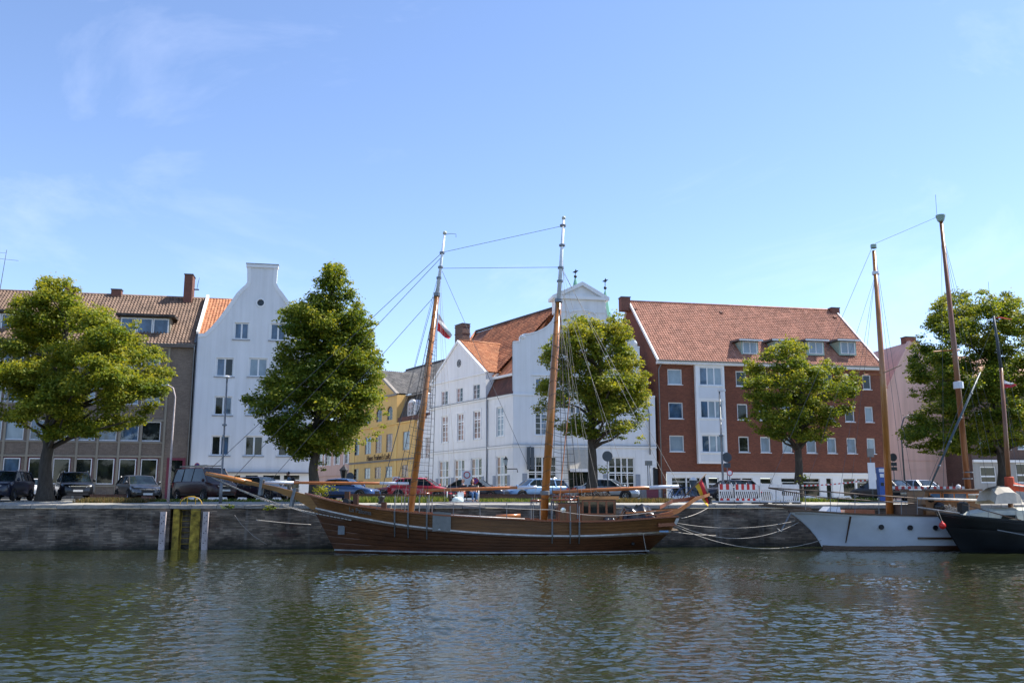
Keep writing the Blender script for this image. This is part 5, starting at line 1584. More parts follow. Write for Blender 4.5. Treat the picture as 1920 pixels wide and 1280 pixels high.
# ================================================================== trees
def leaf_cloud(clumps, n_per, size, seed, tip=0.5):
    """leaf quads spread over many small clumps; returns verts, faces, tone per face"""
    r = np.random.default_rng(seed)
    Vs, Ts = [], []
    for (c, rc, tone) in clumps:
        n = max(8, int(n_per * (rc / 0.6) ** 2))
        d = r.normal(size=(n, 3)); d /= np.linalg.norm(d, axis=1)[:, None]
        d[:, 2] = np.where(d[:, 2] < -0.2, d[:, 2] * 0.5, d[:, 2])
        rad = rc * (0.30 + 0.95 * r.random(n) ** 0.8)
        # ragged twigs poking out
        poke = r.random(n) < 0.10; rad[poke] *= 1.35
        p = np.array(c)[None, :] + d * rad[:, None] * np.array([1.0, 1.0, 0.68])
        nrm = d * 0.55 + r.normal(size=(n, 3)) * 0.55 + np.array([0, 0, 0.75])
        nrm /= np.linalg.norm(nrm, axis=1)[:, None]
        t = np.cross(nrm, r.normal(size=(n, 3))); t /= np.linalg.norm(t, axis=1)[:, None]
        b = np.cross(nrm, t)
        s = size * r.uniform(0.6, 1.35, n)[:, None]
        q = np.stack([p - t * s * 0.5, p + b * s * 0.36 - nrm * s * 0.08, p + t * s * 0.6 - nrm * s * 0.12, p - b * s * 0.36 - nrm * s * 0.08], 1)
        Vs.append(q.reshape(-1, 3))
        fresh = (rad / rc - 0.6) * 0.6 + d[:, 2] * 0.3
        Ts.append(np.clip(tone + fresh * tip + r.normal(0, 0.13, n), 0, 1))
    V_ = np.concatenate(Vs); T_ = np.concatenate(Ts)
    F_ = np.arange(len(V_)).reshape(-1, 4)
    return V_, F_, T_
def quad_mesh(name, V_, F_, T_, mat):
    me = bpy.data.meshes.new(name)
    me.vertices.add(len(V_)); me.vertices.foreach_set('co', V_.astype(np.float32).ravel())
    me.loops.add(F_.size); me.loops.foreach_set('vertex_index', F_.ravel().astype(np.int32))
    me.polygons.add(len(F_))
    me.polygons.foreach_set('loop_start', np.arange(0, F_.size, 4, dtype=np.int32))
    me.polygons.foreach_set('loop_total', np.full(len(F_), 4, dtype=np.int32))
    me.update(calc_edges=True)
    at = me.attributes.new('tone', 'FLOAT_COLOR', 'FACE')
    at.data.foreach_set('color', np.stack([T_, T_, T_, np.ones_like(T_)], 1).astype(np.float32).ravel())
    me.materials.append(M(mat))
    return me
def tree(label, D, trunk_px, rows, n_clump, seed, tone=0.42, rc=(0.6, 1.05), n_per=150, size=0.15, thick=0.8, sprouts=(), lean=0.0, tr=0.3, lobe=1.25, gaps=()):
    rnd = random.Random(seed)
    base_px, base_py = trunk_px[0]
    b0 = at_y(base_px, base_py, D)
    # the foot stands on the ground
    fx = x_at(base_px, D, 2.55)
    yq = (Vector((fx, D, 0)) - QF.o).dot(QF.uy)
    gz = ground_z(yq) - 0.03
    t = thing('linden_tree', label, 'tree', (fx, D, gz), 0, 'linden trees along the quay')
    org = Vector((fx, D, gz))
    ys = [r_[0] for r_ in rows]
    def lim(py):
        for (a, b) in zip(rows[:-1], rows[1:]):
            if a[0] <= py <= b[0]:
                k = (py - a[0]) / (b[0] - a[0]); return a[1] + (b[1] - a[1]) * k, a[2] + (b[2] - a[2]) * k
        return None
    clumps = []; tries = 0; lobes = []
    s = F_PX / D
    wmax = max(r_[2] - r_[1] for r_ in rows)
    def inside(p, mar):
        d = p + org - EYE
        dep = d.dot(_fw); px = CX + F_PX * d.x / dep; py = CY - F_PX * d.dot(_up) / dep
        l_ = lim(py)
        if l_ is None: return False
        if any((px - a) ** 2 + (py - b) ** 2 < c * c for a, b, c in gaps): return False
        return px - l_[0] > mar and l_[1] - px > mar
    # lobes: foliage masses with air between them
    while len(lobes) < n_clump // 3 and tries < 9000:
        tries += 1
        py = rnd.uniform(ys[0] + 8, ys[-1] - 6); xl, xr = lim(py)
        if rnd.random() > (xr - xl) / wmax: continue
        hw = (xr - xl) / 2; px = rnd.uniform(xl, xr); xn = (px - (xl + xr) / 2) / max(hw, 1)
        hd = hw * thick / s * math.sqrt(max(.02, 1 - xn * xn))
        dz = rnd.uniform(-1, 1); dz = math.copysign(abs(dz) ** .5, dz) * hd
        p = at_y(px, py, D + dz) - org
        if any((p - q).length < lobe * .80 for q, _ in lobes): continue
        if not inside(p, 5) or noise.noise(p * .38 + Vector((seed * 1.7, 0, 0))) < -.16: continue
        lobes.append((p, tone + rnd.uniform(-.12, .12)))
    for (q, tn) in lobes:
        for _ in range(9):
            d = Vector((rnd.gauss(0, 1), rnd.gauss(0, 1), rnd.gauss(0, .8)))
            p = q + d.normalized() * lobe * .62 * rnd.uniform(.2, 1.0)
            R_ = rnd.uniform(*rc) * .64
            if not inside(p, R_ * s * .55):
                R_ *= .5
                if not inside(p, R_ * s * .5): continue
            clumps.append(((p.x, p.y, p.z), R_, tn + rnd.uniform(-.14, .14)))
    # loose sprays along the outline
    for _ in range(n_clump // 3):
        py = rnd.uniform(ys[0], ys[-1]); xl, xr = lim(py); px = rnd.choice((xl + rnd.uniform(-5, 9), xr + rnd.uniform(-9, 5)))
        if rnd.random() < .3: py = ys[0] + rnd.uniform(-6, 12); l_ = lim(max(py, ys[0])); px = rnd.uniform(*l_)
        if any((px - a) ** 2 + (py - b) ** 2 < c * c for a, b, c in gaps): continue
        p = at_y(px, py, D + rnd.uniform(-.25, .25) * (xr - xl) / s) - org
        clumps.append(((p.x, p.y, p.z), rnd.uniform(.18, .36), tone + rnd.uniform(-.05, .2)))
    # sparse inner fill
    for _ in range(n_clump // 2):
        py = rnd.uniform(ys[0] + 20, ys[-1] - 10); xl, xr = lim(py); px = (xl + xr) / 2 + rnd.uniform(-.6, .6) * (xr - xl) / 2
        p = at_y(px, py, D + rnd.uniform(-.5, .5) * (xr - xl) / 2 / s) - org
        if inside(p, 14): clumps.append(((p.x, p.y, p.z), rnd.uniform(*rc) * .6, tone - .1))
    for (px, py, r_) in sprouts:
        p = at_y(px, py, D - .2) - org; clumps.append(((p.x, p.y, p.z), r_, tone))
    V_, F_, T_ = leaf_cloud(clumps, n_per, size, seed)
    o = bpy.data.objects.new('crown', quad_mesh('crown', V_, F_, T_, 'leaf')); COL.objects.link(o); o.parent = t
    # trunk through the given pixels, then limbs to clumps
    pts = [Vector((0, 0, -0.1))] + [at_y(px, py, D) - org for (px, py) in trunk_px[1:]]
    n = len(pts); rr = [tr * (1.25 if i == 0 else 1.0) * (1 - 0.75 * i / (n - 1)) + 0.03 for i in range(n)]
    fine, fr = [], []
    for i in range(n - 1):
        for k in range(5):
            q = pts[i].lerp(pts[i + 1], k / 5); w = rr[i] + (rr[i + 1] - rr[i]) * k / 5
            q = q + Vector((noise.noise(q * .8 + Vector((seed, 0, 0))), noise.noise(q * .8 + Vector((0, seed, 0))), 0)) * .12 * min(1, q.z)
            fine.append(q); fr.append(w * (1 + .3 * math.exp(-q.z * 2.2)))
    fine.append(pts[-1]); fr.append(rr[-1])
    MB().tube(fine, fr, 10).build('trunk', 'bark', t, True)
    big = sorted(clumps, key=lambda c: -c[1])[:46]; rnd.shuffle(big)
    for c in big[:26]:
        e = Vector(c[0])
        zt = max(fine[int(len(fine) * .28)].z, min(e.z - rnd.uniform(.8, 2.6), fine[-2].z))
        k = min(range(len(fine)), key=lambda i: abs(fine[i].z - zt))
        s0 = fine[k]; mid = s0.lerp(e, .5) + Vector((rnd.uniform(-.3, .3), rnd.uniform(-.3, .3), rnd.uniform(-.1, .5)))
        r0 = min(fr[k] * .5, .13)
        path = [s0, s0.lerp(mid, .5) + Vector((0, 0, .1)), mid, mid.lerp(e, .6), e]
        MB().tube(path, [r0, r0 * .8, r0 * .55, r0 * .35, .012], 6).build('branch', 'bark', t, True)
    return t
tree('broad linden tree at the far left, crown in front of the brown brick house', 53.5, [(84, 935), (86, 870), (92, 800), (105, 740), (120, 680), (125, 600)],
     [(528, 80, 126), (548, 60, 145), (562, 22, 155), (580, 20, 195), (600, 22, 252), (620, -15, 262), (650, -35, 287), (680, -45, 322), (700, -50, 327), (720, -55, 316), (745, -50, 302), (770, -45, 285), (790, 15, 268), (806, 60, 215), (824, 80, 160)], 300, 3, .58, tr=.36, gaps=((165, 560, 16), (60, 553, 10), (235, 600, 14), (300, 790, 16)))
tree('tall pointed linden tree between the gabled white house and the ochre house', 54.5, [(590, 940), (589, 880), (592, 820), (598, 740), (610, 640), (622, 540)],
     [(502, 613, 639), (520, 600, 652), (545, 590, 662), (570, 556, 672), (585, 528, 684), (600, 528, 700), (630, 535, 694), (650, 523, 702), (680, 516, 714), (705, 512, 718), (728, 466, 712), (750, 458, 722), (775, 473, 722), (800, 496, 717), (825, 503, 692), (850, 540, 642), (862, 560, 622)], 300, 5, .44, tr=.27,
     sprouts=((601, 868, .3), (606, 880, .25)))
tree('linden tree in front of the Dutch gabled white corner house', 60.0, [(1110, 930), (1111, 870), (1108, 800), (1118, 740), (1128, 680), (1135, 620)],
     [(590, 1080, 1168), (605, 1052, 1172), (630, 1042, 1182), (655, 1012, 1188), (675, 1008, 1202), (700, 1036, 1215), (720, 1012, 1212), (750, 1012, 1216), (770, 1004, 1212), (795, 1036, 1207), (815, 1070, 1200), (832, 1146, 1192)], 190, 8, .58, rc=(.55, .95), sprouts=((1129, 878, .35), (1131, 884, .3)), tr=.31, gaps=((1108, 592, 16), (1030, 700, 14), (1195, 650, 10)))
tree('linden tree in front of the red brick apartment house by the barriers', 60.0, [(1497, 925), (1498, 870), (1499, 810), (1500, 760), (1505, 710), (1490, 660)],
     [(643, 1468, 1492), (660, 1436, 1540), (680, 1398, 1560), (700, 1393, 1610), (730, 1392, 1613), (745, 1394, 1606), (770, 1412, 1600), (790, 1398, 1572), (810, 1418, 1566), (830, 1476, 1542)], 160, 13, .50, rc=(.5, .92), sprouts=((1506, 895, .35), (1500, 905, .3)), tr=.24, gaps=((1522, 672, 20), (1418, 672, 12), (1585, 790, 16), (1400, 770, 12)))
tree('dense linden tree at the right edge behind the sailing boat masts', 62.0, [(1884, 925), (1882, 870), (1876, 820), (1868, 760), (1860, 690), (1855, 620)],
     [(550, 1775, 1890), (575, 1745, 1925), (600, 1742, 1945), (630, 1718, 1965), (660, 1706, 1990), (700, 1704, 2005), (740, 1713, 2015), (780, 1712, 2015), (810, 1688, 2005), (830, 1698, 1995), (852, 1738, 1965)], 330, 21, .48, tr=.38, gaps=((1822, 560, 10), (1722, 760, 14)))
def shrub(label, px, py, D, rad, n, seed, tone=.7):
    p = at_y(px, py, D); gz = ground_z((Vector((p.x, D, 0)) - QF.o).dot(QF.uy))
    t = thing('shrub', label, 'shrub', (p.x, D, gz - .05))
    h = p.z - gz; rnd = random.Random(seed)
    cl = [((rnd.uniform(-1, 1) * rad, rnd.uniform(-1, 1) * rad * .6, h * rnd.uniform(.5, 1.3)), rad * rnd.uniform(.35, .6), tone + rnd.uniform(-.15, .15)) for _ in range(n)]
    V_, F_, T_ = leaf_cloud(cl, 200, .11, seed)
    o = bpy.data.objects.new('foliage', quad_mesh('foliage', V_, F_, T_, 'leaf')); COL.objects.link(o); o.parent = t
    for k in range(4): MB().tube([(rnd.uniform(-.1, .1), 0, 0), (cl[k][0][0] * .5, cl[k][0][1] * .5, h * .5), cl[k][0]], [.03, .02, .008], 5).build('stem', 'bark', t)
shrub('bright green shrub at the foot of the tall linden behind the bow', 608, 918, 53.6, .55, 9, 4, .72)
shrub('small weed clump growing from the quay edge right of the ladder', 425, 948, 50.0 - 4.0, .35, 5, 6, .4)
shrub('small creeper sprouting from the quay wall under the bowsprit', 512, 952, 50.0 - 3.4, .35, 4, 9, .35)

# the opposite bank behind the viewer (only the windows and the water mirror it)
mb = MB(); mb.add([(-400, -300, 2.2), (400, -300, 2.2), (400, -38, 2.2), (-400, -38, 2.2), (-400, -38, -1), (400, -38, -1)], [(0, 1, 2, 3), (3, 2, 5, 4)])
struct('opposite_bank', mb, 'far_ground')
_r = random.Random(17)
_cl = []
for k in range(26):
    cx = -150 + 12 * k + _r.uniform(-3, 3); hh = _r.uniform(7, 12)
    for _ in range(26): _cl.append(((cx + _r.gauss(0, 2.6), -48 + _r.gauss(0, 2), 2.2 + hh * _r.uniform(.3, 1.1)), _r.uniform(1.0, 1.9), .35))
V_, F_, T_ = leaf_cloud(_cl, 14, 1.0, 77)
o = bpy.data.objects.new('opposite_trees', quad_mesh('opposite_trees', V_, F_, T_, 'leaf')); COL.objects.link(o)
tag(o, 'row of trees on the opposite bank behind the viewer', 'trees'); o['kind'] = 'stuff'
# ================================================================== cars
CAR = {
    #        L     W     H    nose  belt: (fraction from the front, height)                                                     glass: ws base, roof front, roof rear, rear base
    'hatch': (4.30, 1.80, 1.48, [(0, .56), (.025, .70), (.09, .80), (.26, .95), (.5, .98), (.8, 1.02), (.95, 1.02), (1, .80)], (.245, .42, .82, .96)),
    'suv':   (4.70, 1.88, 1.70, [(0, .70), (.02, .88), (.08, 1.00), (.25, 1.10), (.5, 1.13), (.8, 1.16), (.965, 1.16), (1, .95)], (.235, .38, .88, .975)),
    'van':   (4.90, 1.92, 1.98, [(0, .72), (.02, .92), (.07, 1.02), (.17, 1.12), (.5, 1.15), (.8, 1.16), (.98, 1.16), (1, 1.0)], (.15, .31, .95, .992)),
    'sedan': (4.65, 1.82, 1.46, [(0, .56), (.025, .70), (.09, .79), (.27, .93), (.5, .96), (.8, .99), (.93, 1.00), (.985, .96), (1, .80)], (.26, .42, .70, .86)),
    'estate': (4.70, 1.80, 1.50, [(0, .56), (.025, .70), (.09, .79), (.26, .94), (.5, .97), (.8, 1.0), (.96, 1.0), (1, .80)], (.25, .40, .90, .98)),
}
def wheel_meshes(r):
    ty = MB().lathe([(r * .62, -.10), (r * .93, -.11), (r, -.07), (r, .07), (r * .93, .11), (r * .62, .10)], (0, 0, 0), 20, 0, 'y').mesh('tyre', 'tyre', 50)
    m = MB().lathe([(0, -.075), (r * .14, -.085), (r * .16, -.06)], (0, 0, 0), 12, 0, 'y')
    m.lathe([(r * .56, -.09), (r * .63, -.10), (r * .63, .08), (r * .56, .06), (r * .54, -.02)], (0, 0, 0), 20, 0, 'y')
    for k in range(5):
        a = 2 * PI * k / 5; c, s = math.cos(a), math.sin(a)
        m.beam((c * r * .1, -.06, s * r * .1), (c * r * .58, -.075, s * r * .58), .07, .03)
    m.lathe([(0, -.01), (r * .56, -.01), (r * .56, .0), (0, .0)], (0, 0, 0), 16, 0, 'y')
    return ty, m.mesh('rim', 'rim', 40)
WHEELS = wheel_meshes(.33)
def car(label, kind, paint, px, yq, heading, group='cars parked along the quay', rails=False, extra=None):
    """heading: 0 = front towards the viewer, positive turns the front to the right of the picture"""
    L, W, H, belt, (g0, g1, g2, g3) = CAR[kind]
    xq = QF.x(px, yq, 1.0 + ground_z(yq))
    loc = QF.world(xq, yq, ground_z(yq))
    t = thing('parked_car' if kind != 'van' else 'parked_van', label, 'car' if kind != 'van' else 'van', loc, QF.a - PI / 2 + heading, group)
    bz = lambda u: float(np.interp(u, [p[0] for p in belt], [p[1] for p in belt]))
    X = lambda u: L / 2 - u * L
    hw = W / 2
    wf = lambda u: hw * float(np.interp(u, [0, .02, .06, .13, .85, .95, .985, 1], [.66, .82, .93, 1, 1, .95, .88, .80]))
    us = [0, .01, .025, .05, .09, .13, .18, .25, .35, .45, .55, .65, .75, .85, .91, .95, .975, .99, 1]
    rows = []
    for u in us:
        w, zt = wf(u), bz(u); zb = .20 + .10 * max(0, 1 - u / .06) + .12 * max(0, (u - .94) / .06)
        half = [(w * .86, zb), (w * .98, zb + .14), (w, zb + .34 * (zt - zb) + .05), (w * .995, zt - .22), (w * .965, zt - .06), (w * .90, zt), (w * .5, zt + .018), (0, zt + .025)]
        row = [(X(u), y, z) for (y, z) in half] + [(X(u), -y, z) for (y, z) in reversed(half[:-1])]
        rows.append(row)
    m = MB().grid(rows)
    n = len(rows[0])
    m.f.append(tuple(range(n))); m.m.append(0); m.f.append(tuple((len(rows) - 1) * n + i for i in range(n - 1, -1, -1))); m.m.append(0)
    m.build('body', paint, t, 35)
    # greenhouse
    wb, wr = hw * .90, hw * .735
    zb0, zb1 = bz(g0), bz(g3)
    zr = H - .045
    mid = (g1 + g2) / 2
    st = [(g0, wb * .97, zb0 - .02, 0), (g1, wr, zr, 1), (mid, wr * 1.01, zr + .025, 1), (g2, wr * .98, zr - .01, 1), (g3, wb * .94, zb1 - .02, 0)]
    Bp = [(X(u), wb * (1 if .05 < k < 3.9 else .97), bz(u) - .02) for k, u in enumerate((g0, g1, mid, g2, g3))]
    Tp = [(X(u), w, z) for (u, w, z, _) in st]
    for sg in (1, -1):
        gm = MB()
        b = [(p[0], p[1] * sg, p[2]) for p in Bp]; tp = [(p[0], p[1] * sg, p[2]) for p in Tp]
        gm.add([b[0], b[1], tp[1]], [(0, 1, 2)]); gm.add([b[1], b[2], tp[2], tp[1]], [(0, 1, 2, 3)]); gm.add([b[2], b[3], tp[3], tp[2]], [(0, 1, 2, 3)]); gm.add([b[3], b[4], tp[3]], [(0, 1, 2)])
        gm.build('side_glass', 'car_glass', t)
    T = lambda k, sg: (Tp[k][0], Tp[k][1] * sg, Tp[k][2])
    Bq = lambda k, sg: (Bp[k][0], Bp[k][1] * sg, Bp[k][2])
    ws = MB(); c0 = (Bp[0][0] + .10, 0, Bp[0][2]); c1 = (Tp[1][0] + .05, 0, Tp[1][2] + .02)
    ws.add([Bq(0, 1), c0, Bq(0, -1), T(1, -1), c1, T(1, 1)], [(0, 1, 4, 5), (1, 2, 3, 4)]); ws.build('windscreen', 'car_glass', t, True)
    rg = MB(); c0 = (Bp[4][0] - .06, 0, Bp[4][2]); c1 = (Tp[3][0] - .03, 0, Tp[3][2] + .015)
    rg.add([Bq(4, 1), c0, Bq(4, -1), T(3, -1), c1, T(3, 1)], [(0, 1, 4, 5), (1, 2, 3, 4)]); rg.build('rear_glass', 'car_glass', t, True)
    rf = MB(); rw = []
    for (u, w, z, k) in [(g1 - .012, wr * 1.0, zr - .03, 1), (g1 + .01, wr * 1.01, zr + .012, 1), (mid, wr * 1.03, zr + .04, 1), (g2 - .01, wr * 1.0, zr + .01, 1), (g2 + .012, wr * .97, zr - .03, 1)]:
        rw.append([(X(u), w * a, z + .035 * (1 - abs(a) ** 3) - (.03 if abs(a) > .99 else 0)) for a in (-1.03, -.97, -.7, -.35, 0, .35, .7, .97, 1.03)])
    rf.grid(rw); rf.build('roof', paint, t, 50)
    # pillars
    for sg in (1, -1):
        MB().beam(Bq(0, sg), T(1, sg), .06, .05).build('pillar', paint, t)
        MB().beam(Bq(4, sg), T(3, sg), .12, .06).build('pillar', paint, t)
        uB = .52; a = (X(uB), wb * 1.0 * sg, bz(uB)); b = (X(uB - .012), wr * 1.01 * sg, zr + .01)
        MB().beam(a, b, .07, .02).build('pillar', 'car_trim', t)
        if kind in ('suv', 'van', 'estate', 'hatch'):
            uC = .76; MB().beam((X(uC), wb * sg, bz(uC)), (X(uC - .01), wr * sg, zr), .10, .02).build('pillar', paint if kind != 'van' else 'car_trim', t)
        # mirror
        MB().lathe([(0, -.06), (.09, -.05), (.10, 0), (.07, .05), (0, .06)], (X(g0 + .04), (wb + .13) * sg, bz(g0) + .10), 8, 0, 'x').build('mirror', paint, t, True)
        # lamps
        w1 = wf(.03); z1 = bz(.05)
        MB().hexa([(X(.004), w1 * .55 * sg, z1 - .22), (X(.05), w1 * 1.0 * sg, z1 - .20), (X(.12), w1 * 1.02 * sg, z1 - .16), (X(.03), w1 * .5 * sg, z1 - .22)], [(X(.004), w1 * .55 * sg, z1 - .12), (X(.05), w1 * 1.0 * sg, z1 - .06), (X(.13), w1 * 1.03 * sg, z1 - .05), (X(.03), w1 * .5 * sg, z1 - .12)]).build('headlight', 'headlamp', t)
        w2 = wf(.98); z2 = bz(.97)
        MB().hexa([(X(1.002), w2 * .62 * sg, z2 - .36), (X(1.002), w2 * .98 * sg, z2 - .36), (X(.94), w2 * 1.09 * sg, z2 - .34), (X(.96), w2 * .6 * sg, z2 - .36)], [(X(.998), w2 * .62 * sg, z2 - .08), (X(.998), w2 * .98 * sg, z2 - .08), (X(.93), w2 * 1.09 * sg, z2 - .06), (X(.96), w2 * .6 * sg, z2 - .08)]).build('taillight', 'taillamp', t)
        MB().box(X(.15), X(.93), hw * sg - .004, hw * sg + .012, .30, .40).build('side_sill', 'car_trim', t)
        for uw in (.185, .815):
            arch = MB().lathe([(0, 0), (.40, 0), (.41, -.01 * sg), (0, -.012 * sg)], (X(uw), (hw + .004) * sg, .34), 20, 0, 'y')
            arch.build('wheel_arch', 'car_trim', t)
            w_ = inst('wheel', WHEELS[0], t, (X(uw), (hw - .055) * sg, .33), (0, 0, PI if sg > 0 else 0))
            inst('rim', WHEELS[1], w_)
    # nose
    zg = bz(.03)
    MB().box(X(.012), X(-.003), -wf(0) * .62, wf(0) * .62, zg - .26, zg - .10).build('grille', 'car_trim', t)
    MB().box(X(.01), X(-.005), -wf(0) * .64, wf(0) * .64, zg - .10, zg - .075).build('grille_bar', 'chrome', t)
    MB().box(X(.02), X(-.002), -wf(0) * .9, wf(0) * .9, .30, .42).build('lower_grille', 'car_trim', t)
    MB().box(X(.01), X(-.006), -.26, .26, zg - .40, zg - .29).build('number_plate', 'plate', t)
    MB().box(X(.99), X(1.006), -.26, .26, .60, .71).build('number_plate', 'plate', t)
    MB().box(X(.985), X(1.004), -wf(1) * .95, wf(1) * .95, .32, .44).build('rear_bumper', 'car_trim', t)
    if rails:
        for sg in (1, -1): MB().tube([(X(g1 + .02), wr * .93 * sg, zr + .03), (X(g1 + .05), wr * .93 * sg, zr + .10), (X(g2 - .05), wr * .93 * sg, zr + .10), (X(g2 - .02), wr * .93 * sg, zr + .03)], .018, 6).build('roof_rail', 'chrome', t, True)
    if extra == 'star':
        m = MB().lathe([(.085, -.01), (.095, .01), (.105, -.01)], (X(-.012), 0, zg - .17), 20, 0, 'x')
        for k in range(3):
            a = PI / 2 + k * 2 * PI / 3; m.beam((X(-.012), 0, zg - .17), (X(-.012), .09 * math.cos(a), zg - .17 + .09 * math.sin(a)), .02, .015)
        m.build('badge', 'chrome', t)
    if extra == 'rack':
        rk = MB()
        for sg in (1, -1): rk.beam((X(g1), wr * .7 * sg, zr + .16), (X(g2), wr * .7 * sg, zr + .16), .05, .07)
        for u in np.linspace(g1 + .02, g2 - .02, 5): rk.beam((X(u), -wr * .7, zr + .16), (X(u), wr * .7, zr + .16), .04, .04)
        rk.build('roof_rack', 'galvanised', t)
    return t
car('dark navy off-roader facing the water at the left picture edge', 'suv', 'paint_navy', 12, 6.2, R(4), extra='star', rails=True)
car('black sport utility car with chrome grille between the left tree and the dry grass', 'suv', 'paint_black', 140, 8.3, R(24), rails=True)
car('dark grey hatchback behind the dry grass bed', 'hatch', 'paint_grey', 260, 6.9, R(30))
car('small white car glimpsed between the navy off-roader and the tree', 'hatch', 'paint_white', 62, 17.5, R(200))
car('dark maroon van with a roof rack behind the bowsprit tip', 'van', 'paint_maroon', 384, 8.0, R(42), extra='rack')
car('dark blue car half hidden behind the bowsprit', 'hatch', 'paint_navy', 488, 9.5, R(60))
car('blue saloon car with sloping windscreen behind the tall tree', 'sedan', 'paint_blue', 648, 13.0, R(68))
car('dark red estate car behind the fore mast', 'estate', 'paint_darkred', 756, 14.5, R(-82))
car('bright red car right of the fore mast', 'hatch', 'paint_red', 792, 11.2, R(72))
car('black saloon car behind the couple on the bench', 'sedan', 'paint_navy', 890, 13.2, R(66))
car('light blue estate car left of the main mast', 'estate', 'paint_skyblue', 1004, 14.2, R(-70), rails=True)
car('silver saloon car behind the wheelhouse', 'sedan', 'paint_silver', 1140, 12.0, R(62))
car('dark car behind the German flag and the barriers', 'hatch', 'paint_navy', 1368, 13.5, R(-80))
car('black hatchback beside the blue ticket machine', 'hatch', 'paint_black', 1650, 12.5, R(205))
car('silver car behind the white boat foremast', 'hatch', 'paint_silver', 1706, 13.5, R(195))

# ================================================================== street furniture
def q_at(px, py, yq):
    """quay-frame place of a pixel at depth yq, with world point and ground height"""
    x, z = QF.pix(px, py, yq); return x, z
def post_base(px, yq): 
    g = ground_z(yq); return QF.world(QF.x(px, yq, g), yq, g), g
def lamp(px_b, px_t, py_t, yq, label, style):
    b, g = post_base(px_b, yq)
    xt, zt = q_at(px_t, py_t, yq); xb = QF.x(px_b, yq, g); h = zt - g; dx = xt - xb
    t = thing('street_lamp', label, 'street lamp', b, QF.a, 'street lamps')
    dx = 0.0
    if style == 'disc':
        MB().tube([(0, 0, 0), (0, 0, 1.1), (0, 0, 1.12), (0, 0, h - .1)], [.09, .09, .06, .045], 8).build('pole', 'galvanised', t, True)
        MB().lathe([(0, .12), (.10, .10), (.22, .03), (.23, 0), (.05, -.04), (0, -.04)], (0, 0, h - .1), 14).build('lamp_head', 'plastic_white', t, True)
        MB().lathe([(.055, 0), (.13, .02), (.13, .10), (.055, .12)], (0, 0, h * .60), 10).build('clamp', 'iron_band', t)
        MB().box(-.05, .05, -.16, -.05, h * .50, h * .50 + .22).build('camera_box', 'iron_band', t)
    elif style == 'arm':
        MB().tube([(0, 0, 0), (0, 0, h * .55), (0.02, 0, h * .9), (-.12, 0, h * .975), (-.42, 0, h)], [.075, .055, .045, .04, .035], 8).build('pole', 'pale_timber', t, True)
        MB().box(-.75, -.38, -.08, .08, h - .03, h + .05).build('lamp_head', 'plastic_white', t)
    elif style == 'curve':
        MB().tube([(0, 0, 0), (0, 0, h * .72), (.06, 0, h * .86), (.3, 0, h * .96), (.75, 0, h)], [.07, .055, .05, .045, .04], 8).build('pole', 'galvanised', t, True)
        MB().box(.7, 1.15, -.09, .09, h - .06, h + .04).build('lamp_head', 'galvanised', t)
    elif style == 'box':
        MB().tube([(0, 0, 0), (0, 0, 1.2), (0, 0, 1.22), (0, 0, h)], [.11, .11, .075, .05], 8).build('pole', 'galvanised', t, True)
        MB().box(-.08, .38, -.1, .1, h - .02, h + .12).build('lamp_head', 'plastic_white', t)
        MB().lathe([(.06, 0), (.15, .02), (.15, .10), (.06, .12)], (0, 0, h * .58), 10).build('clamp', 'iron_band', t)
    return t
lamp(413, 416, 704, 2.2, 'slim grey lamp post with flat disc head in front of the gabled house', 'disc')
lamp(315, 323, 722, 2.6, 'pale lamp post with bent arm in front of the brown brick corner', 'arm')
lamp(1357, 1354, 733, 6.3, 'grey lamp post with box head in front of the white oriel', 'box')
lamp(1699, 1700, 777, 12.0, 'curved grey lamp post against the blank pink wall', 'curve')

def disc_sign(t, z, r, face, ring=None, back='sign_back', slash=False, y=-.05, toward=True):
    MB().lathe([(0, 0), (r, 0), (r, .02), (0, .02)], (0, y, z), 24, 0, 'y').build('sign_disc', face, t)
    if ring: MB().lathe([(r * .72, 0), (r, 0), (r, -.006), (r * .72, -.006)], (0, y - .002, z), 24, 0, 'y').build('sign_ring', ring, t)
    if slash:
        a = PI / 4
        for k in (1, -1) if slash == 2 else (1,):
            MB().beam((-r * .6, y - .006, z + k * r * .6), (r * .6, y - .006, z - k * r * .6), .006, r * .2).build('sign_stroke', ring, t)
def sign(px, py, rpx, yq, label, face='sign_back', ring=None, board=None, plates=(), slash=False):
    b, g = post_base(px, yq); x, z = q_at(px, py, yq)
    t = thing('traffic_sign', label, 'traffic sign', b, QF.a, 'traffic signs')
    h = z - g; s = F_PX / (50 + yq); r = rpx / s
    MB().tube([(0, 0, 0), (0, 0, h + r * .9)], .035, 8).build('post', 'galvanised', t, True)
    if board: MB().box(-board[0] / s / 2, board[0] / s / 2, -.045, -.025, h - board[1] / s, h + board[2] / s).build('sign_board', 'sign_white', t)
    disc_sign(t, h, r, face, ring, slash=slash, y=-.07 if board else -.05)
    for (dz, w, hh, m) in plates:
        MB().box(-w / s / 2, w / s / 2, -.05, -.03, h - dz / s - hh / s, h - dz / s).build('sign_plate', m, t)
    return t
sign(875, 890, 6.5, 10, 'round no vehicles sign with red ring on white board behind the seated couple', 'sign_white', 'sign_red', (19, 22, 8.5))
sign(891, 901, 6, 9.4, 'round blue and red no stopping sign beside the seated woman', 'sign_blue', 'sign_red', slash=2)
sign(366, 872, 4.6, 10, 'small blue and red no stopping sign above the maroon van', 'sign_blue', 'sign_red', slash=1)
sign(1140, 855, 10, 7.5, 'back of a round dark sign in front of the right ground floor windows', 'sign_back')
sign(1366, 857, 9.5, 7.0, 'back of a round dark sign on the pole by the white oriel', 'sign_back', plates=((11, 13, 9, 'sign_back'),))
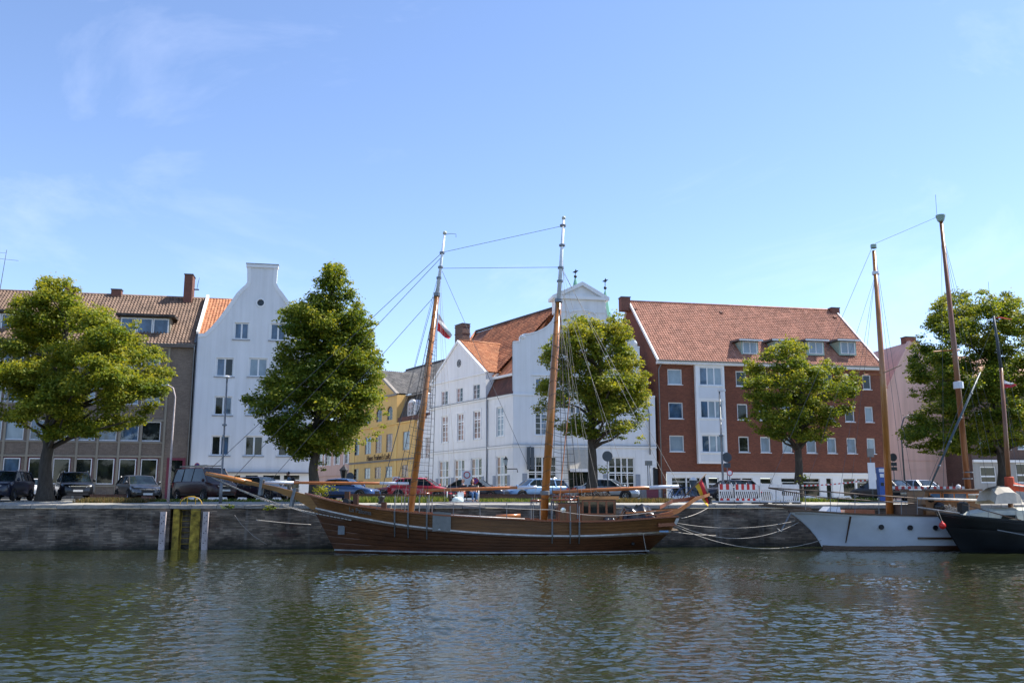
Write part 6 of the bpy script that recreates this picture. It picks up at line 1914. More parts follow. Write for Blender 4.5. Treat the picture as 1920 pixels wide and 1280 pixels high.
sign(1370, 886, 6, 5.0, 'small round no vehicles sign with red ring above the barriers', 'sign_white', 'sign_red')
sign(1680, 857, 8, 11, 'back of a round dark sign with two plates in front of the pink gable wall', 'sign_back', plates=((10, 13, 7, 'sign_back'), (19, 13, 7, 'sign_back')))
sign(655, 893, 7.5, 24, 'back of a round dark sign before the ochre house', 'sign_back')
sign(742, 900, 5.2, 19, 'square white zone sign with red ring behind the fore boom', 'sign_white', 'sign_red', (14, 9, 7))
# black lantern post in the side street
b, g = post_base(643, 22); x, z = q_at(643, 893, 22)
t = thing('street_lantern', 'black old style lantern post in front of the pink house', 'street lamp', b, QF.a)
MB().tube([(0, 0, 0), (0, 0, .6), (0, 0, .62), (0, 0, z - g - .3)], [.10, .09, .05, .04], 8).build('pole', 'iron_black', t, True)
for nm, prof, mt in (('lantern_roof', [(.0, .95), (.05, .85), (.36, .5), (.36, .46), (0, .46)], 'iron_black'), ('lantern_glass', [(0, -.25), (.15, -.25), (.30, .45), (0, .45)], 'glass_dark')):
    MB().lathe(prof, (0, 0, z - g), 6).build(nm, mt, t)
MB().box(-.5, 1.5, -.1, .1, z - g - .55, z - g - .35).build('cross_arm', 'iron_black', t)

# construction barriers
def barrier(px0, px1, yq, label, striped):
    g = ground_z(yq)
    x0, x1 = QF.x(px0, yq, g + .5), QF.x(px1, yq, g + .5); w = x1 - x0
    t = thing('construction_barrier', label, 'barrier', QF.world(x0, yq, g), QF.a, 'construction barriers on the quay')
    s = F_PX / 55
    H = 1.12
    f = MB(); f.box(0, w, -.02, .02, .10, .17); f.box(0, .05, -.025, .025, .08, H); f.box(w - .05, w, -.025, .025, .08, H); f.box(.05, w - .05, -.02, .02, .72, .79)
    f.box(.05, w - .05, -.018, .018, .70, .718)
    f.build('frame', 'plastic_white', t)
    n = max(3, int(w / .18))
    for k in range(n):
        a, b = .06 + (w - .12) * k / n, .06 + (w - .12) * (k + 1) / n
        MB().box(a + .002, b - .002, -.03, .03, .80, H).build('stripe', 'plastic_red' if striped and k % 2 == 0 else 'plastic_white', t)
    if striped:
        for k in range(n):
            a, b = .06 + (w - .12) * k / n, .06 + (w - .12) * (k + 1) / n
            MB().box(a + .002, b - .002, -.03, .03, .175, .30).build('stripe', 'plastic_red' if k % 2 == 0 else 'plastic_white', t)
    m = max(4, int(w / .13))
    for k in range(m):
        a = .06 + (w - .16) * k / m; h0 = .31 if striped else .18
        MB().hexa([(a, -.014, h0), (a + .05, -.014, h0), (a + .05, .014, h0), (a, .014, h0)], [(a + .10, -.014, .698), (a + .15, -.014, .698), (a + .15, .014, .698), (a + .10, .014, .698)]).build('slat', 'plastic_white', t)
    for a in (.2, w - .2): MB().box(a - .2, a + .2, -.22, .22, 0, .09).build('foot', 'rope_dark', t)
    k = 0
    for a in np.linspace(.1, w - .1, max(2, int(w / .4))): MB().tube([(a, 0, H), (a, 0, H + .09)], .02, 6).build('peg', 'plastic_white', t)
barrier(1348, 1375, 2.0, 'narrow red and white striped barrier at the left end of the row', True)
barrier(1378, 1423, 1.8, 'wide red and white striped barrier right of the narrow one', True)
barrier(1425, 1462, 1.7, 'plain white lattice barrier right of the striped ones', False)
barrier(1464, 1499, 1.7, 'plain white lattice barrier at the tree trunk', False)

# white notice boards and the blue ticket machine
b, g = post_base(1638, 4.5); _, z0 = q_at(1638, 916, 4.5); _, z1 = q_at(1638, 867, 4.5); _, z2 = q_at(1638, 840, 4.5)
t = thing('notice_board', 'tall white notice board on a post in front of the red house corner', 'notice board', b, QF.a)
MB().tube([(0, 0.04, 0), (0, 0.04, z2 - g)], .04, 8).build('post', 'galvanised', t, True)
MB().box(-.24, .24, -.03, 0, z0 - g, z1 - g).build('board', 'sign_white', t)
MB().box(-.22, .22, -.05, -.005, z2 - g - .55, z2 - g - .02).build('upper_box', 'canvas_grey', t)
b, g = post_base(1654, 5.5); _, z1 = q_at(1654, 876, 5.5)
t = thing('ticket_machine', 'tall blue parking ticket machine beside the white boat foremast', 'ticket machine', b, QF.a)
H = z1 - g
MB().box(-.19, .19, -.17, .17, 0, H - .35).build('cabinet', 'machine_blue', t)
MB().box(-.2, .2, -.18, .18, H - .347, H).build('head', 'machine_blue', t)
MB().box(-.13, .13, -.20, -.181, H - .62, H - .40).build('panel', 'sign_white', t)
MB().box(-.17, .17, -.19, -.182, H - .30, H - .08).build('symbol_field', 'sign_white', t)
MB().box(-.10, .10, -.185, -.171, H * .45, H * .55).build('coin_slot', 'iron_black', t)
# tape and low striped hoarding on the right
x0, z0 = q_at(1503, 911, 5); x1, z1 = q_at(1640, 898, 4.6)
t = thing('warning_tape', 'red and white warning tape strung from the tree to the notice board', 'tape', QF.world(x0, 5, z0), QF.a)
n = 34
for k in range(n):
    def tp(u): return Vector(((x1 - x0) * u, -.4 * u, (z1 - z0) * u - .10 * 4 * u * (1 - u)))
    a, b2 = tp(k / n), tp((k + 1) / n)
    MB().hexa([a, b2, b2 + Vector((0, .008, 0)), a + Vector((0, .008, 0))], [a + Vector((0, .01, .075)), b2 + Vector((0, .01, .075)), b2 + Vector((0, .018, .075)), a + Vector((0, .018, .075))]).build('tape_segment', 'plastic_red' if k % 2 else 'plastic_white', t)
x0, z0 = q_at(1672, 914, 8); x1, z1 = q_at(1815, 912, 8); g = ground_z(8)
t = thing('striped_hoarding', 'long red and white striped hoarding in front of the pink gable wall', 'hoarding', QF.world(x0, 8, g), QF.a)
w = x1 - x0; n = 24; h = z0 - g
for k in range(n): MB().box(w * k / n + .003, w * (k + 1) / n - .003, -.02, .02, h - .08, h + .1).build('stripe', 'plastic_red' if k % 2 else 'plastic_white', t)
for k in range(6): MB().box(w * k / 5 - .03, w * k / 5 + .03, .022, .07, 0, h + .35).build('post', 'old_wood', t)
for k in range(2): MB().box(0, w, .022, .05, h * .3 + k * .3, h * .3 + .12 + k * .3).build('rail', 'old_wood', t)

# display case, meter cabinet, pipe posts
x0, z0 = q_at(1212, 941, 5.0); x1, z1 = q_at(1234, 917, 5.0); g = ground_z(5)
t = thing('display_case', 'dark framed display case on the grass behind the tarpaulin heap', 'display case', QF.world((x0 + x1) / 2, 5, g), QF.a)
w = (x1 - x0) / 2
MB().box(-w, w, -.06, .06, z0 - g, z1 - g).build('panel', 'frame_plum', t)
m = MB(); m.box(-w - .05, -w, -.08, .08, z0 - g - .05, z1 - g + .05); m.box(w, w + .05, -.08, .08, z0 - g - .05, z1 - g + .05); m.box(-w, w, -.08, .08, z1 - g, z1 - g + .05); m.box(-w, w, -.08, .08, z0 - g - .05, z0 - g); m.build('frame', 'galvanised', t)
for s in (-1, 1): MB().box(s * w - .03, s * w + .03, .061, .10, 0, z1 - g).build('leg', 'galvanised', t)
x0, z0 = q_at(1203, 944, 6.0); x1, z1 = q_at(1240, 915, 6.0); g = ground_z(6)
t = thing('utility_cabinet', 'grey utility cabinet behind the display case', 'cabinet', QF.world((x0 + x1) / 2, 6.2, g), QF.a)
w = (x1 - x0) / 2
MB().box(-w, w, -.2, .2, 0, z1 - g).build('body', 'zinc', t); MB().box(-w - .03, w + .03, -.23, .23, z1 - g + .002, z1 - g + .05).build('lid', 'zinc', t)
for k in (-1, 1): MB().box(min(k * .02, k * (w - .03)), max(k * .02, k * (w - .03)), -.215, -.201, .1, z1 - g - .05).build('door', 'zinc', t)
b, g = post_base(1218, 9); _, z = q_at(1218, 868, 9)
t = thing('signal_box_post', 'twin grey pipe post carrying a small box before the white house end', 'post', b, QF.a)
for s in (-1, 1): MB().tube([(.07 * s, 0, 0), (.07 * s, 0, z - g - .1)], .035, 8).build('pipe', 'galvanised', t, True)
MB().box(-.22, .22, -.1, .1, z - g - .14, z - g + .16).build('box', 'canvas_grey', t)
b, g = post_base(1230, 14); _, z = q_at(1230, 878, 14)
t = thing('black_pillar', 'slim black pillar at the joint of white and red houses', 'pillar', b, QF.a)
MB().box(-.14, .14, -.14, .14, 0, z - g).build('shaft', 'iron_black', t); MB().lathe([(0, .1), (.12, .08), (.2, .002), (0, 0)], (0, 0, z - g), 10).build('cap', 'iron_black', t)
b, g = post_base(1301, 7.5); _, z = q_at(1301, 897, 7.5)
t = thing('advertising_pillar', 'dark column with pale domed cap beside the German flag', 'column', b, QF.a)
MB().lathe([(0, 0), (.24, 0), (.24, z - g - .1), (0, z - g - .1)], (0, 0, 0), 16).build('shaft', 'sign_back', t, 40)
MB().lathe([(.26, 0), (.26, .04), (.2, .12), (.1, .17), (0, .19)], (0, 0, z - g - .1), 16).build('cap', 'plastic_white', t, True)
# bollards on the quay edge
for i, (px, yq, lab) in enumerate(((715, 1.0, 'squat iron mooring bollard behind the bulwark near the fore mast'), (1330, .9, 'squat iron mooring bollard on the quay right of the German flag'))):
    g = ground_z(yq); t = thing('mooring_bollard', lab, 'bollard', QF.world(QF.x(px, yq, g), yq, g), QF.a, 'mooring bollards')
    MB().lathe([(.20, 0), (.17, .05), (.14, .25), (.2, .34), (.22, .40), (.16, .45), (0, .47)], (0, 0, 0), 14).build('post', 'iron_black', t, True)
    MB().box(-.3, .3, -.3, .3, -.02, .03).build('base_plate', 'iron_black', t)
def bicycle(px, yq, rot, label):
    g = ground_z(yq); t = thing('bicycle', label, 'bicycle', QF.world(QF.x(px, yq, g), yq, g), QF.a + rot, 'parked bicycles')
    for x in (-.52, .52):
        w = MB().lathe([(.31, -.02), (.34, 0), (.31, .02), (.30, 0)], (x, 0, .34), 24, 0, 'y').build('wheel', 'tyre', t, True)
        sp = MB()
        for k in range(8):
            a = PI * k / 8; sp.tube([(x - .3 * math.cos(a), 0, .34 - .3 * math.sin(a)), (x + .3 * math.cos(a), 0, .34 + .3 * math.sin(a))], .004, 3)
        o = sp.build('spokes', 'chrome', t); o['kind'] = 'stuff'
    f = MB()
    A, B, C, D = (-.52, 0, .34), (-.05, 0, .30), (-.18, 0, .80), (.38, 0, .82)
    for p, q in ((A, B), (A, C), (B, C), (B, D), (C, D), (D, (.52, 0, .34))): f.tube([p, q], .02, 6)
    f.build('frame', 'paint_blue', t)
    MB().tube([(.36, -.25, .95), (.40, 0, 1.0), (.36, .25, .95)], .014, 6).build('handlebar', 'chrome', t, True)
    MB().tube([D, (.37, 0, 1.0)], .015, 6).build('stem', 'chrome', t)
    MB().hexa([(-.30, -.08, .86), (-.05, -.03, .88), (-.05, .03, .88), (-.30, .08, .86)], [(-.30, -.08, .92), (-.05, -.03, .91), (-.05, .03, .91), (-.30, .08, .92)]).build('saddle', 'tyre', t)
bicycle(1266, 5.2, R(20), 'bicycle parked behind the curved stern timbers')
bicycle(1284, 6.0, R(-15), 'second bicycle parked before the shop front left of the dark column')
# ================================================================== boats
class Hull:
    """hull surface lofted through level curves: each level = list of (x, z, half breadth) sampled at equal parameter t"""
    def __init__(self, levels, n=44):
        self.n = n; self.L = []
        ts = np.linspace(0, 1, n)
        for lv in levels:
            a = np.array(lv, float); t0 = np.linspace(0, 1, len(a))
            # smooth interpolation
            cols = []
            for c in range(3):
                y = np.interp(ts, t0, a[:, c])
                for _ in range(3):
                    y[1:-1] = (y[:-2] + 2 * y[1:-1] + y[2:]) / 4
                cols.append(y)
            self.L.append(np.stack(cols, 1))
    def line(self, v, out=0.0):
        """curve at height parameter v in [0, number of levels - 1]"""
        k = min(int(v), len(self.L) - 2); f = v - k
        c = self.L[k] * (1 - f) + self.L[k + 1] * f
        c = c.copy()
        c[:, 2] = np.maximum(c[:, 2] + out * np.clip(np.linspace(0, 1, self.n) * 14, .3, 1), 0.004)
        return c
    def strip(self, vs_, side, outs, mb=None):
        mb = mb or MB()
        rows = []
        for v, o in zip(vs_, outs):
            c = self.line(v, o); rows.append([(x, side * b, z) for x, z, b in c])
        mb.grid(rows); return mb
def build_hull(parent, H, bands, shell_mat, deck_drop, deck_mat, shell_name='hull'):
    """bands: list of (v0, v1, number of planks, material)"""
    top = len(H.L) - 1
    m = MB()
    for s in (-1, 1): H.strip(np.linspace(0, top, 3 * top + 1), s, [-.03] * (3 * top + 1), m)
    ho = m.build(shell_name, shell_mat, parent, 60)
    for (v0, v1, n, mat) in bands:
        for k in range(n):
            a, b = v0 + (v1 - v0) * k / n, v0 + (v1 - v0) * (k + 1) / n; e = (b - a) * .02
            for s in (-1, 1):
                H.strip([a, a + e] + [a + (b - a) * q / 4 for q in (1, 2, 3)] + [b - e, b], s, [-.003, .004, .005, .005, .005, .004, -.003]).build('plank', mat, ho, 60)
    # deck
    c = H.line(top)
    rows = []
    for (x, z, b) in c[1:]: rows.append([(x, b * a * .97, z - deck_drop + .06 * (1 - a * a)) for a in np.linspace(-1, 1, 7)])
    MB().grid(rows).build('deck', deck_mat, parent, True)
    # transom
    rows = []
    for lv in np.linspace(0, top, 9):
        q = H.line(lv, .01)[-1]; rows.append([(q[0], q[2] * a, q[1]) for a in np.linspace(-1, 1, 5)])
    MB().grid(rows).build('transom', bands[-1][3] if bands else shell_mat, parent)
    return ho
def hull_rail(parent, H, v, w, h, mat, name, out=0.0, dz=0.0, t0=0, t1=None):
    """moulded rail along a level on both sides"""
    c = H.line(v, out)[t0:t1]
    for s in (-1, 1):
        m = MB(); rows = []
        for (x, z, b) in c:
            rows.append([(x, s * (b + o), z + dz + q) for (o, q) in ((-w / 2, -h / 2), (w / 2, -h / 2), (w / 2, h / 2), (-w / 2, h / 2))])
        m.grid(rows, closed=True); m.f.append((0, 1, 2, 3)); m.m.append(0); k = 4 * (len(rows) - 1); m.f.append((k + 3, k + 2, k + 1, k)); m.m.append(0)
        m.build(name, mat, parent)
def wire(parent, p, q, r=.011, mat='wire', name='stay', sag=0.0, n=8):
    p, q = Vector(p), Vector(q)
    pts = [p.lerp(q, k / n) - Vector((0, 0, sag * 4 * (k / n) * (1 - k / n))) for k in range(n + 1)] if sag else [p, q]
    return MB().tube(pts, r, 5).build(name, mat, parent)

# ------------------------------------------------------------------ the wooden two-master
BF = Frame(0, 46.4, 0.0, 0.03)
def paloma():
    f = BF
    t = thing('wooden_ketch', 'varnished wooden two-masted sailing ship moored along the quay in the centre', 'sailing ship', f.o, f.a)
    P = lambda px, py, y=0.0: f.pix(px, py, y)
    def P3(px, py, y=0.0):
        x, z = f.pix(px, py, y); return Vector((x, y, z))
    def B(tt, kind):
        a = [0, .05, .1, .2, .35, .5, .7, .85, .95, 1]
        b = {'s': [.10, .55, .95, 1.6, 2.15, 2.3, 2.25, 1.95, 1.65, 1.5], 'r': [.07, .45, .85, 1.5, 2.1, 2.27, 2.2, 1.8, 1.4, 1.2], 'w': [.04, .30, .6, 1.2, 1.85, 2.1, 2.0, 1.4, .7, .25]}[kind]
        return float(np.interp(tt, a, b))
    sheer = [(572, 925.5), (613, 938), (652, 946), (688, 952), (737, 958), (773, 962), (808, 964.8), (852, 968.3), (896, 971), (938, 972.8), (980, 974.2), (1010, 977), (1060, 978.5), (1110, 978.7), (1150, 977.5), (1185, 975), (1210, 973.2), (1235, 971), (1255, 970), (1272, 968.7)]
    rub = [(586, 950.5), (620, 958.5), (648.5, 964.8), (675, 970), (701.7, 975), (728, 979.7), (755, 984), (783, 987.5), (811.5, 990.3), (836, 993), (860, 995.3), (903, 998.6), (947.5, 1001), (985, 1002.6), (1022.5, 1003.9), (1066, 1004.2), (1110, 1003.7), (1150, 1002), (1185, 1000), (1220, 998), (1258, 995.5)]
    def curve(pts, kind, m=40):
        xs = np.array([p[0] for p in pts]); ys = np.array([p[1] for p in pts]); out = []
        for tt in np.linspace(0, 1, m):
            px = xs[0] + (xs[-1] - xs[0]) * tt; py = float(np.interp(px, xs, ys)); b = B(tt, kind)
            x, z = P(px, py, -b); out.append((x, z, b))
        return out
    S, Rb = curve(sheer, 's'), curve(rub, 'r')
    xs0, xs1 = P(629, 1028, 0)[0], P(1214, 1031, 0)[0]
    W = [(xs0 + (xs1 - xs0) * tt, 0.05, B(tt, 'w')) for tt in np.linspace(0, 1, 40)]
    xk0, xk1 = xs0 + .8, xs1 - 1.2
    K = [(xk0 + (xk1 - xk0) * tt, -.75, B(tt, 'w') * .55) for tt in np.linspace(0, 1, 40)]
    H = Hull([K, W, Rb, S])
    # bulge the topsides a little between waterline and rail
    ho = build_hull(t, H, [(1.05, 1.98, 6, 'hull_wood'), (2.02, 2.97, 4, 'bulwark_wood')], 'hull_wood', .62, 'deck_wood')
    hull_rail(t, H, 2.0, .10, .07, 'stripe_white', 'rubbing_strake', .03)
    hull_rail(t, H, 1.93, .08, .10, 'rail_dark', 'lower_strake', .03)
    hull_rail(t, H, 3.0, .20, .07, 'varnish_red', 'cap_rail', 0, .03)
    hull_rail(t, H, 1.04, .03, .065, 'boot_white', 'boot_stripe', .02)
    # name on the bow
    me = text_mesh('La Paloma', 1.0, .008, 'letter_silver')
    a, b = P3(651, 958, -1.62), P3(694, 966, -1.95)
    d = (b - a); tw = max(v.co.x for v in me.vertices) - min(v.co.x for v in me.vertices); k = d.length / tw
    # rest the lettering on the bulwark: local x along the bow curve, z out of the hull
    def on_hull(x, v):
        c = H.line(v, .045); bb = float(np.interp(x, c[:, 0], c[:, 2])); zz = float(np.interp(x, c[:, 0], c[:, 1])); return Vector((x, -bb, zz))
    pa, pb = on_hull(a.x, 2.42), on_hull(b.x, 2.42)
    ux = (pb - pa).normalized(); up0 = (on_hull((a.x + b.x) / 2, 2.9) - on_hull((a.x + b.x) / 2, 2.2)).normalized()
    un = ux.cross(up0).normalized(); up0 = un.cross(ux)
    lo = inst('lettering', me, t)
    mx = Matrix((ux * k, up0 * k * 1.15, un)).transposed().to_4x4(); mx.translation = (pa + pb) / 2 + un * .02
    lo.matrix_local = mx
    # bow: grey patch that paints a soft reflection onto the hull
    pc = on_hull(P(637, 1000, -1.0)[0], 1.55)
    MB().box(-.16, .16, -.02, .03, -.22, .2).build('bow_reflection_patch', 'iron_band', t, loc=(pc.x, pc.y - .06, pc.z))
    # bowsprit: round pole, squared timber and beak knee
    tip = P3(386, 887); j = P3(470, 905); e = P3(600, 938)
    MB().tube([tip, P3(430, 896), j], [.09, .13, .15], 12).build('bowsprit', 'varnish', t, True)
    poly = [P(462, 900), P(520, 912.5), P(578, 927.5), P(610, 940), P(600, 965), P(584, 953), P(560, 938), P(520, 921.5), P(480, 911), P(462, 906.5)]
    MB().prism([(p[0], p[1]) for p in poly], -.2, .2).build('bowsprit_beam', 'timber_gold', t)
    knee = [P(560, 930), P(585, 940), P(606, 960), P(604, 985), P(592, 962), P(575, 945)]
    MB().prism([(p[0], p[1]) for p in knee], -.09, .09).build('beak_knee', 'hull_wood', t)
    for (a, b_, w) in (((492, 902), (488, 928), .23), ((555, 918), (546, 949), .26)):
        p, q = P3(*a), P3(*b_)
        for s in (-1, 1): MB().beam(p + Vector((0, s * w, .05)), q + Vector((0, s * w, 0)), .03, .14).build('iron_strap', 'iron_band', t)
        MB().beam(p + Vector((0, -w - .02, .07)), p + Vector((0, w + .02, .07)), .16, .04).build('iron_strap', 'iron_band', t)
    # bobstay chains and the bowsprit net
    for (yy, mid, end) in ((0, (480, 929), (588, 962)), (-.5, (505, 942), (660, 975)), (.5, (500, 938), (640, 972))):
        a, b_, c = P3(397, 894), P3(*mid, yy * .5), P3(*end, yy * 2.2)
        m = MB(); path = [a, a.lerp(b_, .5) - Vector((0, 0, .03)), b_, b_.lerp(c, .5) - Vector((0, 0, .05)), c]
        n = 46
        for k in range(n):
            u = k / n * 4; i = int(u); q = path[i].lerp(path[i + 1], u - i); u2 = (k + .75) / n * 4; i2 = min(int(u2), 3); q2 = path[i2].lerp(path[i2 + 1], u2 - i2)
            m.tube([q, q2], .03, 5)
        o = m.build('bobstay_chain', 'rope', t); o['kind'] = 'stuff'
    rnd = random.Random(5)
    for k in range(13):
        u = k / 12
        a = P3(410 + 150 * u, 897 + 38 * u, -.25); b_ = P3(430 + 150 * u, 912 + 50 * u, .35)
        wire(t, a, b_, .005, 'rope_dark', 'net_line', .12, 5)
        a = P3(420 + 150 * u, 899 + 38 * u, .25); b_ = P3(412 + 165 * u, 908 + 54 * u, -.3)
        wire(t, a, b_, .005, 'rope_dark', 'net_line', .10, 5)
    for s in (-.35, .35): wire(t, P3(402, 896, s * .3), P3(592, 966, s * 2), .012, 'rope', 'net_line', .1)
    # ---- masts
    def mast(base, join, top, r0, r1, r2, bands, name):
        b_, j_, t_ = P3(*base), P3(*join), P3(*top)
        m = MB().tube([b_, b_.lerp(j_, .5), j_], [r0, (r0 + r1) / 2 + .01, r1], 14).build(name, 'varnish', t, True)
        MB().tube([j_, t_], [r1 * .72, r2], 12).build('topmast', 'mast_white', t, True)
        MB().lathe([(0, -.12), (.09, -.06), (.11, 0), (.08, .08), (0, .12)], tuple(t_), 12).build('truck', 'deck_cream', t, True)
        for (px, py) in bands:
            c = P3(px, py); MB().lathe([(r1 * .6, -.06), (r1 * .98, -.05), (r1 * .98, .05), (r1 * .6, .06)], tuple(c), 12).build('mast_band', 'iron_band', t)
        MB().lathe([(r1 * .8, -.12), (r1 * 1.25, -.1), (r1 * 1.25, .08), (r1 * .8, .12)], tuple(j_), 12).build('mast_cap', 'iron_band', t)
        # spiral lashing around the pole
        n = 15
        for k in range(n):
            u = .10 + .86 * k / n; c = b_.lerp(j_, u); rr = r0 + (r1 - r0) * u + .016
            pts = [c + Vector((rr * math.cos(a), rr * math.sin(a), .10 * math.sin(a + k))) for a in np.linspace(0, 2 * PI, 13)]
            MB().tube(pts, .012, 4, cap=False).build('mast_hoop', 'rope_dark', t)
        return b_, j_, t_
    fb, fj, ft = mast((769, 968), (819.5, 552), (834, 437), .165, .135, .05, [(829, 474), (826, 501), (823, 521)], 'fore_mast')
    mb_, mj, mt = mast((1019, 975), (1047.5, 563), (1057, 409), .205, .165, .065, [(1055.5, 423), (1054, 460), (1051.5, 502), (1050, 527)], 'main_mast')
    MB().lathe([(.21, 0), (.24, .02), (.24, .2), (.21, .22)], tuple(P3(1022, 928)), 12).build('mast_band', 'galvanised', t)
    # small vane arm at the fore truck
    MB().tube([P3(834, 440), P3(845, 438), P3(855, 439), P3(855, 445)], .012, 5).build('vane_arm', 'iron_black', t)
    # ---- spars
    def spar(p0, p1, r, y0, y1, white0=0.0, white1=0.0, name='boom'):
        a, b_ = P3(*p0, y0), P3(*p1, y1)
        MB().tube([a, a.lerp(b_, .5), b_], [r * .85, r, r * .85], 12).build(name, 'varnish_spar', t, True)
        if white0: MB().tube([a.lerp(b_, -.002), a.lerp(b_, white0)], [r * .9, r * 1.03], 12).build('painted_end', 'mast_white', t, True)
        if white1: MB().tube([a.lerp(b_, 1 - white1), a.lerp(b_, 1.002)], [r * 1.03, r * .95], 12).build('painted_end', 'mast_white', t, True)
        return a, b_
    spar((497, 904), (766, 906), .072, 0, -.1, .20, .20, 'jib_boom')
    spar((795, 919), (1006, 912.5), .085, -.1, -.35, 0, .17, 'fore_boom')
    ba, bb = spar((1035, 922), (1272, 911.3), .095, -.15, -.5, 0, .23, 'main_boom')
    # ---- standing rigging
    top_f, top_m = P3(828.5, 474), P3(1055.5, 423)
    wire(t, P3(830, 473), P3(1053, 424), .012)
    wire(t, P3(827, 503), P3(1048, 501), .012)
    wire(t, top_f, P3(388, 885), .014); wire(t, P3(826, 484), P3(440, 893), .014)
    wire(t, P3(820, 549), P3(505, 903), .013)
    wire(t, P3(821, 530), P3(706, 955, -1.9), .013); wire(t, P3(822, 515), P3(706, 955, 1.9), .01)
    wire(t, P3(829, 508), P3(990, 874, .4), .011)
    wire(t, P3(1052, 503), bb + Vector((0, 0, .1)), .010, 'rope'); wire(t, P3(1053, 500), bb + Vector((-.5, .1, .1)), .010, 'rope')
    wire(t, P3(1051, 540), P3(1180, 912, -.4), .009, 'rope')
    for (mx_, hy, chain, tops) in (('f', 2.1, (738, 764, 800), (819.5, 556)), ('m', 2.3, (1035, 1069, 1086), (1047.5, 570))):
        for s in (-1, 1):
            ends = []
            for k, px in enumerate(chain):
                c = H.line(3.0, .05); xx = P(px, 975, -2.2)[0]
                bz_ = float(np.interp(xx, c[:, 0], c[:, 2])); zz = float(np.interp(xx, c[:, 0], c[:, 1]))
                e_ = Vector((xx, s * bz_, zz + .75)); ends.append(e_)
                tp = P3(*tops) + Vector((.02 * k, s * .12, -.15 * k))
                wire(t, tp, e_, .015, 'rope_dark', 'shroud')
                # deadeye, turnbuckle and chainplate
                wire(t, e_, Vector((xx, s * (bz_ + .03), zz)), .026, 'galvanised', 'turnbuckle')
                if s < 0:
                    zr_ = float(np.interp(xx, H.line(2.0)[:, 0], H.line(2.0)[:, 1])); br = float(np.interp(xx, H.line(2.0)[:, 0], H.line(2.0)[:, 2])); bm = float(np.interp(xx, H.line(1.5)[:, 0], H.line(1.5)[:, 2])); zm = float(np.interp(xx, H.line(1.5)[:, 0], H.line(1.5)[:, 1]))
                    MB().beam((xx, s * (bz_ + .06), zz + .02), (xx, s * (br + .09), zr_), .075, .05).build('chainplate', 'galvanised', t)
                    MB().beam((xx, s * (br + .09), zr_), (xx, s * (bm + .05), zm + .05), .045, .04).build('chainplate', 'iron_band', t)
            a0, a1 = ends[0], ends[-1]; T0 = P3(*tops) + Vector((0, s * .12, 0))
            n = 20
            for k in range(n):
                u = .05 + .80 * k / n
                p, q = a0.lerp(T0, u), a1.lerp(T0 + Vector((.05, 0, -.3)), u)
                if (p - q).length > .1: wire(t, p, q, .010, 'rope_dark', 'ratline', .05, 4)
    # halyards along the masts
    for (j_, b_, y, xs_) in ((P3(823, 520), (846, 935), -.7, 0), (P3(824, 505), (858, 938), .5, 0), (P3(822, 540), (741, 950), .8, 0), (P3(1053, 480), (1093, 950), -.9, 0), (P3(1051, 530), (1060, 950), .6, 0), (P3(1054, 460), (1078, 948), .2, 0), (P3(1050, 560), (1001, 940), .9, 0), (P3(1052, 520), (1112, 948), -.6, 0), (P3(1049, 575), (1099, 945), .7, 0), (P3(1048, 600), (1125, 930), -.3, 0), (P3(1053, 500), (1165, 915), -.4, 0), (P3(826, 500), (792, 930), .6, 0), (P3(824, 530), (834, 940), -1.2, 0), (P3(822, 560), (756, 948), -1.0, 0), (P3(821, 575), (770, 935), 1.0, 0)):
        wire(t, j_, P3(*b_, y), .007, 'rope', 'halyard')
    MB().tube([P3(1068, 745, -.4), P3(1047, 955, -.8)], .028, 6).build('boat_hook', 'varnish_spar', t)
    # ---- deck house
    def house(px0, px1, py0, py1, y0, y1, mat, name, par=None):
        x0, z0 = P(px0, py1, y0); x1, z1 = P(px1, py0, y0)
        return (x0, x1, z0, z1), MB().box(x0, x1, y0, y1, z0, z1).build(name, mat, par or t)
    r, wh = house(1091, 1155, 936, 984, -1.0, 1.0, 'cabin_wood', 'wheelhouse')
    (x0, x1, z0, z1) = r
    MB().hexa([(x0 - .12, -1.12, z1 + .002), (x1 + .14, -1.12, z1 + .002), (x1 + .14, 1.12, z1 + .002), (x0 - .12, 1.12, z1 + .002)], [(x0 - .12, -1.05, z1 + .16), (x1 + .14, -1.05, z1 + .16), (x1 + .14, 1.05, z1 + .16), (x0 - .12, 1.05, z1 + .16)]).build('wheelhouse_roof', 'timber_gold', t)
    for k, (a, b_) in enumerate(((1094, 1103), (1107, 1119), (1123, 1135), (1139, 1150))):
        xa, za = P(a, 962, -1.02); xb, zb = P(b_, 940, -1.02)
        w = MB(); e = .05; w.box(xa - e, xa, -1.05, -1.001, za - e, zb + e); w.box(xb, xb + e, -1.05, -1.001, za - e, zb + e); w.box(xa, xb, -1.05, -1.001, za - e, za); w.box(xa, xb, -1.05, -1.001, zb, zb + e)
        wo = w.build('wheelhouse_window', 'varnish_red', wh); MB().box(xa, xb, -1.02, -1.005, za, zb).build('pane', 'glass_dark', wo)
    r2, cb = house(1047, 1090, 944, 984, -.85, .85, 'varnish_red', 'companionway')
    MB().box(r2[0] - .08, r2[1], -.95, .95, r2[3] + .002, r2[3] + .08).build('companionway_roof', 'rail_dark', t)
    for (a, b_) in ((1050, 1062), (1066, 1080)):
        xa, za = P(a, 980, -.87); xb, zb = P(b_, 948, -.87); MB().box(xa, xb, -.885, -.851, za, zb).build('companion_door', 'cabin_wood', cb)
    xa, za = P(1056, 956, -.9); MB().lathe([(0, 0), (.13, 0), (.13, -.02), (0, -.03)], (xa, -.886, za), 12, 0, 'y').build('ventilator', 'chrome', cb)
    # net of stowed gear on the roof
    m = MB(); rnd = random.Random(3)
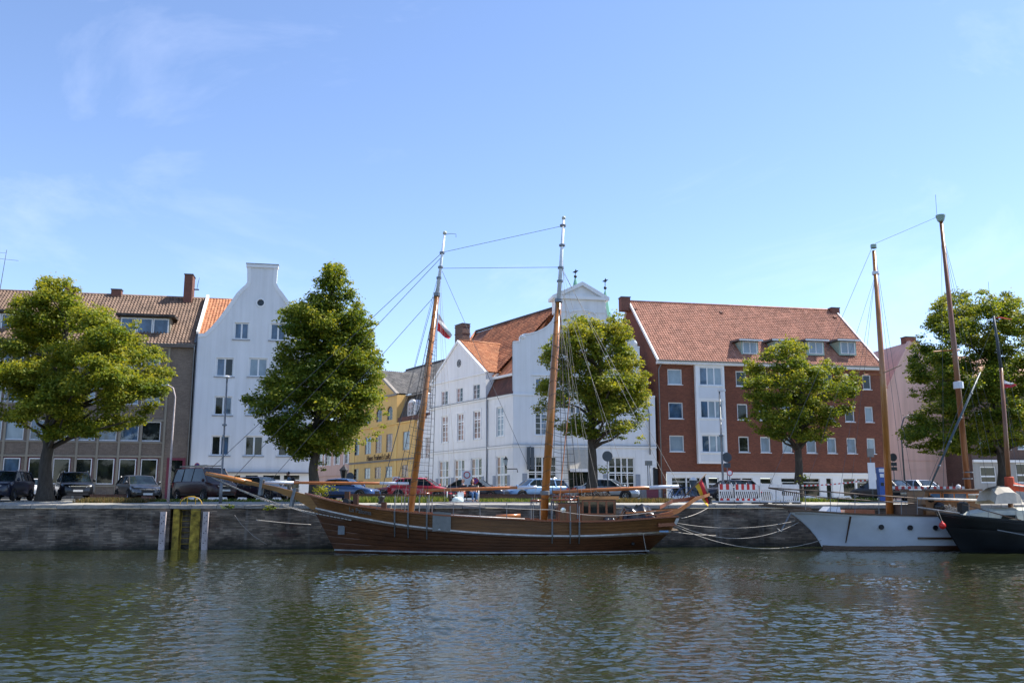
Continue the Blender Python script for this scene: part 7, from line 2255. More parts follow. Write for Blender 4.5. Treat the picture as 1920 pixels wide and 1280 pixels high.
    for k in range(26):
        p = Vector((rnd.uniform(x0 + .1, x1 - .1), rnd.uniform(-.8, .5), z1 + .18)); q = p + Vector((rnd.uniform(-.5, .5), rnd.uniform(-.4, .4), rnd.uniform(0, .1)))
        m.tube([p, p.lerp(q, .5) + Vector((0, 0, rnd.uniform(.05, .22))), q], .03, 5)
    o = m.build('coiled_lines', 'rope_dark', t); o['kind'] = 'stuff'
    # pin rails round the masts
    for (a, b_, py, y) in ((994, 1014, 938, -.8), (1032, 1084, 937, -.9), (1036, 1086, 931, .3), (785, 806, 925, -.4), (758, 772, 928, .4)):
        x0_, z_ = P(a, py, y); x1_, _ = P(b_, py, y)
        MB().tube([(x0_, y, z_), (x1_, y, z_)], .055, 8).build('pin_rail', 'varnish_red', t, True)
        for k in range(max(2, int((x1_ - x0_) / .22))): 
            xx = x0_ + .1 + .22 * k; MB().tube([(xx, y - .02, z_ - .16), (xx, y - .02, z_ + .16)], .02, 6).build('belaying_pin', 'galvanised', t)
        for xx in (x0_ + .04, x1_ - .04): MB().tube([(xx, y, z_), (xx, y, z_ - .9)], .03, 6).build('rail_stanchion', 'galvanised', t)
    # long pale guard ropes, stowed spars on the deck edge
    wire(t, P3(800, 940, -1.9), P3(1035, 955, -2.1), .02, 'rope', 'guard_rope', .08); wire(t, P3(1035, 955, -2.1), P3(1230, 958, -1.7), .016, 'rope', 'guard_rope', .25)
    MB().tube([P3(826, 965, -1.9), P3(984, 973.5, -1.9)], .05, 8).build('stowed_spar', 'stripe_white', t, True)
    MB().tube([P3(930, 968, -1.0), P3(976, 966, -1.0)], .09, 8).build('stowed_sail', 'varnish_spar', t, True)
    x0_, z0_ = P(806, 951, 1.9); x1_, z1_ = P(1010, 943, 1.9)
    MB().box(x0_, x1_, 1.82, 2.0, z1_ + .002, z1_ + .07).build('far_rail', 'stripe_white', t)
    for k in range(9):
        px = 800 + 25 * k; a, b_ = P3(px, 972, -2.0), P3(px, 943, -2.0)
        if k % 2 == 0: MB().tube([a - Vector((0, 0, .2)), b_], .018, 6).build('stanchion', 'galvanised', t)
    # windlass and bitts on the foredeck
    for (a, b_, tp, bt, y) in ((645, 655, 921, 945, -.5), (661, 671, 927, 950, -.3), (714, 724, 941, 953, -.6)):
        house(a, b_, tp, bt + 12, y - .18, y + .18, 'hull_wood', 'bitt')
    MB().tube([P3(648, 940, -.8), P3(668, 946, .6)], .16, 10).build('windlass_drum', 'iron_black', t)
    # stern: curved horn timbers
    low = [(1231, 969), (1252, 964), (1272, 957), (1290, 945), (1305, 934.5), (1320, 930), (1330, 926.5)]
    for s in (-1, 1):
        pts = [P3(px, py, s * (1.25 - 1.1 * k / 6)) for k, (px, py) in enumerate(low)]
        m = MB(); rows = []
        for k, p in enumerate(pts):
            w, h = .09, .26 - .02 * k
            rows.append([(p.x, p.y - w, p.z - h / 2), (p.x, p.y + w, p.z - h / 2), (p.x, p.y + w, p.z + h / 2), (p.x, p.y - w, p.z + h / 2)])
        m.grid(rows, closed=True); m.f.append((0, 1, 2, 3)); m.m.append(0); m.build('horn_timber', 'varnish_spar', t)
    up_ = [(1237, 951), (1248, 945), (1261, 939), (1285, 936), (1310, 932.5)]
    pts = [P3(px, py, -.9 + .2 * k) for k, (px, py) in enumerate(up_)]
    m = MB(); rows = []
    for p in pts: rows.append([(p.x, p.y - .07, p.z - .09), (p.x, p.y + .07, p.z - .09), (p.x, p.y + .07, p.z + .09), (p.x, p.y - .07, p.z + .09)])
    m.grid(rows, closed=True); m.f.append((0, 1, 2, 3)); m.m.append(0); m.build('taffrail', 'varnish_red', t)
    MB().beam(P3(1173, 961.5, -1.5), P3(1270, 954, -1.3), .06, .07).build('stern_rail', 'varnish_spar', t)
    MB().beam(P3(1210, 966, -1.4), P3(1262, 962, -1.2), .06, .06).build('stern_rail', 'varnish_red', t)
    MB().beam(P3(1234, 984, -1.62), P3(1268, 982, -1.45), .10, .16).build('quarter_block', 'varnish_red', t)
    MB().hexa([P3(1262, 985, -1.5), P3(1268, 985, -1.5), P3(1268, 985, -1.3), P3(1262, 985, -1.3)], [P3(1268, 971, -1.55), P3(1274, 971, -1.55), P3(1274, 971, -1.35), P3(1268, 971, -1.35)]).build('stern_post', 'stripe_white', t)
    MB().box(*sorted((P(1236, 996, -1.6)[0], P(1253, 996, -1.6)[0])), -1.66, -1.6, P(1240, 997, -1.6)[1], P(1240, 994, -1.6)[1]).build('stern_plate', 'paint_skyblue', t)
    # flagstaff
    a, b_ = P3(1280, 934, -.2), P3(1324, 888, -.2)
    MB().tube([a, b_], .03, 8).build('flagstaff', 'old_wood', t, True)
    # overboard pipe and small details
    pc = on_hull(P(1189, 1020, -1.6)[0], 1.45); MB().lathe([(0, -.05), (.06, -.05), (.09, 0), (.09, .04), (0, .04)], tuple(pc), 12, 0, 'y').build('hull_fitting', 'iron_black', t)
    wire(t, P3(1206, 1000, -1.95), P3(1212, 1033, -1.75), .014, 'rope', 'hanging_line', .05)
    # ---- loose things on board
    def heap(px0, px1, py0, py1, y0, y1, name, label, cat, mat, seed, z_off=0.0):
        x0, zb = P(px0, py1, (y0 + y1) / 2); x1, zt = P(px1, py0, (y0 + y1) / 2)
        o = thing(name, label, cat, f.world((x0 + x1) / 2, (y0 + y1) / 2, zb), f.a)
        w, d, h = (x1 - x0) / 2, (y1 - y0) / 2, zt - zb
        rows = []
        for i in range(22):
            u = i / 21 * 2 - 1; row = []
            for k in range(15):
                v = k / 14 * 2 - 1
                e = max(0, 1 - abs(u) ** 3) * max(0, 1 - abs(v) ** 3)
                nz = noise.noise((u * 2.2 + seed, v * 2.0, 0)) * .45 + noise.noise((u * 6 + seed, v * 5, 3)) * .18
                row.append((u * w, v * d, max(0, h * e ** .5 * (.72 + .6 * nz))))
            rows.append(row)
        MB().grid(rows).build('sheet', mat, o, True)
        return o
    heap(1161, 1226, 938, 976, -1.5, .6, 'tarpaulin_heap', 'crumpled black tarpaulin heap on the stern deck behind the wheelhouse', 'tarpaulin', 'tarp_black', 2.0)
    heap(1130, 1154, 966, 979, -1.9, -1.2, 'covered_winch', 'small dark covered winch on the rail under the wheelhouse', 'winch', 'tarp_black', 7.0)
    # grey cloth hung over the rail
    x0_, zt = P(811, 963, -2.28); x1_, zb = P(845, 999, -2.28)
    o = thing('hanging_cloth', 'grey canvas cloth hung over the bulwark right of the fore mast', 'cloth', f.world((x0_ + x1_) / 2, -2.0, zt), f.a)
    rows = []
    for i in range(13):
        v = i / 12; row = []
        for k in range(13):
            u = k / 12; xx = (x0_ + (x1_ - x0_) * u); c = H.line(2.2 + .8 * (1 - v), .07); bb = float(np.interp(xx, c[:, 0], c[:, 2]))
            yy = -bb - .02 - .03 * math.sin(u * 9 + v * 2) * v; row.append((xx - (x0_ + x1_) / 2 + .05 * v * math.sin(u * 3), yy + 2.0, (zb - zt) * v + .08 + .02 * math.sin(u * 5)))
        rows.append(row)
    MB().grid(rows).build('cloth', 'canvas_grey', o, True)
    return t, H
SHIP, SHIP_H = paloma()

def flag(name, label, frame, corners, mats, n=14, m=10, amp=.05, y=0.0, along='h'):
    """cloth between four pixel corners (hoist top, hoist bottom, fly bottom, fly top) split in coloured stripes"""
    C = [Vector((*frame.pix(px, py, y), 0)) for (px, py) in corners]
    org = Vector((C[0].x, y, C[0].y))
    t = thing(name, label, 'flag', frame.world(C[0].x, y, C[0].y), frame.a)
    nS = len(mats); names = {}
    for s in range(nS):
        rows = []
        for i in range(5):
            v = (s + i / 4) / nS; row = []
            for k in range(n):
                u = k / (n - 1)
                a = C[0].lerp(C[1], v); b = C[3].lerp(C[2], v); p = a.lerp(b, u)
                row.append((p.x - org.x, amp * math.sin(u * 7 + v * 4) * (.3 + u) + amp * .6 * math.sin(v * 9 + u * 3), p.y - org.z + .03 * math.sin(u * 6 + 1)))
            rows.append(row)
        MB().grid(rows).build('stripe', mats[s], t, True)
    return t
flag('german_flag', 'black red gold flag hanging from the stern staff of the wooden ketch', BF, [(1322, 891), (1304, 913), (1326, 951), (1331, 936)], ['flag_black', 'flag_red', 'flag_gold'], amp=.09, y=-.2)
flag('courtesy_flag', 'white over red flag hanging beside the fore mast', BF, [(822, 588), (820, 621), (842, 637), (848, 628)], ['flag_white', 'flag_red'], amp=.06, y=.2)

# ------------------------------------------------------------------ white-hulled boat
def white_boat():
    u = (1620 - CX) / F_PX / math.cos(PITCH)
    D = 49.6
    f = Frame(u * D, D, 0.0, 0.10)
    t = thing('white_sailing_boat', 'white steel sailing boat with two brown masts moored right of the wooden ketch', 'sailing boat', f.o, f.a)
    P = lambda px, py, y=0.0: f.pix(px, py, y)
    P3 = lambda px, py, y=0.0: Vector((f.pix(px, py, y)[0], y, f.pix(px, py, y)[1]))
    def B(tt, k):
        return float(np.interp(tt, [0, .06, .15, .3, .5, .75, 1], {'s': [.06, .5, 1.0, 1.5, 1.7, 1.65, 1.2], 'w': [.03, .25, .7, 1.25, 1.55, 1.4, .5]}[k]))
    sh = [(1480, 959), (1509, 957.5), (1560, 961), (1606, 964), (1680, 966), (1763, 967), (1850, 967), (1960, 965)]
    xs = [p[0] for p in sh]; ys = [p[1] for p in sh]
    S = []
    for tt in np.linspace(0, 1, 40):
        px = 1480 + 480 * tt; b = B(tt, 's'); x, z = P(px, float(np.interp(px, xs, ys)), -b); S.append((x, z, b))
    x0, x1 = P(1541, 1015)[0], P(1950, 1015)[0]
    W = [(x0 + (x1 - x0) * tt, .12, B(tt, 'w')) for tt in np.linspace(0, 1, 40)]
    K = [(x0 + .8 + (x1 - x0 - 1.5) * tt, -.7, B(tt, 'w') * .5) for tt in np.linspace(0, 1, 40)]
    # clipper bow: the stem sweeps forward towards the rail
    lv = [K, W]
    for v in (.25, .5, .75): lv.append([(w[0] + (a[0] - w[0]) * (.45 * v + .55 * v * v), w[1] + (a[1] - w[1]) * v, w[2] + (a[2] - w[2]) * v) for a, w in zip(S, W)])
    H = Hull(lv + [S])
    build_hull(t, H, [(1.04, 4.97, 1, 'hull_white')], 'hull_white', .12, 'old_wood')
    hull_rail(t, H, 5.0, .12, .08, 'rail_dark', 'cap_rail', 0, .02)
    hull_rail(t, H, 1.0, .04, .22, 'rail_dark', 'boot_top', .01)
    hull_rail(t, H, 2.2, .10, .10, 'rail_dark', 'fender_strake', .03, 0, 17)
    def on(x, v, o=.03):
        c = H.line(v, o); return Vector((x, -float(np.interp(x, c[:, 0], c[:, 2])), float(np.interp(x, c[:, 0], c[:, 1]))))
    for px in (1655.7, 1706.5, 1752):
        q = on(P(px, 984, -1.6)[0], 3.5, .07); m = MB().lathe([(0, 0), (.10, 0), (.13, -.03), (.13, .05)], tuple(q), 14, 0, 'y'); m.build('porthole', 'iron_black', t)
    # rust run
    q0, q1 = on(P(1596, 970, -1.3)[0], 4.7, .022), on(P(1597, 1012, -1.2)[0], 1.5, .022)
    MB().hexa([q0 + Vector((-.05, 0, 0)), q0 + Vector((.05, 0, 0)), q0 + Vector((.05, .02, 0)), q0 + Vector((-.05, .02, 0))], [q1 + Vector((-.02, 0, 0)), q1 + Vector((.03, 0, 0)), q1 + Vector((.03, .02, 0)), q1 + Vector((-.02, .02, 0))]).build('rust_streak', 'rail_dark', t)
    # bowsprit, guard rails, anchor
    MB().beam(P3(1425, 947), P3(1520, 955), .4, .07).build('bowsprit', 'rail_dark', t)
    MB().beam(P3(1432, 945, -.25), P3(1520, 952, -.25), .08, .08).build('bowsprit_plank', 'old_wood', t)
    for s in (-1, 1):
        MB().tube([P3(1441, 914, .1 * s), P3(1560, 922, .9 * s), P3(1720, 934, 1.5 * s)], .035, 6).build('hand_rail', 'rail_dark' if s > 0 else 'old_wood', t, True)
        MB().tube([P3(1441, 914.5, .1 * s), P3(1540, 932, .7 * s), P3(1720, 944, 1.5 * s)], .03, 6).build('hand_rail', 'old_wood', t, True)
        for (px, pt, pb, y) in ((1455, 916, 947, .2), (1469, 917, 948, .3), (1510, 920, 956, .6), (1557, 922, 962, .9), (1603, 926, 964, 1.25), (1648, 930, 966, 1.5), (1690, 933, 967, 1.55), (1720, 935, 967, 1.6)):
            MB().tube([P3(px, pb, y * s), P3(px, pt, y * s)], .018, 6).build('stanchion', 'galvanised', t)
    a = P3(1482, 962, -.3); b = P3(1464, 996, -.45)
    MB().tube([a, b], .045, 6).build('anchor_shank', 'galvanised', t)
    MB().tube([b + Vector((-.22, -.05, .16)), b, b + Vector((.2, .05, .1))], [.02, .05, .02], 6).build('anchor_fluke', 'galvanised', t)
    # masts
    MB().tube([P3(1669, 968), P3(1655, 700), P3(1638.5, 470)], [.20, .16, .105], 12).build('fore_mast', 'varnish', t, True)
    MB().lathe([(.1, -.12), (.17, -.1), (.17, .1), (.1, .14), (0, .15)], tuple(P3(1638, 462)), 10).build('mast_cap', 'mint_metal', t)
    MB().tube([P3(1817, 935), P3(1790, 660), P3(1764.5, 415)], [.175, .145, .10], 12).build('main_mast', 'mast_brown', t, True)
    MB().lathe([(.12, -.25), (.18, -.2), (.26, .08), (.26, .14), (0, .16)], tuple(P3(1763.5, 408)), 10).build('mast_cap', 'mint_metal', t)
    MB().lathe([(.14, -.1), (.2, -.08), (.2, .08), (.14, .1)], tuple(P3(1642, 512)), 10).build('mast_band', 'mast_white', t)
    MB().lathe([(.2, -.2), (.26, -.18), (.26, .18), (.2, .2)], tuple(P3(1797, 722)), 10).build('mast_band', 'mast_white', t)
    for (x, y) in ((1815, 885), (1814, 897)): MB().lathe([(.2, -.03), (.26, -.03), (.26, .03), (.2, .03)], tuple(P3(x, y)), 10).build('mast_band', 'galvanised', t)
    MB().tube([P3(1754, 365), P3(1757, 408)], .01, 5).build('whip_aerial', 'wire', t)
    wire(t, P3(1640, 457), P3(1757, 407), .010)
    wire(t, P3(1637, 460), P3(1441, 914), .010); wire(t, P3(1640, 520), P3(1500, 950), .008)
    for (px, py, y) in ((1568, 962, -1.2), (1700, 965, -1.6), (1700, 965, 1.6), (1720, 965, -1.6), (1590, 962, 1.2)): wire(t, P3(1640, 470) if px > 1650 else P3(1641, 515), P3(px, py, y), .009)
    for (px, py, y) in ((1860, 955, -1.6), (1880, 958, -1.6), (1905, 958, 1.6), (1770, 955, -1.6), (1770, 950, 1.6)): wire(t, P3(1765, 430), P3(px, py, y), .009)
    MB().tube([P3(1750, 659), P3(1800, 655)], .035, 6).build('cross_tree', 'varnish_spar', t)
    MB().tube([P3(1620, 702.5), P3(1652, 702)], .03, 6).build('cross_tree', 'varnish_spar', t)
    MB().tube([P3(1658, 698, -.2), P3(1690, 684, -.2)], .035, 6).build('cross_tree', 'old_wood', t)
    # raised derrick spar
    MB().tube([P3(1741, 918, -.8), P3(1790, 806, -.8), P3(1838, 698, -.8)], [.05, .07, .05], 8).build('derrick_spar', 'hull_bluegrey', t, True)
    for k in range(5): q = P3(1741 + 20 * k, 918 - 45 * k, -.8); MB().lathe([(.06, -.06), (.10, 0), (.06, .06)], tuple(q), 8).build('spar_band', 'iron_band', t)
    # cabin
    x0, z0 = P(1738, 972, -.9); x1, z1 = P(1836, 920, -.9)
    cb = MB().box(x0, x1, -.9, .9, z0, z1).build('cabin', 'cabin_wood', t)
    MB().box(x0 - .25, x1 + .1, -1.05, 1.05, z1 + .002, z1 + .10).build('cabin_roof', 'old_wood', t)
    for (a, b_) in ((1745, 1762), (1770, 1787), (1791, 1811), (1816, 1830)):
        xa, za = P(a, 938, -.92); xb, zb = P(b_, 925, -.92)
        w = MB().box(xa - .05, xb + .05, -.93, -.902, za - .05, zb + .05).build('cabin_window', 'varnish_spar', cb); MB().box(xa, xb, -.945, -.931, za, zb).build('pane', 'glass_sky', w)
    x0, z0 = P(1580, 966, -.6); x1, z1 = P(1542, 949, -.6)
    MB().hexa([(x1, -.5, z0), (x0, -.5, z0), (x0, .5, z0), (x1, .5, z0)], [(x1 + .5, -.45, z1), (x0 - .05, -.45, z1 - .02), (x0 - .05, .45, z1 - .02), (x1 + .5, .45, z1)]).build('fore_hatch', 'mast_white', t)
    x0, z0 = P(1585, 967, -.7); x1, z1 = P(1640, 955, -.7); MB().box(x0, x1, -.7, .7, z0, z1).build('skylight', 'varnish_red', t)
    x0, z0 = P(1690, 970, -.7); x1, z1 = P(1735, 945, -.7); MB().box(x0, x1, -.6, .8, z0, z1).build('deck_locker', 'old_wood', t)
    # booms
    for (p0, p1, y, m, r) in (((1705, 918), (1832, 918), -1.0, 'stripe_white', .05), ((1720, 934), (1852, 938), -1.3, 'stripe_white', .06), ((1815, 927), (1870, 926), -1.1, 'stripe_white', .04)):
        MB().tube([P3(*p0, y), P3(*p1, y)], r, 8).build('stowed_boom', m, t, True)
    m = MB(); rnd = random.Random(8)
    for k in range(22):
        p = P3(rnd.uniform(1770, 1795), rnd.uniform(942, 960), -1.2); q = P3(rnd.uniform(1775, 1800), rnd.uniform(945, 962), -1.2); m.tube([p, p.lerp(q, .5) + Vector((.1, 0, -.15)), q], .02, 5)
    o = m.build('hanging_coils', 'rope', t); o['kind'] = 'stuff'
    for (px, py, r) in ((1797, 912, .13), (1745, 935, .2), (1760, 950, .3)): MB().lathe([(0, -r), (r * .8, -r * .6), (r, 0), (r * .8, r * .6), (0, r)], tuple(P3(px, py, -.9)), 12).build('fender', 'flag_white' if r < .15 else 'tarp_black', t, True)
    return f
WF = white_boat()

# ------------------------------------------------------------------ black-hulled boat at the right edge
def black_boat():
    u = (1840 - CX) / F_PX / math.cos(PITCH); D = 46.9
    f = Frame(u * D, D, 0.0, 0.02)
    t = thing('black_sailing_boat', 'black hulled sailing boat with cream deckhouse at the right picture edge', 'sailing boat', f.o, f.a)
    P = lambda px, py, y=0.0: f.pix(px, py, y)
    P3 = lambda px, py, y=0.0: Vector((f.pix(px, py, y)[0], y, f.pix(px, py, y)[1]))
    def B(tt, k): return float(np.interp(tt, [0, .06, .15, .3, .5, .75, 1], {'s': [.08, .55, 1.05, 1.5, 1.7, 1.6, 1.1], 'w': [.03, .3, .8, 1.3, 1.5, 1.3, .3]}[k]))
    S = []
    for tt in np.linspace(0, 1, 40):
        px = 1758 + 400 * tt; py = float(np.interp(px, [1758, 1812, 1870, 1919, 2020, 2158], [962, 968, 973.5, 978, 980, 974])); b = B(tt, 's'); x, z = P(px, py, -b); S.append((x, z, b))
    x0, x1 = P(1798, 1020)[0], P(2130, 1020)[0]
    W = [(x0 + (x1 - x0) * tt, .1, B(tt, 'w')) for tt in np.linspace(0, 1, 40)]
    K = [(x0 + .8 + (x1 - x0 - 1.5) * tt, -.7, B(tt, 'w') * .5) for tt in np.linspace(0, 1, 40)]
    H = Hull([K, W, S])
    build_hull(t, H, [(1.02, 1.62, 1, 'hull_black'), (1.64, 1.97, 1, 'hull_black')], 'hull_black', .08, 'deck_cream')
    hull_rail(t, H, 2.0, .12, .09, 'hull_black', 'cap_rail', 0, .02)
    q = [P3(1870, 993, -1.55), P3(1925, 1003, -1.75)]
    MB().beam(q[0], q[1], .03, .05).build('cove_line', 'galvanised', t)
    # coach roof
    x0, z0 = P(1806, 972, -.85); x1, z1 = P(1990, 956, -.85); zt = P(1880, 953, -.8)[1]
    m = MB(); rows = []
    for (xx, h, w) in ((x0, .05, .55), (x0 + .5, .35, .75), (x0 + 1.6, .5, .95), (x0 + 3.4, .55, 1.0), (x1, .55, 1.0)):
        zb = z0 - .15; rows.append([(xx, -w, zb), (xx, -w * .94, zb + h * .85 + .1), (xx, -w * .6, zb + h + .13), (xx, 0, zb + h + .17), (xx, w * .6, zb + h + .13), (xx, w * .94, zb + h * .85 + .1), (xx, w, zb)])
    m.grid(rows); m.f.append(tuple(range(7))); m.m.append(0); co = m.build('coach_roof', 'deck_cream', t, 40)
    for a in (1877, 1925):
        xa, za = P(a, 973, -1.0); xb, zb = P(a + 30, 965, -1.0)
        MB().prism([(xa, za), (xb, za + .02), (xb - .05, zb), (xa + .12, zb)], -1.03, -.97).build('coach_window', 'glass_dark', co)
    xa, za = P(1862, 957, -.7); xb, _ = P(1915, 957, -.7); MB().box(xa, xb, -.7, .7, za - .05, za + .06).build('hatch', 'canvas_grey', co)
    # bowsprit
    MB().beam(P3(1722, 951), P3(1800, 963.5), .16, .14).build('bowsprit', 'old_wood', t)
    MB().beam(P3(1722, 950.5), P3(1798, 961), .20, .04).build('bowsprit_cap', 'stripe_white', t)
    m = MB(); b0 = P3(1805, 950); m.box(b0.x - .16, b0.x + .16, -.25, .25, b0.z - .35, b0.z + .2); m.build('windlass', 'iron_black', t)
    MB().lathe([(.05, -.25), (.16, -.2), (.16, .2), (.05, .25)], tuple(P3(1806, 945)), 10, 0, 'y').build('windlass_drum', 'iron_black', t)
    # mast: wood below, dark blue above
    MB().tube([P3(1897, 975), P3(1886, 820), P3(1877, 690)], [.13, .11, .09], 12).build('mast', 'mast_brown', t, True)
    MB().tube([P3(1877, 690), P3(1863, 592)], [.085, .055], 10).build('topmast', 'sign_back', t, True)
    MB().lathe([(.18, -.5), (.24, -.45), (.22, .4), (.18, .45)], tuple(P3(1893.5, 910)), 10).build('mast_collar', 'canvas_red', t)
    wire(t, P3(1866, 600), P3(1722, 950), .009); wire(t, P3(1864, 600), P3(1960, 975, -1.6), .009); wire(t, P3(1868, 620), P3(1920, 975, -1.6), .009); wire(t, P3(1876, 690), P3(1935, 975, 1.5), .009)
    MB().tube([P3(1853, 528), P3(1857, 575), P3(1863, 592)], .009, 5).build('whip_aerial', 'wire', t)
    # boom with stowed red sail and cream cover
    a, b = P3(1893, 916, -.1), P3(2040, 930, -.3)
    MB().tube([a, b], .07, 8).build('boom', 'old_wood', t, True)
    m = MB(); rows = []
    for i in range(13):
        u = i / 12; c = a.lerp(b, u) + Vector((0, 0, .12)); h = .2 - .06 * u
        rows.append([(c.x, c.y + .13 * math.cos(w) * (1 + .25 * noise.noise((u * 9, w, 1))), c.z - .18 * u * math.sin(u * 9) * .3 + h * math.sin(w) * (1 + .3 * noise.noise((u * 8, w * 2, 5)))) for w in np.linspace(0, 2 * PI, 13)[:-1]])
    m.grid(rows, closed=True); m.f.append(tuple(range(12))); m.m.append(0); m.build('stowed_sail', 'canvas_red', t, True)
    # cream cockpit tent forward of the mast
    a0 = P3(1842, 938, -.7); a1 = P3(1893, 905, -.7); a2 = P3(1950, 930, -.7)
    m = MB(); rows = []
    for (px, py) in ((1846, 938), (1851, 915), (1866, 910), (1884, 911), (1893, 918), (1899, 938)):
        c = P3(px, py, 0); bt = P3(px, 944, 0).z
        rows.append([(c.x, -.95, bt), (c.x + .05, -.8, bt + (c.z - bt) * .6), (c.x - .03, -.45, bt + (c.z - bt) * .9), (c.x, 0, c.z), (c.x, .8, bt + (c.z - bt) * .7), (c.x, .95, bt)])
    m.grid([[(x + .05 * noise.noise((x * 3, y * 4, z)), y, z + .09 * noise.noise((x * 4, y * 3, 2))) for (x, y, z) in rw] for rw in rows]); m.build('deck_tent', 'canvas_cream', t)
    rows = [[P3(1834, 918, s), P3(1845, 902, s), P3(1862, 899, s), P3(1875, 902, s)] for s in (-.9, 0, .9)]
    MB().grid(rows).build('spray_hood', 'tarp_black', t, True)
    MB().tube([P3(1925, 912, -1.0), P3(1900, 909, -1.0)], .03, 6).build('hand_rail', 'stripe_white', t)
    for (px, pt, pb) in ((1817, 944, 968), (1853, 950, 972), (1905, 950, 977)): MB().tube([P3(px, pb, -1.2), P3(px, pt, -1.2)], .014, 6).build('stanchion', 'galvanised', t)
    MB().beam(P3(1805, 945, -.9), P3(1915, 975, -1.2), .03, .05).build('gangway_pole', 'rail_dark', t)
    # pennant, fender
    flag('red_white_pennant', 'small red and white pennant on the black boat mast', f, [(1881, 712), (1883, 729), (1906, 722), (1900, 718)], ['flag_white', 'flag_red'], amp=.03)
    p = P3(1767, 985, -.9); o = thing('ball_fender', 'bright red ball fender hanging at the black boat bow', 'fender', f.world(p.x, -.9, p.z), f.a)
    MB().lathe([(0, .24), (.04, .22), (.05, .16), (.12, .12), (.17, 0), (.13, -.12), (0, -.18)], (0, 0, 0), 14).build('ball', 'fender_red', o, True)
    MB().tube([(0, 0, .22), (-.12, .1, .75)], .012, 5).build('lanyard', 'rope', o)
    o = thing('wind_vane', 'small red wind vane at the black boat masthead', 'wind vane', f.world(*[P3(1866, 596)[i] for i in (0, 1, 2)]), f.a)
    MB().tube([(0, 0, 0), (.25, 0, .03), (.85, 0, -.08)], [.01, .03, .02], 5).build('arrow', 'flag_red', o)
    return f
KF = black_boat()

# ------------------------------------------------------------------ mooring ropes
def rope(label, pts, r=.015, mat='rope', name='mooring_rope'):
    pts = [Vector(p) for p in pts]
    o = MB().tube(pts, r, 6).build(name, mat, None, True)
    tag(o, label, 'rope', 'mooring ropes'); return o
def qw(px, py, y=-.4): x, z = QF.pix(px, py, y); return QF.world(x, y, max(z, .02))
def bw(px, py, y): x, z = BF.pix(px, py, y); return BF.world(x, y, z)
def ww(px, py, y): x, z = WF.pix(px, py, y); return WF.world(x, y, z)
def hang(a, b, sag, n=16): return [a.lerp(b, k / n) - Vector((0, 0, sag * 4 * (k / n) * (1 - k / n))) for k in range(n + 1)]
rope('upper pale mooring rope from the ketch stern to the white boat bow', hang(bw(1268, 980, -1.4), ww(1491, 976, -.3), .30))
rope('middle pale mooring rope sagging from the ketch stern to the white boat bow', hang(bw(1270, 984, -1.3), ww(1497, 979, -.3), .72))
rope('lowest mooring rope dipping to the water between ketch stern and white boat', hang(bw(1264, 985, -1.4), ww(1540, 1012, -.2), .72))
rope('short mooring rope from the ketch stern up to the quay edge', hang(bw(1262, 996, -1.2), qw(1345, 1003, -.05), .05))
rope('stern rope from the ketch to the quay bollard', hang(bw(1278, 971, -1.0), qw(1334, 947, .9), .1))
rope('dark bow line from the ketch bowsprit to the ladder recess', hang(bw(505, 945, .3), qw(335, 954, -.1), .12), .016, 'rope_dark')
rope('thin slack line hanging on the quay wall under the bowsprit', [qw(440, 965, -.15), qw(452, 982, -.15), qw(475, 1004, -.15), qw(500, 1020, -.15)], .012)
rope('knotted pale heaving line stretched below the bobstay', hang(qw(480, 974, -.6), qw(583, 983, -.6), .03), .022)
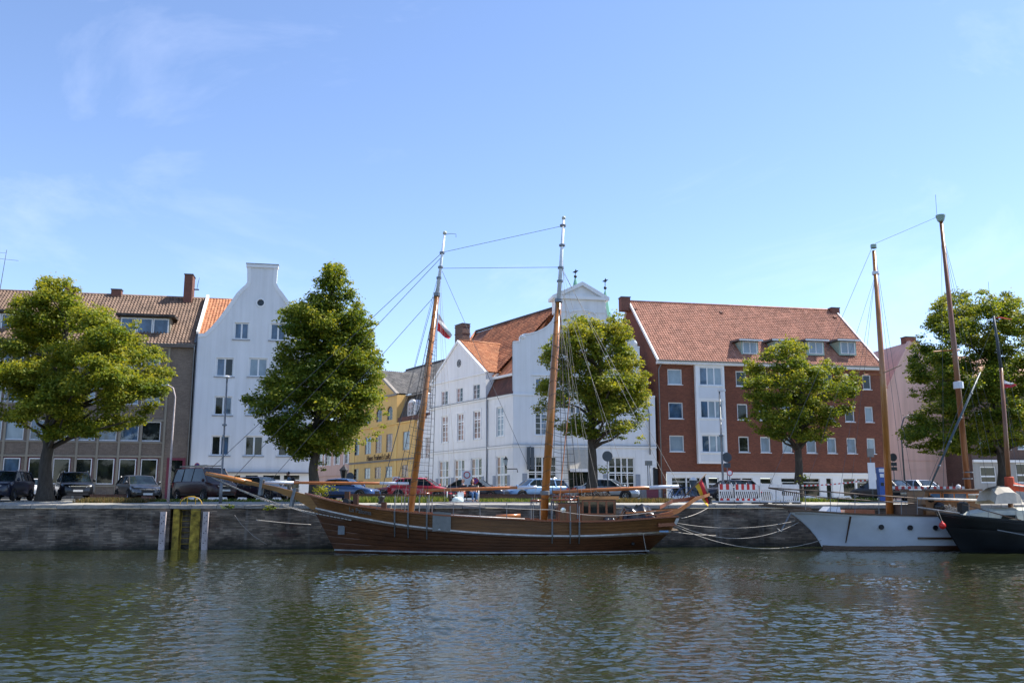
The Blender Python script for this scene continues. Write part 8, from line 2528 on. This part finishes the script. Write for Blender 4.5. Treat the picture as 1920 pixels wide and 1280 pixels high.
# ================================================================== people and the bench
def skin_chain(name, pts, edges, radii, mat, parent, sub=2, root=0):
    me = bpy.data.meshes.new(name); me.from_pydata([tuple(p) for p in pts], edges, [])
    o = bpy.data.objects.new(name, me); COL.objects.link(o); o.parent = parent
    m = o.modifiers.new('skin', 'SKIN')
    if not me.skin_vertices:
        return o
    for i, r in enumerate(radii):
        rr = r if hasattr(r, '__len__') else (r, r)
        me.skin_vertices[0].data[i].radius = rr; me.skin_vertices[0].data[i].use_root = (i == root)
    s = o.modifiers.new('sub', 'SUBSURF'); s.levels = sub; s.render_levels = sub
    me.materials.append(M(mat))
    return o
def person(label, loc, rz, J, top, bottom, hair='hair_dark', cap=None, short_leg=False, short_arm=True, long_hair=False):
    """J: joint positions (hip, chest, neck, head, and l/r shoulder, elbow, wrist, knee, ankle, toe)"""
    t = thing('person', label, 'person', loc, rz)
    V3 = {k: Vector(v) for k, v in J.items()}
    order = ['hip', 'waist', 'chest', 'neck', 'head']
    V3.setdefault('waist', V3['hip'].lerp(V3['chest'], .45))
    pts, ed, rad, ix = [], [], [], {}
    def add(k, r, par=None):
        ix[k] = len(pts); pts.append(V3[k]); rad.append(r)
        if par: ed.append((ix[par], ix[k]))
    add('hip', (.13, .11)); add('waist', (.12, .10), 'hip'); add('chest', (.15, .11), 'waist'); add('neck', (.055, .055), 'chest')
    for s in 'lr':
        V3['thigh' + s] = V3['hip'].lerp(V3['knee' + s], .18) + (V3['hipj' + s] - V3['hip']) * .9
        add('thigh' + s, .085, 'hip'); add('knee' + s, .058, 'thigh' + s)
        V3['calf' + s] = V3['knee' + s].lerp(V3['ankle' + s], .35); add('calf' + s, .052, 'knee' + s)
        add('ankle' + s, .035, 'calf' + s); add('toe' + s, (.035, .03), 'ankle' + s)
        add('sh' + s, .06, 'chest'); add('elbow' + s, .042, 'sh' + s); add('wrist' + s, .03, 'elbow' + s)
        V3['hand' + s] = V3['wrist' + s] + (V3['wrist' + s] - V3['elbow' + s]).normalized() * .10; add('hand' + s, (.04, .022), 'wrist' + s)
    skin_chain('body', pts, ed, rad, 'skin', t)
    # head with face, jaw, nose and ears
    h = V3['head']; fwd = (Vector(J['look']) if 'look' in J else Vector((0, -1, 0))).normalized(); side_ = Vector((0, 0, 1)).cross(fwd).normalized(); upv = Vector((0, 0, 1))
    m = MB()
    rows = []
    for i in range(9):
        a = PI * i / 8; z = .125 * math.cos(a); rr = math.sin(a)
        rows.append([tuple(h + upv * z + fwd * (.098 * rr * math.cos(b) + (.012 if z < 0 and math.cos(b) > 0 else 0)) + side_ * (.076 * rr * math.sin(b) * (1 if z > -.02 else .85))) for b in np.linspace(0, 2 * PI, 13)[:-1]])
    m.grid(rows, closed=True)
    ho = m.build('head', 'skin', t, True)
    MB().hexa([h + fwd * .09 - upv * .035 - side_ * .016, h + fwd * .09 - upv * .035 + side_ * .016, h + fwd * .122 - upv * .03 + side_ * .01, h + fwd * .122 - upv * .03 - side_ * .01], [h + fwd * .09 + upv * .02 - side_ * .008, h + fwd * .09 + upv * .02 + side_ * .008, h + fwd * .1 + upv * .02 + side_ * .006, h + fwd * .1 + upv * .02 - side_ * .006]).build('nose', 'skin', ho)
    for s in (-1, 1):
        MB().lathe([(0, -.008), (.02, -.006), (.028, .004), (0, .01)], tuple(h + side_ * .078 * s - upv * .005), 8, 0, 'x').build('ear', 'skin', ho)
        MB().lathe([(0, -.01), (.011, 0), (0, .01)], tuple(h + fwd * .092 + side_ * .032 * s + upv * .012), 8).build('eye', 'hair_dark', ho)
    MB().beam(h + fwd * .098 - side_ * .025 - upv * .062, h + fwd * .098 + side_ * .025 - upv * .062, .01, .012).build('mouth', 'cloth_coral', ho)
    rows = []
    for i in range(6):
        a = PI * .56 * i / 5; z = .14 * math.cos(a); rr = math.sin(a)
        rows.append([tuple(h - fwd * .012 + upv * z + fwd * .104 * rr * math.cos(b) * (.80 if math.cos(b) > 0 else 1.06) + side_ * .086 * rr * math.sin(b)) for b in np.linspace(0, 2 * PI, 13)[:-1]])
    MB().grid(rows, closed=True).build('cap' if cap else 'hair', cap or hair, t, True)
    if cap: MB().hexa([h + fwd * .07 + upv * .045 - side_ * .07, h + fwd * .07 + upv * .045 + side_ * .07, h + fwd * .19 + upv * .03 + side_ * .05, h + fwd * .19 + upv * .03 - side_ * .05], [h + fwd * .07 + upv * .06 - side_ * .07, h + fwd * .07 + upv * .06 + side_ * .07, h + fwd * .19 + upv * .04 + side_ * .05, h + fwd * .19 + upv * .04 - side_ * .05]).build('cap_peak', cap, t)
    if long_hair: skin_chain('long_hair', [h - fwd * .05 + upv * .05, h - fwd * .09 - upv * .08, h - fwd * .10 - upv * .25], [(0, 1), (1, 2)], [.08, .09, .05], hair, t)
    # shirt and trousers over the body
    p2 = [V3['hip'] + Vector((0, 0, .02)), V3['waist'], V3['chest'], V3['chest'].lerp(V3['neck'], .55)]
    e2 = [(0, 1), (1, 2), (2, 3)]; r2 = [(.15, .125), (.135, .115), (.17, .125), (.08, .075)]
    for s in 'lr':
        k = len(p2); p2 += [V3['sh' + s], V3['sh' + s].lerp(V3['elbow' + s], .8 if short_arm else 1.0)]; e2 += [(2, k), (k, k + 1)]; r2 += [.075, .058]
    skin_chain('shirt', p2, e2, r2, top, t)
    p3 = [V3['hip']]; e3 = []; r3 = [(.15, .13)]
    for s in 'lr':
        k = len(p3); p3 += [V3['thigh' + s], V3['knee' + s] if not short_leg else V3['thigh' + s].lerp(V3['knee' + s], .85)]; e3 += [(0, k), (k, k + 1)]; r3 += [.10, .075]
        if not short_leg: p3.append(V3['knee' + s].lerp(V3['ankle' + s], .92)); e3.append((k + 1, k + 2)); r3.append(.05)
    skin_chain('trousers', p3, e3, r3, bottom, t)
    for s in 'lr':
        d = (V3['toe' + s] - V3['ankle' + s]); skin_chain('shoe', [V3['ankle' + s] - d * .25 - Vector((0, 0, .03)), V3['toe' + s] + d * .2], [(0, 1)], [(.05, .045), (.045, .03)], 'shoe', t)
    return t
def seat_pose(turn):
    J = dict(hip=(0, 0, .50), chest=(0, .06, .86), neck=(0, .03, 1.06), head=(0, .0, 1.22))
    for s, k in (('l', -1), ('r', 1)):
        J['hipj' + s] = (.10 * k, 0, .50); J['knee' + s] = (.13 * k, -.42, .52); J['ankle' + s] = (.12 * k, -.40, .10); J['toe' + s] = (.13 * k, -.54, .05)
        J['sh' + s] = (.19 * k, .04, .97); J['elbow' + s] = (.24 * k, -.04, .72); J['wrist' + s] = (.14 * k, -.26, .62)
    J['look'] = turn
    return J
yb = 3.6; g = ground_z(yb)
xb0, xb1 = QF.x(838, yb, g + .4), QF.x(897, yb, g + .4)
t = thing('park_bench', 'bench with white tubular frame under the couple behind the fore boom', 'bench', QF.world((xb0 + xb1) / 2, yb, g), QF.a)
w = (xb1 - xb0) / 2
for k in range(4): MB().box(-w, w, -.20 + .11 * k, -.11 + .11 * k, .42, .46).build('seat_slat', 'sign_back', t)
for k in range(3): MB().box(-w, w, .24, .27, .56 + .12 * k, .65 + .12 * k).build('back_slat', 'sign_back', t)
for s in (-1, 1):
    MB().tube([(s * w, -.24, 0), (s * w, -.24, .66), (s * w, .0, .70), (s * w, .28, .68), (s * w, .30, .98), (s * w, .30, 0)], .028, 8).build('leg', 'plastic_white', t, True)
J = seat_pose((-.55, -1, -.1))
person('seated man in dark shirt and coral shorts on the bench', QF.world(QF.x(868, yb, g + .8), yb - .02, g), QF.a - .35, J, 'cloth_navy', 'cloth_coral', 'hair_dark', None, True)
J = seat_pose((.3, -1, -.05))
person('seated dark-haired woman in blue jeans on the bench', QF.world(QF.x(886, yb, g + .8), yb - .02, g), QF.a + .25, J, 'cloth_navy', 'cloth_jeans', 'hair_dark', None, False, False, True)
# bags at their feet
for (px, nm, lab, cat, mat, wd, hh) in ((858, 'round_bag', 'round pale mint bag on the paving at the seated man\'s feet', 'bag', 'bag_mint', .34, .36), (864, 'paper_bag', 'upright white carrier bag standing by the seated man', 'bag', 'plastic_white', .17, .62)):
    b = thing(nm, lab, cat, QF.world(QF.x(px, yb - .9, g), yb - (.95 if nm == 'round_bag' else .7), ground_z(yb - .9)), QF.a)
    if nm == 'round_bag':
        MB().lathe([(0, 0), (wd * .9, .02), (wd, .14), (wd * .85, .28), (wd * .4, hh), (0, hh)], (0, 0, 0), 14).build('body', mat, b, True)
        MB().tube([(-.12, 0, hh - .05), (-.1, 0, hh + .1), (.1, 0, hh + .1), (.12, 0, hh - .05)], .015, 6).build('handle', mat, b)
    else:
        MB().hexa([(-wd, -.1, 0), (wd, -.1, 0), (wd, .1, 0), (-wd, .1, 0)], [(-wd * 1.05, -.06, hh), (wd * 1.05, -.06, hh), (wd * 1.05, .06, hh), (-wd * 1.05, .06, hh)]).build('body', mat, b)
        for s in (-1, 1): MB().tube([(-.08, .05 * s, hh), (-.05, .05 * s, hh + .14), (.05, .05 * s, hh + .14), (.08, .05 * s, hh)], .01, 5).build('handle', mat, b)
# walker with cap and rucksack
yw = 7.2; g = ground_z(yw)
J = dict(hip=(0, 0, .92), chest=(-.06, 0, 1.28), neck=(-.09, 0, 1.48), head=(-.14, 0, 1.62), look=(-1, -.15, -.1))
for s, k in (('l', -1), ('r', 1)):
    J['hipj' + s] = (0, .10 * k, .92); J['knee' + s] = (-.14 * k - .04, .10 * k, .50); J['ankle' + s] = (-.22 * k + .08, .10 * k, .10); J['toe' + s] = (-.22 * k - .08, .10 * k, .05)
    J['sh' + s] = (-.06, .20 * k, 1.38); J['elbow' + s] = (-.04 + .1 * k, .25 * k, 1.10); J['wrist' + s] = (-.22 + .1 * k, .22 * k, .95)
p = person('walking person in blue shirt and dark cap with black rucksack heading left', QF.world(QF.x(544, yw, g + 1), yw, g), QF.a, J, 'cloth_blue', 'cloth_sand', 'hair_dark', 'cloth_navy')
b = thing('rucksack', 'black rucksack on the walking person\'s back', 'rucksack', QF.world(QF.x(544, yw, g + 1), yw, g), QF.a)
m = MB(); rows = []
for (z, d, w_) in ((.95, .10, .12), (.98, .20, .15), (1.15, .25, .16), (1.32, .20, .15), (1.42, .08, .11)):
    rows.append([(.08, -w_, z), (.08 + d * .8, -w_ * .85, z), (.08 + d, 0, z), (.08 + d * .8, w_ * .85, z), (.08, w_, z)])
m.grid(rows); m.f.append((0, 1, 2, 3, 4)); m.m.append(0); m.f.append(tuple(20 + i for i in (4, 3, 2, 1, 0))); m.m.append(0)
m.build('pack', 'cloth_navy', b, True)
for s in (-1, 1): MB().tube([(.10, .11 * s, 1.40), (-.02, .13 * s, 1.50), (-.17, .13 * s, 1.38), (-.16, .14 * s, 1.18), (.08, .15 * s, 1.0)], .02, 6).build('strap', 'cloth_navy', b)
